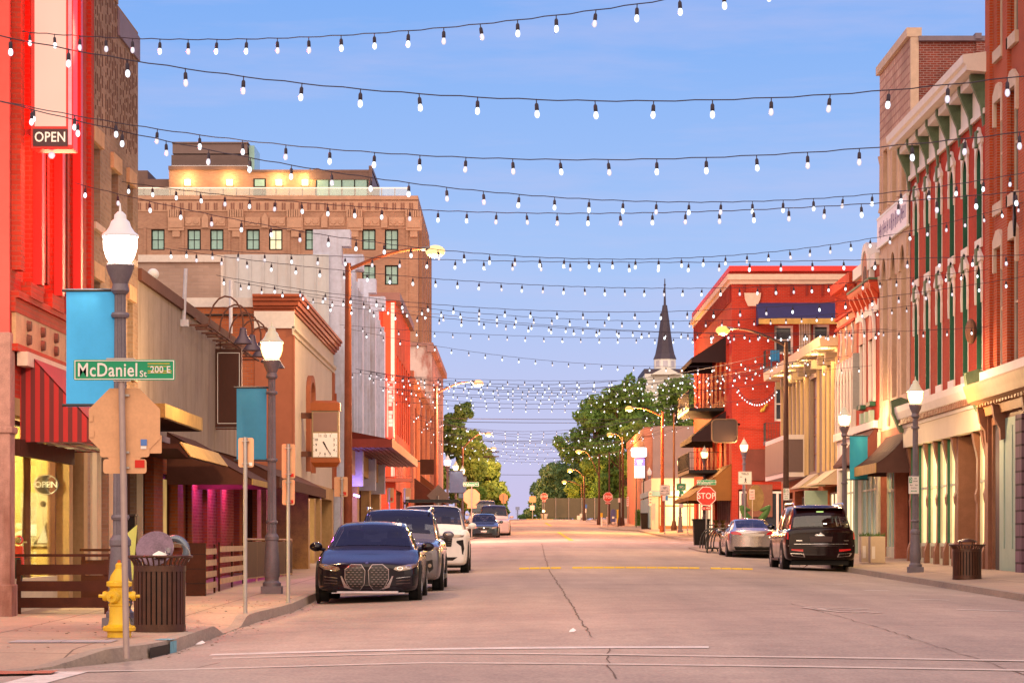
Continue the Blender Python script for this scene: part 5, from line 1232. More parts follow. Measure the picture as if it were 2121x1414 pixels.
shopfront(r6, ff, .4, UF - .62, z0, 4.2, 4, m_trimw, m_glass_dark, .5, m_wooddk, 1.9, -.12, .12); shopfront(r6, fr, 1.02, 11.98, z0, 4.18, 7, m_mauve, m_glass_dark, .9, m_mauve); shopfront(r6, fr, 13.52, 27.98, z0, 4.18, 7, m_mauve, m_lit2, .9, m_mauve)
b = MB(); b.fbox(ff, ux(1546), ux(1600), .0, .02, Z(1070, Yf), Z(1003, Yf)); b.build('dark_glass_door', m_ochrew, r6)
b = MB(); b.fbox(ff, ux(1655), ux(1680), .01, .05, Z(733, Yf), Z(672, Yf)); b.build('cane_screen', m_wood, r6)
for k in range(5):
    q = MB(); u = ux(1655 + k * 5); q.fbox(ff, u, u + .05, .06, .1, Z(740, Yf), Z(668, Yf)); q.build('cane', m_trimw, r6)
gs = thing('wall_scroll', 'gold scroll ornament on the red pub wall below the swagged lights', 'ornament', (X(1588, Yf), 143.9, Z(848, Yf)))
b = MB(); pts = [(X(1573 + 3 * math.cos(a / 3) + a * 1.4, Yf), 143.9, Z(853 - 4 * math.sin(a / 1.5) - a * .9, Yf)) for a in range(14)]
b.rope(pts, .07, 6); b.build('scroll', M('gold', (.5, .3, .04), .35, .6), gs, smooth=True)
hs = thing('hanging_sign', 'blank rounded black sign with studded edge beside the red pub', 'sign', (X(1500, 140), 140, Z(890, 140)))
yb = 140.; x0, x1 = X(1474, yb), X(1527, yb); zb, zt_ = Z(916, yb), Z(868, yb); rr = .22; pr = []
for cx0, cz0, a0 in ((x1 - rr, zt_ - rr, 0), (x0 + rr, zt_ - rr, 90), (x0 + rr, zb + rr, 180), (x1 - rr, zb + rr, 270)):
    for k in range(5): a = R(a0 + 22.5 * k); pr.append((cx0 + rr * math.cos(a), cz0 + rr * math.sin(a)))
b = MB(); b.fprism(FR('F', yb, 0), pr, -.35, 0); b.build('panel', M('sign_black_brown', (.04, .02, .014), .4), hs)
b = MB()
for k in range(len(pr)):
    p, q = pr[k], pr[(k + 1) % len(pr)]; b.cone((p[0], yb - .03, p[1]), (q[0], yb - .03, q[1]), .035, .035, 6)
b.build('edge_tube', M('studded_bronze', (.16, .10, .06), .5, .3), hs); b = MB(); b.box(x1, Xc + .1, yb + .1, yb + .2, Z(880, yb), Z(876, yb)); b.box(Xc, Xc + .1, yb + .1, Yf, Z(880, yb), Z(876, yb)); b.build('bracket', m_dark, hs)
bc = thing('balcony_chair', 'bright blue chair on the upper pub balcony', 'chair', (X(1600, 143.3), 143.3, Z(766, 143.3)))
m_blue = M('bright_blue', (.03, .2, .42), .5); x0 = X(1596, 143.3); zb = Z(766, Yf) + .02
b = MB(); b.box(x0, x0 + .5, 143.1, 143.5, zb + .4, zb + .46); b.build('seat', m_blue, bc); b = MB(); b.box(x0, x0 + .5, 143.46, 143.52, zb + .46, zb + 1.0); b.build('backrest', m_blue, bc)
for dx in (.02, .44):
    for dy in (.02, .34): b = MB(); b.box(x0 + dx, x0 + dx + .04, 143.1 + dy, 143.14 + dy, zb, zb + .4); b.build('leg', m_blue, bc)

# ---- R7 grey block with lit cafe
r7 = building('grey_building', 'plain mauve grey building with lit corner cafe, beyond the red pub', (11.3, 196, G(196)))
Yg = 200.; x0 = X(1352, Yg); z0 = G(200) - .5
b = MB(); b.box(x0, x0 + 14, Yg, Yg + 30, z0, Z(882, Yg)); b.build('wall', M('grey_mauve_render', (.30, .215, .205), .9, var=.12), r7)
b = MB(); b.box(X(1335, Yg), x0, Yg + .2, Yg + 30, z0, Z(884, Yg)); b.box(X(1333, Yg), x0 + .05, Yg + .1, Yg + 30, Z(902, Yg), Z(886, Yg)); b.build('brick_edge', b_pink, r7)
Yc = 186.; xl, xr = X(1349, Yc), X(1425, Yc); fc_ = FR('F', Yc, xl); UWc = 5.2
fs = FR('R', xl, Yc)
m_seab = M('pale_blue_frames', (.22, .38, .42), .6)
b = MB(); b.wall(fc_, 0, UWc, z0, Z(990, Yc), [(.5, UWc - .3, G(Yc) + .1, Z(1026, Yc))], .3); b.shell(fc_, 0, UWc, 13.9, z0, Z(990, Yc)); b.build('cafe_wall', M('cafe_cream', (.66, .50, .40), .8, var=.06), r7)
b = MB(); b.fbox(fc_, -.1, UWc, .003, .12, Z(1027, Yc), Z(1016, Yc)); b.fbox(fs, 0, 13.8, .003, .12, Z(1027, Yc), Z(1016, Yc)); b.build('blue_band', m_seab, r7)
shopfront(r7, fc_, .52, UWc - .32, G(Yc) + .1, Z(1027, Yc), 4, m_cornb, EM('cafe_glow', (1, .86, .38), 1.3, .35, .9), .35, m_cornb, Z(1047, Yc), -.2, .1)
b = MB(); b.fbox(fs, .3, 13.5, .005, .1, G(Yc) + .3, Z(1030, Yc)); b.build('side_glazing', m_seab, r7)
plight('cafe_glow', fc_(2, .8, G(Yc) + 2.6), 220, (1, .74, .32), .3, r7)
pl_ = thing('pylon_sign', 'white lit pylon sign with violet band in front of the trees', 'sign', (X(1324, 196), 196, G(196)))
yb = 196.; m_glow = EM('white_sign_glow', (1, 1, 1), 1.6); m_viol = EM('violet_sign_glow', (.30, .24, .95), 1.0)
b = MB(); b.box(X(1307.5, yb), X(1340, yb), yb, yb + .4, Z(946, yb), Z(926, yb)); b.build('top_cabinet', m_glow, pl_, bevel=.12)
b = MB(); b.box(X(1314.5, yb), X(1335.5, yb), yb, yb + .35, Z(989, yb), Z(964, yb)); b.build('lower_cabinet', m_glow, pl_)
b = MB(); b.box(X(1314.5, yb), X(1335.5, yb), yb, yb + .35, Z(964, yb), Z(948.5, yb)); b.build('violet_cabinet', m_viol, pl_)
b = MB(); b.box(X(1319, yb), X(1331, yb), yb - .02, yb, Z(957, yb), Z(952, yb)); b.box(X(1320, yb), X(1329, yb), yb - .02, yb, Z(962, yb), Z(959, yb)); b.build('white_band', m_glow, pl_)
b = MB(); b.box(X(1317, yb), X(1319, yb), yb + .1, yb + .3, G(yb), Z(989, yb)); b.box(X(1332, yb), X(1334, yb), yb + .1, yb + .3, G(yb), Z(989, yb)); b.build('post', m_dark, pl_)

# ---- church with steeple behind the trees
ch = building('church', 'white church with dark octagonal steeple rising behind the trees', (X(1377, 330), 330, 3.0), 'church')
Yk = 330.; cx_ = X(1377, Yk); zk = lambda py: Z(py, Yk); m_slate = M('steeple_slate', (.075, .062, .085), .6, var=.15)
def octo(r0, z0_, r1, z1_, mb): mb.add([(cx_ + r * math.cos(R(22.5 + 45 * k)), Yk + r * math.sin(R(22.5 + 45 * k)), z) for r, z in ((r0, z0_), (r1, z1_)) for k in range(8)], [(k, (k + 1) % 8, 8 + (k + 1) % 8, 8 + k) for k in range(8)] + [tuple(range(8)), tuple(range(15, 7, -1))])
pxm = Yk / F; b = MB()
prof_ = [(25.5, 744), (21, 733), (17.5, 717), (14, 695), (10, 665), (5, 632)]
for (a, y0), (c, y1) in zip(prof_, prof_[1:]): octo(a * pxm, zk(y0), c * pxm, zk(y1), b)
b.build('spire', m_slate, ch)
b = MB(); b.cone((cx_, Yk, zk(633)), (cx_, Yk, zk(577)), .16, .05, 6); b.sphere((cx_, Yk, zk(590)), .14, 8, 6); b.build('finial', m_slate, ch)
b = MB(); octo(24 * pxm, zk(768), 24 * pxm, zk(744), b); lan = b.build('lantern', m_white, ch)
b = MB()
for k in range(8):
    a = R(45 * k); c0 = Vector((cx_ + math.cos(a) * 22.3 * pxm, Yk + math.sin(a) * 22.3 * pxm, 0)); tn = Vector((-math.sin(a), math.cos(a), 0)) * 5 * pxm
    b.quad(*[(v.x, v.y, z) for v, z in ((c0 - tn, zk(760)), (c0 + tn, zk(760)), (c0 + tn, zk(748)), (c0 - tn, zk(748)))])
b.build('louvre', M('pale_louvre', (.5, .48, .55), .7), lan)
b = MB(); b.box(cx_ - 43 * pxm, cx_ + 43 * pxm, Yk - 2, Yk + 16, 0, zk(776)); b.build('wall', m_white, ch)
fk = FR('F', Yk - 2.6, 0); b = MB(); b.fprism(fk, [(cx_ - 44 * pxm, zk(776)), (cx_ + 44 * pxm, zk(776)), (cx_ + 44 * pxm, zk(765)), (cx_ - 44 * pxm, zk(765))], -18, -1.2); b.build('roof', m_slate, ch)
b = MB(); b.fprism(fk, [(cx_ - 31 * pxm, zk(778)), (cx_ + 31 * pxm, zk(778)), (cx_, zk(762))], -.8, .3); b.build('pediment', m_white, ch)
# ================================================================== street furniture
def EMT(name, col, st):                                # glowing frosted glass that lets the lamp inside shine out
    if name in MC: return MC[name]
    m = bpy.data.materials.new(name); m.use_nodes = True; t = m.node_tree; t.nodes.clear()
    o = t.nodes.new('ShaderNodeOutputMaterial'); a = t.nodes.new('ShaderNodeAddShader'); e = t.nodes.new('ShaderNodeEmission'); tr = t.nodes.new('ShaderNodeBsdfTransparent')
    lw = t.nodes.new('ShaderNodeLayerWeight'); lw.inputs[0].default_value = .35
    t.links.new(mixc(t, lw.outputs['Facing'], tuple(min(1, c * .6 + .4) for c in col), tuple(c ** 2 for c in col)), e.inputs[0]); e.inputs[1].default_value = st; tr.inputs[0].default_value = (.8, .72, .6, 1)
    t.links.new(e.outputs[0], a.inputs[0]); t.links.new(tr.outputs[0], a.inputs[1]); t.links.new(a.outputs[0], o.inputs[0])
    try: m.cycles.emission_sampling = 'NONE'
    except Exception: pass
    MC[name] = m; return m
g_white = EMT('frosted_globe_white', (1, .92, .86), 3.5); g_amber = EMT('frosted_globe_amber', (1, .70, .28), 2.0); g_orange = EMT('frosted_globe_orange', (1, .56, .14), 1.8)
m_lamppost = M('fluted_lamp_post', (.17, .145, .17), .5, .2, var=.2, vs=4)
m_cap = M('lamp_cap', (.58, .54, .55), .45, var=.06)
cap_w = EM('lit_cap_white', (1, .80, .76), .62, nosample=True); cap_y = EM('lit_cap_cream', (1, .76, .52), .5, nosample=True)
def lamp_post(name_label, px, py_top, Y, globe, power, lc, on=True, capc=None, s=None):
    x = X(px, Y); side = KR if x > 0 else KL
    zb = sz(Y) if Y > 117 else walk_z(x, Y, side, 'R' if x > 0 else 'L')
    s = s or (Z(py_top, Y) - zb) / 5.06
    t = thing('lamp_post', name_label, 'lamp post', (x, Y, zb), 0, 'acorn lamp posts along the pavements')
    b = MB(); b.box(-.19, .19, -.19, .19, -.05, .14); b.lathe([(.17, .14), (.17, .2), (.13, .24), (.13, .3), (.15, .34), (.14, .6), (.115, .98), (.13, 1.0), (.13, 1.06), (.09, 1.12)], 16); b.build('base', m_lamppost, t, local=True, smooth=30)
    b = MB(); n = 24; vs = []
    for z, r in ((1.1, .088), (1.35, .086), (4.05, .066)):
        for k in range(n): a = 2 * math.pi * k / n; rr = r * (1.0 if k % 2 else .84); vs.append((rr * math.cos(a), rr * math.sin(a), z))
    b.add(vs, [(i * n + k, i * n + (k + 1) % n, (i + 1) * n + (k + 1) % n, (i + 1) * n + k) for i in range(2) for k in range(n)])
    for z in (1.3, 2.45, 3.7): b.lathe([(.1, z), (.112, z + .03), (.1, z + .06)], 14)
    b.lathe([(.08, 3.98), (.11, 4.02), (.09, 4.1), (.15, 4.24), (.17, 4.32), (.155, 4.35)], 16); b.build('shaft', m_lamppost, t, local=True, smooth=30)
    b = MB(); b.lathe([(.13, 4.355), (.17, 4.42), (.2, 4.52), (.205, 4.6), (.2, 4.66)], 20); b.build('globe', globe if on else m_whitefr, t, local=True, smooth=True)
    b = MB(); b.lathe([(.215, 4.655), (.22, 4.68), (.17, 4.72), (.13, 4.78), (.11, 4.84), (.075, 4.87), (.07, 4.92), (.03, 4.96)], 18); b.cone((0, 0, 4.95), (0, 0, 5.06), .018, .006, 6); b.build('cap', (cap_w if globe is g_white else cap_y) if on else m_cap, t, local=True, smooth=35)
    for c in t.children: c.scale = (s, s, s)
    if on:
        l = plight('lamp_light', (x, Y, zb + 4.5 * s), power * 2.1, lc, .18, t)
    return t, x, zb, s
AM = (1, .70, .38); OR = (1, .50, .16)
lamp_post('white glowing acorn lamp post with sky blue banner beside the McDaniel street sign', 249, 421, 33.2, g_white, 620, (1, .80, .66))
lamp_post('amber glowing acorn lamp post beside the dark navy parked car', 563, 665, 49.0, g_amber, 560, AM)
lamp_post('acorn lamp post with white globe above the far left blue banner', 927, 940, 157, g_white, 500, (1, .75, .55))
lamp_post('amber acorn lamp post just behind the far left white globed one', 944, 953, 174, g_amber, 420, OR)
lamp_post('lowest and farthest amber acorn lamp post on the far left pavement', 958, 962, 196, g_amber, 420, OR)
lamp_post('amber acorn lamp post beside the red Italianate shopfront, nearest on the right', 1896, 779, 69.2, g_amber, 520, AM)
lamp_post('amber acorn lamp post with turquoise banner behind the black SUV', 1749, 836, 88.6, g_amber, 480, AM)
lamp_post('amber acorn lamp post in front of the red corner pub, by the yield sign', 1541, 905, 139.5, g_amber, 450, AM)
lamp_post('amber acorn lamp post above the right Walnut stop sign', 1459, 922, 152, g_amber, 450, OR)
lamp_post('orange acorn lamp post behind the green bicycle route sign', 1409, 943, 168, g_orange, 450, OR)
lamp_post('unlit acorn lamp post by the black bin at the far right corner', 1345, 966, 192, None, 0, None, on=False)

def banner(label, px0, px1, py0, py1, Y, mat, pxp, tilt=0):
    t = thing('banner', label, 'banner', (X(px0, Y), Y, Z(py1, Y)), 0, 'plain blue banners on the lamp posts')
    x0, x1, z0, z1 = X(px0, Y), X(px1, Y), Z(py1, Y), Z(py0, Y)
    b = MB(); n, m = 8, 14; vs = []
    for side in (0, .012):
        for j in range(m + 1):
            for i in range(n + 1):
                u, v = i / n, j / m; vs.append((x0 + (x1 - x0) * u + tilt * (1 - v), Y + .02 * math.sin(u * 5 + v * 2) * math.sin(v * 3.14) + side, z0 + (z1 - z0) * v + tilt * .25 * u))
    q = (n + 1) * (m + 1); fs = []
    for s in (0, 1): fs += [(s * q + j * (n + 1) + i, s * q + j * (n + 1) + i + 1, s * q + (j + 1) * (n + 1) + i + 1, s * q + (j + 1) * (n + 1) + i) for j in range(m) for i in range(n)]
    rim = [i for i in range(n + 1)] + [j * (n + 1) + n for j in range(1, m + 1)] + [m * (n + 1) + i for i in range(n - 1, -1, -1)] + [j * (n + 1) for j in range(m - 1, 0, -1)]
    fs += [(a, c, q + c, q + a) for a, c in zip(rim, rim[1:] + rim[:1])]
    b.add(vs, fs); b.build('cloth', mat, t, smooth=60)
    xp = X(pxp, Y)
    b = MB()
    for z in (z1 - .02, z0 + .02):
        a, c = min(x0, xp) - (.05 if xp > x0 else 0), max(x1, xp) + (.05 if xp < x0 else 0)
        b.cone((a, Y + .006, z), (c, Y + .006, z), .02, .02, 8)
    b.build('arm', m_dark, t); return t
banner('large sky blue banner behind the McDaniel street sign', 137, 237, 598, 842, 33.2, m_banner, 249)
banner('teal blue banner on the amber lamp post near the clock', 490, 552, 800, 955, 49.0, m_banner2, 563)
banner('turquoise banner on the right hand lamp post behind the black SUV', 1760, 1797, 901, 994, 88.6, m_banner3, 1749)
m_banf = M('faded_blue_banner', (.13, .2, .36), .8, var=.15, vs=3)
banner('faded blue banner beneath the far left white lamp', 931, 959, 974, 1021, 157, m_banf, 927); banner('faded blue banner partly hidden behind the Walnut street sign', 950, 966, 985, 1032, 174, m_banf, 944)

# ---- tall arm street lights
m_polered = M('rust_brown_pole', (.19, .05, .025), .55, .1, var=.3, vs=3, stain=(.35, .15, .05), stain_amt=.35)
m_poledk = M('dark_brown_pole', (.07, .035, .028), .55, .1, var=.2)
def cobra(label, px, py_top, Y, hx, hy, power, mat, col=(1, .55, .2), em=None, r=.105, zadd=0, hidepy=None):
    x = X(px, Y); zb = sz(Y) - .05; zt = Z(py_top, Y); xh, zh = X(hx, Y), Z(hy, Y); d = 1 if xh > x else -1
    t = thing('street_light', label, 'street light', (x, Y, zb), 0, 'tall street lights with curved arms')
    b = MB(); b.cone((x, Y, zb), (x, Y, zt), r * 1.25, r * .8, 12); b.cone((x, Y, zb), (x, Y, zb + .5), r * 1.9, r * 1.5, 10); b.build('pole', mat, t, smooth=40)
    b = MB(); pts = []; z0 = min(zt - .15, zh - .55)
    for k in range(13):
        a = k / 12; pts.append((x + (xh - d * .35 - x) * a, Y, z0 + (zh + .03 - z0) * math.sin(a * math.pi / 2)))
    b.rope(pts, [r * .55 - .02 * k / 12 for k in range(13)], 7); b.build('arm', mat, t, smooth=True)
    b = MB(); b.sphere((xh - d * .05, Y, zh + .03), .36, 12, 8, sc=(1, .42, .22)); b.build('head', M('cobra_head', (.2, .17, .16), .5), t, smooth=True)
    b = MB(); b.sphere((xh + d * .05, Y, zh - .04), .24, 12, 8, sc=(1.15, .9, .75)); b.build('lens', em or EM('cobra_lens', (1, .62, .24), 1.7, nosample=True), t, smooth=True)
    plight('street_lamp_light', (xh + d * .05, Y - .0, zh - .36), power * (9 if 120 < Y < 200 else 4), col, .15, t); return t
e_pink = EM('cobra_lens_pink', (1, .42, .20), 1.8, nosample=True); e_or = EM('cobra_lens_orange', (1, .45, .10), 1.8, nosample=True)
cobra('tall rusty brown street light with long curved arm beside the white theatre', 721, 545, 74, 898, 518, 420, m_polered, (1, .62, .30))
cobra('rusty street light glowing pink beyond the white theatre, second on the left', 903, 800, 133, 988, 792, 1500, m_polered, (1, .45, .3), e_pink)
cobra('pink glowing street light among the left trees, third on the left', 958, 925, 222, 1010, 898, 1600, m_poledk, (1, .38, .16), e_pink)
cobra('small pink street light on the left, fourth along', 985, 950, 252, 1021, 928, 1600, m_poledk, (1, .38, .16), e_pink)
cobra('tiny pink street light near the crest, farthest on the left', 1003, 985, 300, 1032, 968, 1200, m_poledk, (1, .38, .16), e_pink)
cobra('dark brown street light in front of the eaved building', 1628, 708, 101.5, 1500, 682, 600, m_poledk, (1, .6, .25), e_or)
cobra('orange glowing street light in front of the right hand trees', 1372, 852, 172, 1305, 845, 1500, m_polered, (1, .42, .1), e_or)
for lab, a in (('orange street light deep among the right trees, upper one', (1290, 905, 215, 1265, 899)), ('left one of two small orange lights at the tree edge', (1241, 985, 240, 1200, 934)), ('small orange street light, lower one at the tree edge', (1210, 985, 262, 1182, 973)), ('faint orange street light, lowest by the tree edge', (1205, 1000, 285, 1170, 997))):
    cobra(lab, a[0], a[1], a[2], a[3], a[4], 700, m_poledk, (1, .42, .1), e_or, .09)
# dark festoon poles on the far right pavement
for k, (px, pt, pb, Y) in enumerate(((1241, 940, 1094, 225), (1262, 935, 1092, 232), (1284, 930, 1080, 212), (1335, 925, 1087, 200), (1396, 855, 1094, 178))):
    t = thing('light_pole', ('slim dark pole at the left end of the far right row', 'slim dark pole just behind the far right stop sign', 'dark pole with small white notice beside the blue mailbox', 'dark pole crossing the white pylon sign', 'tall slim dark pole in front of the lit corner cafe')[k], 'pole', (X(px, Y), Y, sz(Y)), 0, 'slim dark poles carrying the far light strings')
    b = MB(); b.cone((X(px, Y), Y, G(Y) - .1), (X(px, Y), Y, Z(pt, Y)), .085, .06, 8); b.build('shaft', m_poledk, t)
    b = MB(); b.lathe([(.2, -.1), (.2, .3), (.12, .7)], 8, (X(px, Y), Y, sz(Y))); b.build('base', m_poledk, t)
    if k in (2, 3): b = MB(); b.box(X(px - 4, Y), X(px + 0.5, Y), Y - .14, Y - .12, Z(1040, Y), Z(1031, Y)); b.build('notice', M('pinkish_sign', (.72, .55, .52), .6), t)

# ---- signs
m_signred = M('stop_red', (.52, .022, .016), .45, var=.05); m_signback = M('sign_back_orange', (.62, .34, .19), .5, .1, var=.12, vs=4); m_signgreen = M('sign_green', (.02, .27, .13), .5, var=.05); m_signwhite = M('sign_white_sheet', (.74, .69, .66), .55, var=.05); m_sticker = M('red_sticker', (.55, .03, .02), .5, var=0); m_bsticker = M('blue_sticker', (.1, .2, .5), .5, var=0)
def octagon(mb, x, y, z, r, d0, d1):
    fr_ = FR('F', y, x, z); mb.fprism(fr_, [(r * math.cos(R(22.5 + 45 * k)), r * math.sin(R(22.5 + 45 * k))) for k in range(8)], d0, d1)
def post(t, x, Y, z0, z1, r=.03, mat=None, name='post'):
    b = MB(); b.cone((x, Y, z0), (x, Y, z1), r, r, 10); b.cone((x, Y, z0), (x, Y, z0 + .012), r * 2.2, r * 2.2, 10); return b.build(name, mat or m_steel, t, smooth=40)
def plate(name, t, x0, x1, z0, z1, Y, mat, th=.006, r=.03):
    b = MB(); pr = []
    for cx0, cz0, a0 in ((x1 - r, z1 - r, 0), (x0 + r, z1 - r, 90), (x0 + r, z0 + r, 180), (x1 - r, z0 + r, 270)):
        for k in range(4): a = R(a0 + 30 * k); pr.append((cx0 + r * math.cos(a), cz0 + r * math.sin(a)))
    b.fprism(FR('F', Y, 0), pr, -th, 0); return b.build(name, mat, t)
def ring(name, t, x0, x1, z0, z1, Y, wd, mat):
    b = MB()
    b.box(x0, x1, Y - .004, Y, z1 - wd, z1); b.box(x0, x1, Y - .004, Y, z0, z0 + wd); b.box(x0, x0 + wd, Y - .004, Y, z0 + wd, z1 - wd); b.box(x1 - wd, x1, Y - .004, Y, z0 + wd, z1 - wd); return b.build(name, mat, t)
def street_name(t, x0, x1, z0, z1, Y, word, small, num, wear=False):
    p = plate('name_plate', t, x0, x1, z0, z1, Y, m_signgreen, .01, .02); h = z1 - z0; L = x1 - x0
    ring('border', t, x0 + .01, x1 - .01, z0 + .008, z1 - .008, Y - .0005, h * .045, m_signwhite)
    text(word, h * .92, m_signwhite, t, (x0 + L * .335, Y - .004, z0 + h * .47), 'F', .0015, sx=.80 if wear else .85)
    text(small, h * .42, m_signwhite, t, (x0 + L * .685, Y - .004, z0 + h * .3), 'F', .0015)
    text(num, h * .46, m_signwhite, t, (x0 + L * .855, Y - .004, z0 + h * .5), 'F', .0015, sx=.9)
    if wear:
        b = MB()
        for k, w_ in ((.8, .05), (.67, .035), (.45, .045), (.36, .04)):
            b.box(x0 + L * .73, x0 + L * (.965 - .02 * (k > .6)), Y - .0022, Y - .0002, z0 + h * k - h * w_ / 2, z0 + h * k + h * w_ / 2)
        b.build('scraped_paint', M('scraped_ochre', (.55, .38, .05), .7, var=.3, vs=20), t)
    return p
# near left pole: back of a stop sign and the McDaniel street name
Y = 28.2; x = X(258, Y); zs = walk_z(x, Y, KL, 'L')
t = thing('street_sign', 'McDaniel street name over the bare orange back of a stop sign, beside the hydrant', 'sign', (x, Y, zs))
b = MB(); b.cone((X(262, Y), Y, zs - .1), (X(251, Y), Y, Z(742, Y)), .034, .034, 12); b.build('post', M('mauve_post', (.38, .29, .27), .5, .3, var=.12), t, smooth=40)
b = MB(); octagon(b, X(256, Y), Y + .06, Z(877, Y), .41, -.008, 0); b.build('sign_back', m_signback, t)
plate('sign_back', t, X(212, Y), X(302, Y), Z(980, Y), Z(950, Y), Y + .055, m_signback); plate('sign_back', t, X(205, Y), X(308, Y), Z(946, Y), Z(914, Y), Y + .058, m_signback)
plate('sign_back', t, X(296, Y), X(333, Y), Z(938, Y), Z(900, Y), Y + .07, m_signback, .004, .01)
for a in ((278, 298, 968, 952, m_sticker), (290, 303, 922, 909, m_bsticker), (290, 302, 929, 923, m_signwhite), (183, 191, 872, 858, m_signback), (183, 193, 905, 890, m_signback)): plate('sticker', t, X(a[0], Y), X(a[1], Y), Z(a[2], Y), Z(a[3], Y), Y + .048, a[4], .003, .004)
b = MB()
for pz in (818, 936, 968): b.box(X(247, Y), X(267, Y), Y + .02, Y + .05, Z(pz + 2, Y), Z(pz - 2, Y))
b.box(X(222, Y), X(280, Y), Y - .06, Y + .03, Z(746, Y), Z(742, Y)); b.box(X(236, Y), X(270, Y), Y - .05, Y + .03, Z(790, Y), Z(786, Y)); b.build('bracket', m_steel, t)
street_name(t, X(154, Y), X(364, Y), Z(788, Y), Z(745, Y), Y - .05, 'McDaniel', 'St', '200 E', True)

def backsign(label, px, Y, plates, top, red=None, lean=0):
    x = X(px, Y); z0 = walk_z(x, Y, KL if x < 0 else KR, 'L' if x < 0 else 'R') if Y < 117 else sz(Y)
    t = thing('sign_post', label, 'sign', (x, Y, z0))
    b = MB(); b.cone((x, Y, z0 - .05), (x + lean, Y, Z(top, Y)), .03, .03, 10); b.build('post', m_steel, t, smooth=40)
    for (a, c, d, e) in plates:
        plate('sign_back', t, X(a, Y), X(c, Y), Z(e, Y), Z(d, Y), Y + .045, m_signback)
        b = MB()
        for q in (d + (e - d) * .12, d + (e - d) * .88): b.box(x - .05, x + .05, Y - .034, Y + .04, Z(q + .7, Y), Z(q - .7, Y))
        b.build('clamp', m_steel, t)
        plate('sticker', t, X(c - 10, Y), X(c - 3, Y), Z(e - 3, Y), Z(e - 10, Y), Y + .037, m_sticker if red else m_signwhite, .002, .003)
    return t
backsign('lone sign post with pale blank sign back, standing on the kerb ramp', 508, 38.7, [(493, 525, 906, 967)], 905)
backsign('sign post with two orange sign backs, one above the other', 597, 43.5, [(583, 611, 919, 990), (584, 610, 992, 1045)], 919, red=True)
backsign('sign post with grey sign back behind the navy car roof', 708, 61, [(692, 720, 987, 1028)], 987, red=True)
backsign('short sign post with grey back, left one beyond the silver SUV', 807, 100, [(801, 816, 1010, 1040)], 1010, red=True)
backsign('short sign post with grey back, right one beyond the silver SUV', 839, 101, [(834, 851, 1010, 1038)], 1010)
t = thing('warning_sign', 'grey diamond sign back standing behind the white SUV', 'sign', (X(908, 112), 112, sz(112))); Y = 112
post(t, X(908, Y), Y, sz(Y), Z(1026, Y)); b = MB(); b.fprism(FR('F', Y + .05, 0), [(X(884, Y), Z(1026, Y)), (X(908, Y), Z(1003, Y)), (X(931, Y), Z(1026, Y)), (X(908, Y), Z(1049, Y))], -.01, 0); b.build('sign_back', M('grey_sign_back', (.20, .14, .12), .6), t)
def stop_sign(label, px, py, rpx, Y, base_y=None, street=None, allway=True, back=False, num='300 W'):
    x, z = X(px, Y), Z(py, Y); r = rpx * Y / F; zb = sz(Y)
    t = thing('stop_sign', label, 'stop sign', (x, Y, zb), 0, None)
    post(t, x, Y, zb - .1, z + r * (1.75 if street else .8), .035)
    yb = Y + .06 if back else Y - .045
    b = MB(); octagon(b, x, yb, z, r * 1.08, -.01, 0); b.build('sign_back' if back else 'octagon', m_signback if back else m_signred, t)
    if not back:
        b = MB(); fr_ = FR('F', yb - .002, x, z); o8 = lambda q: [(q * math.cos(R(22.5 + 45 * k)), q * math.sin(R(22.5 + 45 * k))) for k in range(8)]
        oo, ii = o8(r * 1.04), o8(r * .97)
        for k in range(8): j = (k + 1) % 8; b.fprism(fr_, [oo[k], oo[j], ii[j], ii[k]], 0, .003)
        b.build('border', m_signwhite, t); text('STOP', r * .86, m_signwhite, t, (x, yb - .006, z), 'F', .002, sx=.86)
        if allway: plate('all_way_plate', t, x - r * .48, x + r * .48, z - r * 1.42, z - r * 1.08, yb, m_signred, .006, .02); text('ALL WAY', r * .26, m_signwhite, t, (x, yb - .008, z - r * 1.25), 'F', .002)
    else: plate('sign_back', t, x - r * .55, x + r * .6, z - r * 1.35, z - r * 1.0, yb, m_signback)
    if street: street_name(t, X(street[0], Y), X(street[1], Y), Z(street[3], Y), Z(street[2], Y), Y - .06, 'Walnut', 'St', num)
    return t
stop_sign('red STOP sign with ALL WAY plate and Walnut street name, in front of the pub', 1463, 1027, 20.2, 108, street=(1443, 1483, 993, 1004), num='300 W')
stop_sign('red STOP sign on the far right corner by the yellow bollards', 1259, 1029, 10, 214)
stop_sign('small red STOP sign on the yellow kerbed island at the crest', 1127, 1028, 7.6, 270)
stop_sign('orange back of a stop sign under a green Walnut name, before the teal car', 977, 1029, 17, 144, back=True, street=(959, 992, 998, 1007), num='200 E')
stop_sign('distant orange back of a stop sign near the left crest', 1043, 1030, 8.8, 236, back=True)
t = thing('sign_post', 'distant cluster of pale sign backs on a post left of the crest island', 'sign', (X(1102, 268), 268, sz(268))); Y = 268
post(t, X(1103, Y), Y, sz(Y), Z(1026, Y), .05); plate('sign_back', t, X(1096, Y), X(1110, Y), Z(1040, Y), Z(1027, Y), Y - .06, m_signback, .01, .1); plate('sign_back', t, X(1098, Y), X(1107, Y), Z(1056, Y), Z(1046, Y), Y - .06, m_signwhite)
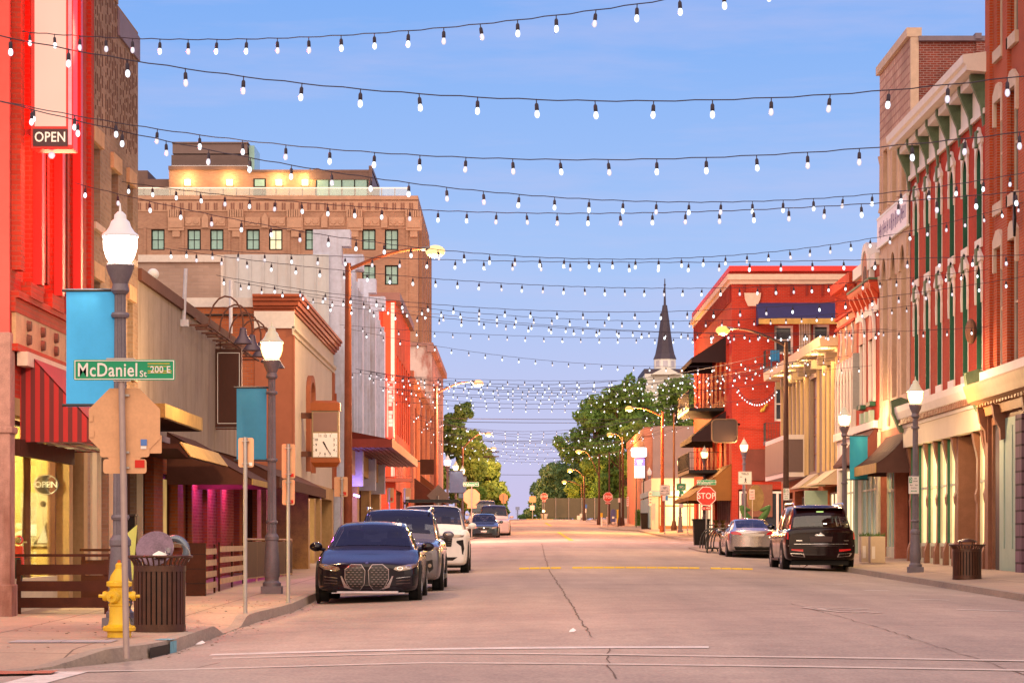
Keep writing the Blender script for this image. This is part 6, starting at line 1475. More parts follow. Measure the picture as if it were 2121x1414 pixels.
def walker(t, x, z, h, Y):
    b = MB(); f = FR('F', Y, x, z); b.fprism(f, [(h * .5 * .11 * math.cos(R(45 * k)) + h * .02, h * .42 + h * .07 * math.sin(R(45 * k))) for k in range(8)], 0, .003)
    for pts in (((0, .34), (.0, .0), .09), ((0, .0), (.16, -.42), .05), ((0, .02), (-.14, -.42), .05), ((0, .3), (.18, .05), .035), ((0, .3), (-.17, .08), .035)):
        (ax, az), (bx, bz), w_ = pts; b.fprism(f, [((ax - w_) * h, az * h), ((ax + w_) * h, az * h), ((bx + w_) * h, bz * h), ((bx - w_) * h, bz * h)], 0, .003)
    b.build('walking_figure', m_text_k, t)
Y = 110; t = thing('yield_sign', 'white square YIELD TO pedestrian sign in front of the pub windows', 'sign', (X(1541, Y), Y, sz(Y)))
post(t, X(1543, Y), Y, sz(Y), Z(977, Y)); x0, x1, z0, z1 = X(1529, Y), X(1557, Y), Z(1003, Y), Z(976, Y); plate('panel', t, x0, x1, z0, z1, Y - .04, m_signwhite); ring('border', t, x0 + .015, x1 - .015, z0 + .015, z1 - .015, Y - .041, .008, m_text_k)
text('YIELD', .115, m_text_k, t, ((x0 + x1) / 2, Y - .05, z1 - .1), 'F', .001); text('TO', .07, m_text_k, t, (x0 + .11, Y - .05, z1 - .23), 'F', .001); walker(t, (x0 + x1) / 2 + .02, z0 + .17, .24, Y - .047)
Y = 106.5; t = thing('parking_sign', 'NO PARKING sign with arrow on a thin post behind the silver sedan', 'sign', (X(1558.5, Y), Y, sz(Y)))
post(t, X(1558.5, Y), Y, sz(Y), Z(1013, Y), .02, m_limest); x0, x1, z0, z1 = X(1552, Y), X(1563, Y), Z(1034, Y), Z(1013, Y); plate('panel', t, x0, x1, z0, z1, Y - .03, M('faded_pink_sign', (.70, .50, .48), .6, var=.05), .006, .015)
text('NO', .075, m_text_k, t, ((x0 + x1) / 2, Y - .04, z1 - .1), 'F', .001); text('PARKING', .05, m_sticker, t, ((x0 + x1) / 2, Y - .04, z1 - .215), 'F', .001, sx=.75); b = MB(); b.box(x0 + .04, x1 - .07, Y - .04, Y - .037, z0 + .07, z0 + .085); b.fprism(FR('F', Y - .037, 0), [(x1 - .08, z0 + .05), (x1 - .03, z0 + .0775), (x1 - .08, z0 + .105)], 0, .003); b.build('arrow', m_sticker, t)
def park2(label, x0p, x1p, y0p, y1p, Y, px):
    t = thing('parking_sign', label, 'sign', (X(px, Y), Y, Z(y1p, Y))); x0, x1, z0, z1 = X(x0p, Y), X(x1p, Y), Z(y1p, Y), Z(y0p, Y); h = z1 - z0; L = x1 - x0
    plate('panel', t, x0, x1, z0, z1, Y, m_signwhite, .006, .015); plate('green_box', t, x0 + L * .06, x0 + L * .34, z0 + h * .62, z1 - h * .05, Y - .002, m_signgreen, .003, .008)
    text('2', h * .30, m_signwhite, t, (x0 + L * .2, Y - .006, z0 + h * .785), 'F', .001); text('HR', h * .11, m_text_k, t, (x0 + L * .66, Y - .004, z0 + h * .87), 'F', .001); text('PARKING', h * .1, m_text_k, t, (x0 + L * .66, Y - .004, z0 + h * .72), 'F', .001, sx=.62)
    text('8am', h * .11, m_text_k, t, (x0 + L * .26, Y - .004, z0 + h * .5), 'F', .001, sx=.8); text('5pm', h * .11, m_text_k, t, (x0 + L * .76, Y - .004, z0 + h * .5), 'F', .001, sx=.8); text('Monday-Friday', h * .08, m_text_k, t, (x0 + L * .5, Y - .004, z0 + h * .34), 'F', .001, sx=.62)
    b = MB(); f = FR('F', Y - .002, 0); zc_ = z0 + h * .16; b.fprism(f, [(x0 + L * .2, zc_), (x0 + L * .32, zc_ + h * .045), (x0 + L * .32, zc_ + h * .015), (x0 + L * .68, zc_ + h * .015), (x0 + L * .68, zc_ + h * .045), (x0 + L * .8, zc_), (x0 + L * .68, zc_ - h * .045), (x0 + L * .68, zc_ - h * .015), (x0 + L * .32, zc_ - h * .015), (x0 + L * .32, zc_ - h * .045)], 0, .003); b.build('arrow', m_signgreen, t)
    b = MB(); b.box((x0 + x1) / 2 - .02, (x0 + x1) / 2 + .02, Y + .006, Y + .16, (z0 + z1) / 2 - .02, (z0 + z1) / 2 + .02); b.build('strap', m_steel, t); return t
park2('two hour parking sign strapped to the nearest right lamp post', 1882, 1903.5, 986, 1022, 69.05, 1893); park2('pale two hour parking sign on the dark street light pole', 1622.5, 1635, 1011, 1035, 101.3, 1629)
def bike(t, x, z, w_, Y, mat):
    b = MB(); r = w_ * .23
    for cx0 in (x - w_ * .3, x + w_ * .3):
        for k in range(14): a0, a1 = 2 * math.pi * k / 14, 2 * math.pi * (k + 1) / 14; b.cone((cx0 + r * math.cos(a0), Y, z + r * math.sin(a0)), (cx0 + r * math.cos(a1), Y, z + r * math.sin(a1)), w_ * .022, w_ * .022, 4)
    P_ = {'a': (-.3, 0), 'b': (-.12, .24), 'c': (0, 0), 'd': (.2, .27), 'e': (.3, 0), 'h': (.1, .32), 's': (-.17, .3)}
    for q in ('ab', 'ac', 'bc', 'bd', 'cd', 'de', 'dh', 'bs'): b.cone((x + P_[q[0]][0] * w_, Y, z + P_[q[0]][1] * w_), (x + P_[q[1]][0] * w_, Y, z + P_[q[1]][1] * w_), w_ * .022, w_ * .022, 4)
    b.build('bicycle_symbol', mat, t)
Y = 163; t = thing('bicycle_sign', 'white bicycle MAY USE FULL LANE sign on the rusty pole by the lit cafe', 'sign', (X(1377, Y), Y, sz(Y))); x0, x1, z0, z1 = X(1366.5, Y), X(1387.5, Y), Z(1025, Y), Z(1004, Y)
post(t, X(1377, Y), Y, sz(Y), Z(1004, Y), .04); plate('panel', t, x0, x1, z0, z1, Y - .05, m_signwhite, .006, .03); ring('border', t, x0 + .01, x1 - .01, z0 + .01, z1 - .01, Y - .051, .014, m_text_k); bike(t, (x0 + x1) / 2, z1 - .22, .36, Y - .06, m_text_k)
text('MAY USE', .12, m_text_k, t, ((x0 + x1) / 2, Y - .06, z0 + .235), 'F', .001, sx=.9); text('FULL LANE', .12, m_text_k, t, ((x0 + x1) / 2, Y - .06, z0 + .09), 'F', .001, sx=.8)
plate('lower_plate', t, X(1372, Y), X(1384, Y), Z(1037, Y), Z(1025.5, Y), Y - .05, m_signwhite); plate('blue_patch', t, X(1378.5, Y), X(1383.5, Y), Z(1036, Y), Z(1025.8, Y), Y - .052, M('patch_blue', (.08, .3, .6), .6), .004, .05)
Y = 167.7; t = thing('bicycle_sign', 'green bicycle route sign with smaller green plates on a lamp post', 'sign', (X(1411, Y), Y, Z(1035, Y)))
m_sg2 = M('route_green', (.05, .30, .17), .5); plate('panel', t, X(1401, Y), X(1420.5, Y), Z(1015, Y), Z(1001, Y), Y - .12, m_sg2, .006, .03); bike(t, X(1411, Y), Z(1009, Y), .34, Y - .13, m_signwhite); plate('lower_plate', t, X(1407, Y), X(1416, Y), Z(1023, Y), Z(1016, Y), Y - .12, m_sg2, .006, .03); plate('lower_plate', t, X(1408, Y), X(1417, Y), Z(1034, Y), Z(1026, Y), Y - .12, m_sg2, .006, .03); plate('lower_plate', t, X(1406.5, Y), X(1415.5, Y), Z(1051, Y), Z(1036, Y), Y - .12, M('grey_lilac_sign', (.45, .38, .42), .6), .006, .02)
b = MB(); b.box(X(1411, Y) - .03, X(1411, Y) + .03, Y - .114, Y + .1, Z(1050, Y), Z(1002, Y)); b.build('strap', m_steel, t)
for lab, px, y0, y1, yb_, Y, w_ in (('slim pink parking notice on a post at the near corner of the cafe', 1423, 1020, 1036, 1117, 156, 5), ('tall pink and lilac notice on a thin post by the black bin', 1347, 1017, 1047, 1100, 184, 6), ('white over pink notice on a thin post beyond the mailbox', 1300, 1028, 1048, 1088, 214, 4.5), ('blue square sign over pink notice near the grey green band', 1212, 1044, 1052, 1079, 268, 8), ('small pink notice beside the far right brick edge', 1333, 1028, 1040, 1085, 206, 4)):
    t = thing('notice_sign', lab, 'sign', (X(px, Y), Y, sz(Y))); post(t, X(px + w_ * .3, Y), Y, sz(Y), Z(y0, Y), .025)
    plate('panel', t, X(px - w_ / 2, Y), X(px + w_ / 2, Y), Z(y1, Y), Z(y0, Y), Y - .04, M('sign_blue', (.05, .12, .4), .5) if 'blue' in lab else M('pinkish_sign', (.72, .55, .52), .6), .006, .03)
    if 'blue' in lab: plate('lower_plate', t, X(px - 2, Y), X(px + 2, Y), Z(1061, Y), Z(1053, Y), Y - .04, M('pinkish_sign', (.72, .55, .52), .6))
    else:
        b = MB(); x0, x1, z0, z1 = X(px - w_ / 2, Y), X(px + w_ / 2, Y), Z(y1, Y), Z(y0, Y)
        for k in range(4): b.box(x0 + .03, x1 - .03, Y - .045, Y - .04, z1 - (z1 - z0) * (.2 + .2 * k), z1 - (z1 - z0) * (.14 + .2 * k))
        b.build('faded_lines', m_sticker, t)

# ---- hydrant
Y = 31.0; x = X(247, Y); zb = walk_z(x, Y, KL, 'L'); m_hyd = M('hydrant_yellow', (.70, .44, .012), .38, var=.1, vs=7, stain=(.38, .19, .04), stain_amt=.4)
t = thing('fire_hydrant', 'yellow fire hydrant beside the slatted litter bin on the near left corner', 'fire hydrant', (x, Y, zb))
b = MB(); b.lathe([(.14, 0), (.14, .06), (.19, .08), (.195, .115), (.16, .13), (.13, .15), (.118, .2), (.115, .36), (.125, .37), (.125, .39), (.112, .4), (.112, .58), (.15, .6), (.15, .625), (.11, .635)], 24); b.build('barrel', m_hyd, t, local=True, smooth=30)
b = MB(); b.lathe([(.15, .626), (.15, .64), (.115, .66), (.1, .72), (.06, .78), (.045, .8), (.045, .85), (.02, .87)], 24); b.build('bonnet', m_hyd, t, local=True, smooth=35)
b = MB(); b.cone((0, 0, .865), (0, 0, .9), .022, .018, 5); b.build('operating_nut', M('hydrant_red', (.5, .1, .03), .5), t, local=True)
for (dx, dy) in ((1, 0), (-1, 0), (-.35, -.94)):
    r_ = .055 if dy == 0 else .075; b = MB(); p = Vector((dx, dy, 0)).normalized(); c = Vector((0, 0, .48)); b.cone(c + p * .09, c + p * .15, r_, r_, 14); b.cone(c + p * .15, c + p * .19, r_ * 1.15, r_ * .95, 10); b.cone(c + p * .19, c + p * .24, .02, .02, 5); b.build('outlet_cap', m_hyd, t, local=True, smooth=35)
b = MB()
for k in range(10): a = 2 * math.pi * k / 10; b.cone((.17 * math.cos(a), .17 * math.sin(a), .11), (.17 * math.cos(a), .17 * math.sin(a), .135), .014, .014, 6); b.cone((.137 * math.cos(a), .137 * math.sin(a), .62), (.137 * math.cos(a), .137 * math.sin(a), .65), .011, .011, 6)
b.build('bolts', m_hyd, t, local=True)
b = MB(); pts = [(.12 + .04 * math.sin(k), -.05, .46 - .035 * k) for k in range(9)]; b.rope(pts, .008, 5); b.build('chain', m_dark, t, local=True)

# ---- slatted litter bins
m_slat = M('bronze_slats', (.065, .022, .01), .42, .2, var=.35, vs=7)
def bin_(label, px, Y, h, r, lid, zb):
    t = thing('litter_bin', label, 'litter bin', (X(px, Y), Y, zb))
    b = MB(); n = 30
    for k in range(n):
        a = 2 * math.pi * k / n; ca, sa = math.cos(a), math.sin(a); w_ = r * .075
        q = []
        for z in (.03, h * .82):
            for rr in (r - .012, r): q += [(rr * ca - w_ * -sa * 0 - w_ * sa, rr * sa + w_ * ca, z), (rr * ca + w_ * sa, rr * sa - w_ * ca, z)]
        b.hexa([q[0], q[1], q[3], q[2], q[4], q[5], q[7], q[6]])
    b.build('slats', m_slat, t, local=True)
    b = MB(); b.lathe([(r + .006, 0), (r + .006, .09), (r - .02, .092)], 32); b.build('base_band', m_slat, t, local=True, smooth=30)
    b = MB(); b.lathe([(r + .008, h * .8), (r + .008, h * .88), (r - .02, h * .882), (r - .02, h * .8)], 32); b.build('top_band', m_slat, t, local=True, smooth=30)
    b = MB(); b.lathe([(r - .03, .06), (r - .03, h * .86), (r - .06, h * .86)], 24); b.build('liner', m_black, t, local=True)
    b = MB()
    for k in range(n):
        a = 2 * math.pi * k / n; ca, sa = math.cos(a), math.sin(a)
        pts = [((r + q) * ca, (r + q) * sa, z) for q, z in ((-.005, h * .87), (.01, h * .92), (.04, h * .97), (.075, h * .995))]; b.rope(pts, .012, 5)
    for k in range(32):
        a0, a1 = 2 * math.pi * k / 32, 2 * math.pi * (k + 1) / 32; rr = r + .08; b.cone((rr * math.cos(a0), rr * math.sin(a0), h), (rr * math.cos(a1), rr * math.sin(a1), h), .016, .016, 6)
    b.build('flared_rim', m_slat, t, local=True, smooth=60)
    if lid == 'dome':
        b = MB(); b.lathe([(r * .72, h + .06), (r * .72, h + .08), (r * .4, h + .13), (.04, h + .15)], 28)
        for k in range(4): a = R(45 + 90 * k); b.cone((r * .65 * math.cos(a), r * .65 * math.sin(a), h - .05), (r * .65 * math.cos(a), r * .65 * math.sin(a), h + .07), .014, .014, 6)
        b.build('lid', m_slat, t, local=True, smooth=35)
    return t
Y = 32.6; zb = walk_z(X(330, Y), Y, KL, 'L'); rb_ = bin_('bronze slatted litter bin with its lid knocked open, beside the yellow hydrant', 331, Y, .92, .312, None, zb)
m_lidp = M('mottled_violet_metal', (.14, .085, .12), .4, .4, var=.5, vs=5)
b = MB(); c = Vector((0, 0, 0)); b.lathe([(.235, -.012), (.235, .0), (.1, .02), (.02, .024)], 28); ld = b.build('lid', m_lidp, rb_, local=True, smooth=35); ld.location = (-.045, -.12, 1.02); ld.rotation_euler = (R(62), R(-20), R(6))
b = MB()
for k in range(20):
    a0, a1 = R(-40 + 9 * k), R(-40 + 9 * (k + 1)); b.cone((.17 + .15 * math.cos(a0), .06, .99 + .15 * math.sin(a0)), (.17 + .15 * math.cos(a1), .06, .99 + .15 * math.sin(a1)), .045, .045, 8)
b.build('lid_collar', M('steel_blue', (.16, .19, .24), .4, .4), rb_, local=True, smooth=40)
b = MB()
for k in range(14): a0, a1 = R(-30 + 12 * k), R(-30 + 12 * (k + 1)); b.cone((.2 + .17 * math.cos(a0), .02, .93 + .15 * math.sin(a0)), (.2 + .17 * math.cos(a1), .02, .93 + .15 * math.sin(a1)), .006, .006, 5)
b.build('lid_hoop', m_steel, rb_, local=True)
gp = thing('plastic_cup', 'clear plastic cup lying in the open slatted litter bin', 'cup', (X(352, Y), Y - .2, zb + .93)); b = MB(); b.lathe([(.03, 0), (.042, .1), (.045, .1)], 14); b.build('cup', GLASSY('clear_plastic', (.85, .87, .9), .5), gp, local=True)
pb_ = thing('paper_litter', 'crumpled white paper in the open slatted litter bin', 'paper', (X(336, Y), Y - .22, zb + .9)); b = MB(); b.add([(-.1, 0, 0), (.06, -.04, .01), (.09, .03, .05), (-.02, .05, .09), (-.09, .04, .05)], [(0, 1, 2), (0, 2, 3), (0, 3, 4)]); b.build('sheet', m_white, pb_, local=True)
Y = 61.0; zb = walk_z(X(2003, Y), Y, KR, 'R'); bin_('bronze slatted litter bin with domed lid on the right pavement', 2003, 60.6, Z(1128, 60.6) - walk_z(X(2003, 60.6), 60.6, KR, 'R'), .325, 'dome', walk_z(X(2003, 60.6), 60.6, KR, 'R'))
for lab, px, Y, a in (('square black litter bin behind the hoop bicycle rack', 1452, 118, .36), ('black litter bin beside the unlit lamp post on the far corner', 1339, 189, .42)):
    zb = sz(Y); t = thing('litter_bin', lab, 'litter bin', (X(px, Y), Y, zb)); h = 1.1
    b = MB(); b.hexa([(-a * .85, -a * .85, 0), (a * .85, -a * .85, 0), (a * .85, a * .85, 0), (-a * .85, a * .85, 0), (-a, -a, h), (a, -a, h), (a, a, h), (-a, a, h)]); b.build('body', M('bin_black', (.022, .014, .014), .6), t, local=True)
    b = MB(); b.box(-a - .04, a + .04, -a - .04, a + .04, h, h + .07); b.build('rim', m_black, t, local=True)
    b = MB()
    for k in range(7): b.box(-a * .8 + k * a * .25, -a * .8 + k * a * .25 + .02, -a - .006, -a * .86, .08, h - .05)
    b.build('ribs', m_black, t, local=True)

# ---- patio fences and planters on the left pavement
def plank_fence(label, p0, p1, z, h, n, mat, top=True, gap=.5, mp=None):
    p0, p1 = Vector(p0), Vector(p1); d = (p1 - p0); L = d.length; d.normalize(); nn = Vector((-d.y, d.x, 0))
    t = thing('patio_fence', label, 'fence', (p0.x, p0.y, z), 0, None)
    f = lambda u, q, w_: tuple(p0 + d * u + nn * q + Vector((0, 0, z + w_ - 0)))
    f2 = lambda u, q, w_: (p0.x + d.x * u + nn.x * q, p0.y + d.y * u + nn.y * q, z + w_)
    b = MB(); ph = h / n
    for k in range(n): b.fbox(f2, 0.0, L, -.012, .012, .12 + k * ph, .12 + k * ph + ph * gap)
    b.build('planks', mat, t)
    for u in ([0, L - .06] if L < 2.5 else [0, L / 2 - .03, L - .06]): b = MB(); b.fbox(f2, u, u + .06, .013, .05, -.05, h + .1); b.build('post', mp or mat, t)
    if top: b = MB(); b.fbox(f2, -.02, L + .02, -.03, .03, h + .14, h + .18); b.build('top_rail', mat, t)
    return t
zz0 = walk_z(-6.5, 38.5, KL, 'L')
plank_fence('dark stained plank fence across the red corner shop front, three boards high', (X(34, 38.5), 38.5), (X(224, 38.5), 38.5), zz0 - .03, .72, 3, m_wooddk, gap=.62)
plank_fence('dark plank fence set back behind the hydrant at the shop door', (X(168, 42.5), 42.5), (X(232, 42.5), 42.5), walk_z(-6, 42.5, KL, 'L'), .72, 3, m_wooddk, gap=.5)
for k, (a, c, Y) in enumerate(((385, 426, 47.5),)):
    t = thing('patio_screen', 'solid brown board screen at the near end of the purple lit patio', 'screen', (X(a, Y), Y, sz(Y)))
    b = MB(); b.box(X(a, Y), X(c, Y), Y, Y + .05, sz(Y), Z(1124, Y)); b.build('boards', m_brown, t); b = MB()
    for q in range(3): b.box(X(a, Y), X(c, Y), Y - .006, Y, sz(Y) + .22 + q * .26, sz(Y) + .228 + q * .26)
    b.build('board_gaps', m_black, t)
pts = [(426, 47.5), (447, 49.6), (455, 50.4), (505, 56.5)]
plank_fence('short weathered slat fence next to the brown patio screen', (X(428, 47.6), 47.6), (X(448, 49.6), 49.6), walk_z(-5.5, 48, KL, 'L'), .82, 4, m_wood, False, .52, m_wooddk)
plank_fence('longer weathered slat fence along the purple lit patio', (X(457, 50.6), 50.6), (X(507, 57), 57), walk_z(-5.5, 53, KL, 'L'), .82, 4, m_wood, False, .52, m_wooddk)
Y0, Y1 = 57.4, 66.5; t = thing('patio_fence', 'brown canvas and rail patio barrier behind the amber lamp post', 'fence', (-5.6, 57.4, sz(57)))
f = lambda u, d, w_: (X(510, 57.4) + (X(604, 66.5) - X(510, 57.4)) * u, Y0 + (Y1 - Y0) * u, sz(60) - .02 + w_ + d)
b = MB(); b.hexa([f(0, 0, .12), f(1, 0, .12), (f(1, 0, 0)[0] + .02, f(1, 0, 0)[1], f(1, 0, .12)[2]), (f(0, 0, 0)[0] + .02, f(0, 0, 0)[1], f(0, 0, .12)[2]), f(0, 0, .9), f(1, 0, .9), (f(1, 0, 0)[0] + .02, f(1, 0, 0)[1], f(1, 0, .9)[2]), (f(0, 0, 0)[0] + .02, f(0, 0, 0)[1], f(0, 0, .9)[2])]); b.build('canvas', m_brown, t)
b = MB(); b.cone(f(0, 0, .95), f(1, 0, .95), .022, .022, 6); b.cone(f(0, 0, .1), f(1, 0, .1), .018, .018, 6); b.build('rail', m_wood, t)
for u in (0, .2, .4, .6, .8, 1): b = MB(); b.cone(f(u, 0, 0), f(u, 0, .95), .022, .022, 6); b.build('post', m_wood, t)
for u in (.62, .86): b = MB(); b.sphere((f(u, 0, .5)[0] + .03, f(u, 0, .5)[1], f(u, 0, .5)[2]), .14, 10, 6, sc=(.1, .6, 1.3)); b.build('oval_badge', m_signwhite, t)
for k, px in enumerate((537, 556)):
    Y = 64.; t = thing('awning_post', 'timber post lit violet under the long brown awning, ' + ('left one' if k == 0 else 'right one'), 'post', (X(px, Y), Y, sz(Y)), 0)
    b = MB(); b.box(X(px - 4, Y), X(px + 4, Y), Y - .05, Y + .05, sz(Y) - .05, 2.95); b.build('shaft', m_wood, t); b = MB(); b.box(X(px - 6, Y), X(px + 6, Y), Y - .08, Y + .08, sz(Y) - .02, sz(Y) + .1); b.build('foot', m_wooddk, t)
t = thing('sandwich_board', 'folded pale green sandwich board leaning behind the open litter bin', 'board', (X(272, 34.5), 34.5, sz(34))); Y = 34.5
m_pg = M('pale_green_board', (.52, .52, .14), .6, var=.08); b = MB(); b.hexa([(X(264, Y), Y, Z(1200, Y)), (X(275, Y), Y, Z(1200, Y)), (X(275, Y), Y + .04, Z(1200, Y)), (X(264, Y), Y + .04, Z(1200, Y)), (X(264, Y), Y, Z(1103, Y)), (X(284, Y), Y, Z(1086, Y)), (X(284, Y), Y + .04, Z(1086, Y)), (X(264, Y), Y + .04, Z(1103, Y))]); b.build('panel', m_pg, t)
b = MB(); b.box(X(266, Y), X(270, Y), Y + .01, Y + .03, sz(Y), Z(1200, Y)); b.box(X(276, Y), X(283, Y), Y + .05, Y + .08, sz(Y), Z(1095, Y)); b.build('frame', m_brown, t)
mb_ = thing('wall_bin', 'black wall mounted box beside the brick shop entrance', 'box', (-6.9, 47.3, 2)); Y = 47.; b = MB(); b.box(X(236, Y), X(279, Y), Y, Y + .3, Z(1098, Y), Z(1068, Y)); b.build('box', m_black, mb_); b = MB(); b.box(X(233, Y), X(281, Y), Y - .03, Y + .33, Z(1068, Y), Z(1064, Y)); b.build('lid', m_dark, mb_)

# ---- right pavement things
for k, (a, c) in enumerate(((1784, 1803), (1803, 1834))):
    Y = 82. - k * 1.3; zb = walk_z(12, Y, KR, 'R'); t = thing('planter', ('square concrete planter partly hidden behind its twin', 'square concrete planter nearest the brown awning doorway')[k], 'planter', (X(a, Y), Y, zb), 0, 'concrete planters by the brown awning')
    b = MB(); b.box(X(a, Y), X(c, Y), Y, Y + .5, zb, Z(1110, Y)); b.build('box', M('planter_concrete', (.50, .37, .27), .85, var=.1), t, bevel=.015)
    b = MB(); b.box(X(a, Y) + .04, X(a, Y) + .14, Y - .01, Y, zb + .12, zb + .5); b.build('side_panel', m_trimw, t)
    rb = random.Random(k); b = MB()
    for q in range(60):
        cx0, cy0 = rb.uniform(X(a, Y), X(c, Y)), rb.uniform(Y, Y + .5); b.cone((cx0, cy0, Z(1110, Y)), (cx0 + rb.gauss(0, .04), cy0 + rb.gauss(0, .04), Z(1110, Y) + rb.uniform(.05, .14)), .012, .003, 4)
    b.build('plants', M('plant_green', (.06, .11, .025), .7, var=.3), t)
Y = 104.5; zb = sz(Y); t = thing('bike_rack', 'row of dark bell shaped hoops forming a bicycle rack by the silver sedan', 'bicycle rack', (X(1485, Y), Y, zb))
b = MB()
for k in range(6):
    cx0 = X(1472 + k * 5.2, Y); pts = [(cx0 + .42 * math.cos(R(a)) * (1 if a < 90 else 1), Y + .15 * k * 0 - .1 * k, zb + .12 + .78 * max(0, math.sin(R(a))) ** .8) for a in range(0, 181, 12)]; b.rope(pts, .028, 6)
b.build('hoops', m_dark, t, smooth=True)
b = MB()
for dy in (.0, -.5): b.cone((X(1466, Y) - .1, Y + dy, zb + .12), (X(1505, Y) + .1, Y + dy, zb + .12), .03, .03, 6)
b.build('base_rail', m_dark, t)
for q in (1468, 1478):
    b = MB()
    for k in range(14): a0, a1 = 2 * math.pi * k / 14, 2 * math.pi * (k + 1) / 14; c = (X(q, Y), Y - .62, zb + .02); rr = .12; b.cone((c[0] + rr * math.cos(a0), c[1], c[2] + rr * math.sin(a0)), (c[0] + rr * math.cos(a1), c[1], c[2] + rr * math.sin(a1)), .03, .03, 6)
    b.build('wheel', m_rubber, t)
for q in (1482, 1496):
    b = MB(); c = (X(q, Y), Y - .2, zb + .9); b.lathe([(.03, 0), (.12, .12), (.05, .17), (.13, .3), (.15, .32)], 10, c); b.build('finial', M('old_bronze', (.12, .07, .02), .4, .6), t, smooth=40)
b = MB(); b.cone((X(1466, Y), Y + .3, zb), (X(1466, Y), Y + .3, zb + 1.05), .03, .03, 6); b.cone((X(1503, Y), Y + .3, zb), (X(1503, Y), Y + .3, zb + 1.05), .03, .03, 6); b.cone((X(1466, Y), Y + .3, zb + 1.03), (X(1503, Y), Y + .3, zb + 1.03), .025, .025, 6); b.build('rail', m_dark, t)
Y = 134.; t = thing('disc_sculpture', 'large oval wooden disc held up by two curled green arms outside the pub', 'sculpture', (X(1563, Y), Y, G(Y)))
b = MB(); c = P(1565, 1031, Y); 
for r0, r1, d in ((1, .86, .06), (.86, .0, 0)):
    n = 28; rx, rz = 17 * Y / F, 27 * Y / F; vs = []
    for s in (-.06 - d, .06): vs += [(c[0] + rx * q * math.cos(2 * math.pi * k / n), Y + s, c[2] + rz * q * math.sin(2 * math.pi * k / n)) for q in (r0,) for k in range(n)]
    b.add(vs, [tuple(range(n)), tuple(range(2 * n - 1, n - 1, -1))] + [(k, (k + 1) % n, n + (k + 1) % n, n + k) for k in range(n)])
b.build('disc', M('golden_wood', (.36, .22, .075), .6, var=.35, vs=3.5), t)
m_arm = M('moss_green', (.075, .16, .04), .6, var=.2)
for s in (-1, 1):
    pts = [P(1564 + s * a, q, Y - .2) for a, q in ((7, 1082), (13, 1073), (20, 1066), (25, 1058), (26, 1052), (29, 1049), (31, 1046))]
    b = MB(); b.rope(pts, [.13, .15, .16, .14, .13, .1, .05], 8); b.rope([P(1564 + s * a, q, Y - .2) for a, q in ((10, 1056), (18, 1055), (26, 1051), (29, 1054), (31, 1057))], [.05, .12, .13, .09, .04], 8); b.build('arm', m_arm, t, smooth=True)
b = MB(); b.cone((X(1563, Y), Y, G(Y)), P(1563, 1080, Y), .12, .12, 8); b.build('stand', m_dark, t)
# far right corner: mailbox, bollards, planters, blurred band built as a fence
Y = 224.; zb = sz(Y); t = thing('mailbox', 'blue mailbox with rounded top behind the far right stop sign', 'mailbox', (X(1270, Y), Y, zb)); r_ = 5 * Y / F
b = MB(); b.fprism(FR('F', Y, X(1270, Y), zb), [(-r_, .2), (r_, .2), (r_, 1.1)] + [(r_ * math.cos(R(a)), 1.1 + r_ * math.sin(R(a))) for a in range(20, 161, 20)] + [(-r_, 1.1)], -.5, 0); b.build('body', M('mail_blue', (.07, .08, .22), .5), t)
b = MB()
for sx_ in (-1, 1): b.box(X(1270, Y) + sx_ * r_ * .8 - .03, X(1270, Y) + sx_ * r_ * .8 + .03, Y + .03, Y + .1, zb, zb + .2)
b.build('legs', m_dark, t); b = MB(); b.box(X(1270, Y) - .09, X(1270, Y) + .09, Y - .012, Y, zb + .5, zb + .66); b.build('badge', m_signwhite, t)
for lab, px, y0, y1, Y, m1, w_ in (('yellow topped white marker post on the far right kerb', 1246, 1062, 1088, 216, m_white, 2), ('short pink marker post beside the far stop sign', 1257, 1070, 1091, 213, M('pinkish_sign', (.72, .55, .52), .6), 1.2), ('thick yellow bollard right of the blue mailbox', 1279.5, 1055, 1076, 232, m_yellow, 2)):
    t = thing('bollard', lab, 'bollard', (X(px, Y), Y, sz(Y))); b = MB(); b.cone((X(px, Y), Y, sz(Y) - .1), (X(px, Y), Y, Z(y0, Y)), w_ * Y / F, w_ * Y / F * .9, 10); b.build('post', m1, t); b = MB(); b.cone((X(px, Y), Y, Z(y0 + (8 if 'topped' in lab else 1.4), Y)), (X(px, Y), Y, Z(y0 - .3, Y)), w_ * Y / F * 1.25, w_ * Y / F * 1.2, 10); b.build('cap', m_yellow if 'pink' not in lab else m1, t)
Y = 272.; o = MB().box(X(1090, Y), X(1146, Y), Y, Y + 3, G(Y) - .1, G(Y) + .2).build('traffic_island', m_yellow, bevel=.05); cp(o, 'low yellow kerbed traffic island at the crest of the road', 'traffic island')
t = thing('planter', 'round pale bowl planter on the yellow kerbed island', 'planter', (X(1127, 272.8), 273.5, G(272))); b = MB(); b.lathe([(.25, .2), (.35, .5), (.42, .75), (.4, .75)], 16, (X(1127, 273.5), 273.5, G(272))); b.build('bowl', m_trimw, t); b = MB(); b.sphere((X(1127, 273.5), 273.5, G(272) + .75), .32, 10, 6, sc=(1, 1, .3)); b.build('soil', m_brown, t)
t = thing('low_light', 'small glaring amber lamp on the island below the crest stop sign', 'lamp', (X(1126, 271.6), 271.6, Z(1060, 271.6))); b = MB(); b.sphere(P(1126, 1058, 271.6), .13, 10, 6); b.build('globe', EM('glare_amber', (1, .6, .18), 20, nosample=True), t); b = MB(); b.cone((X(1126, 271.6), 271.6, G(272)), P(1126, 1058, 271.6), .04, .04, 6); b.build('post', m_dark, t)
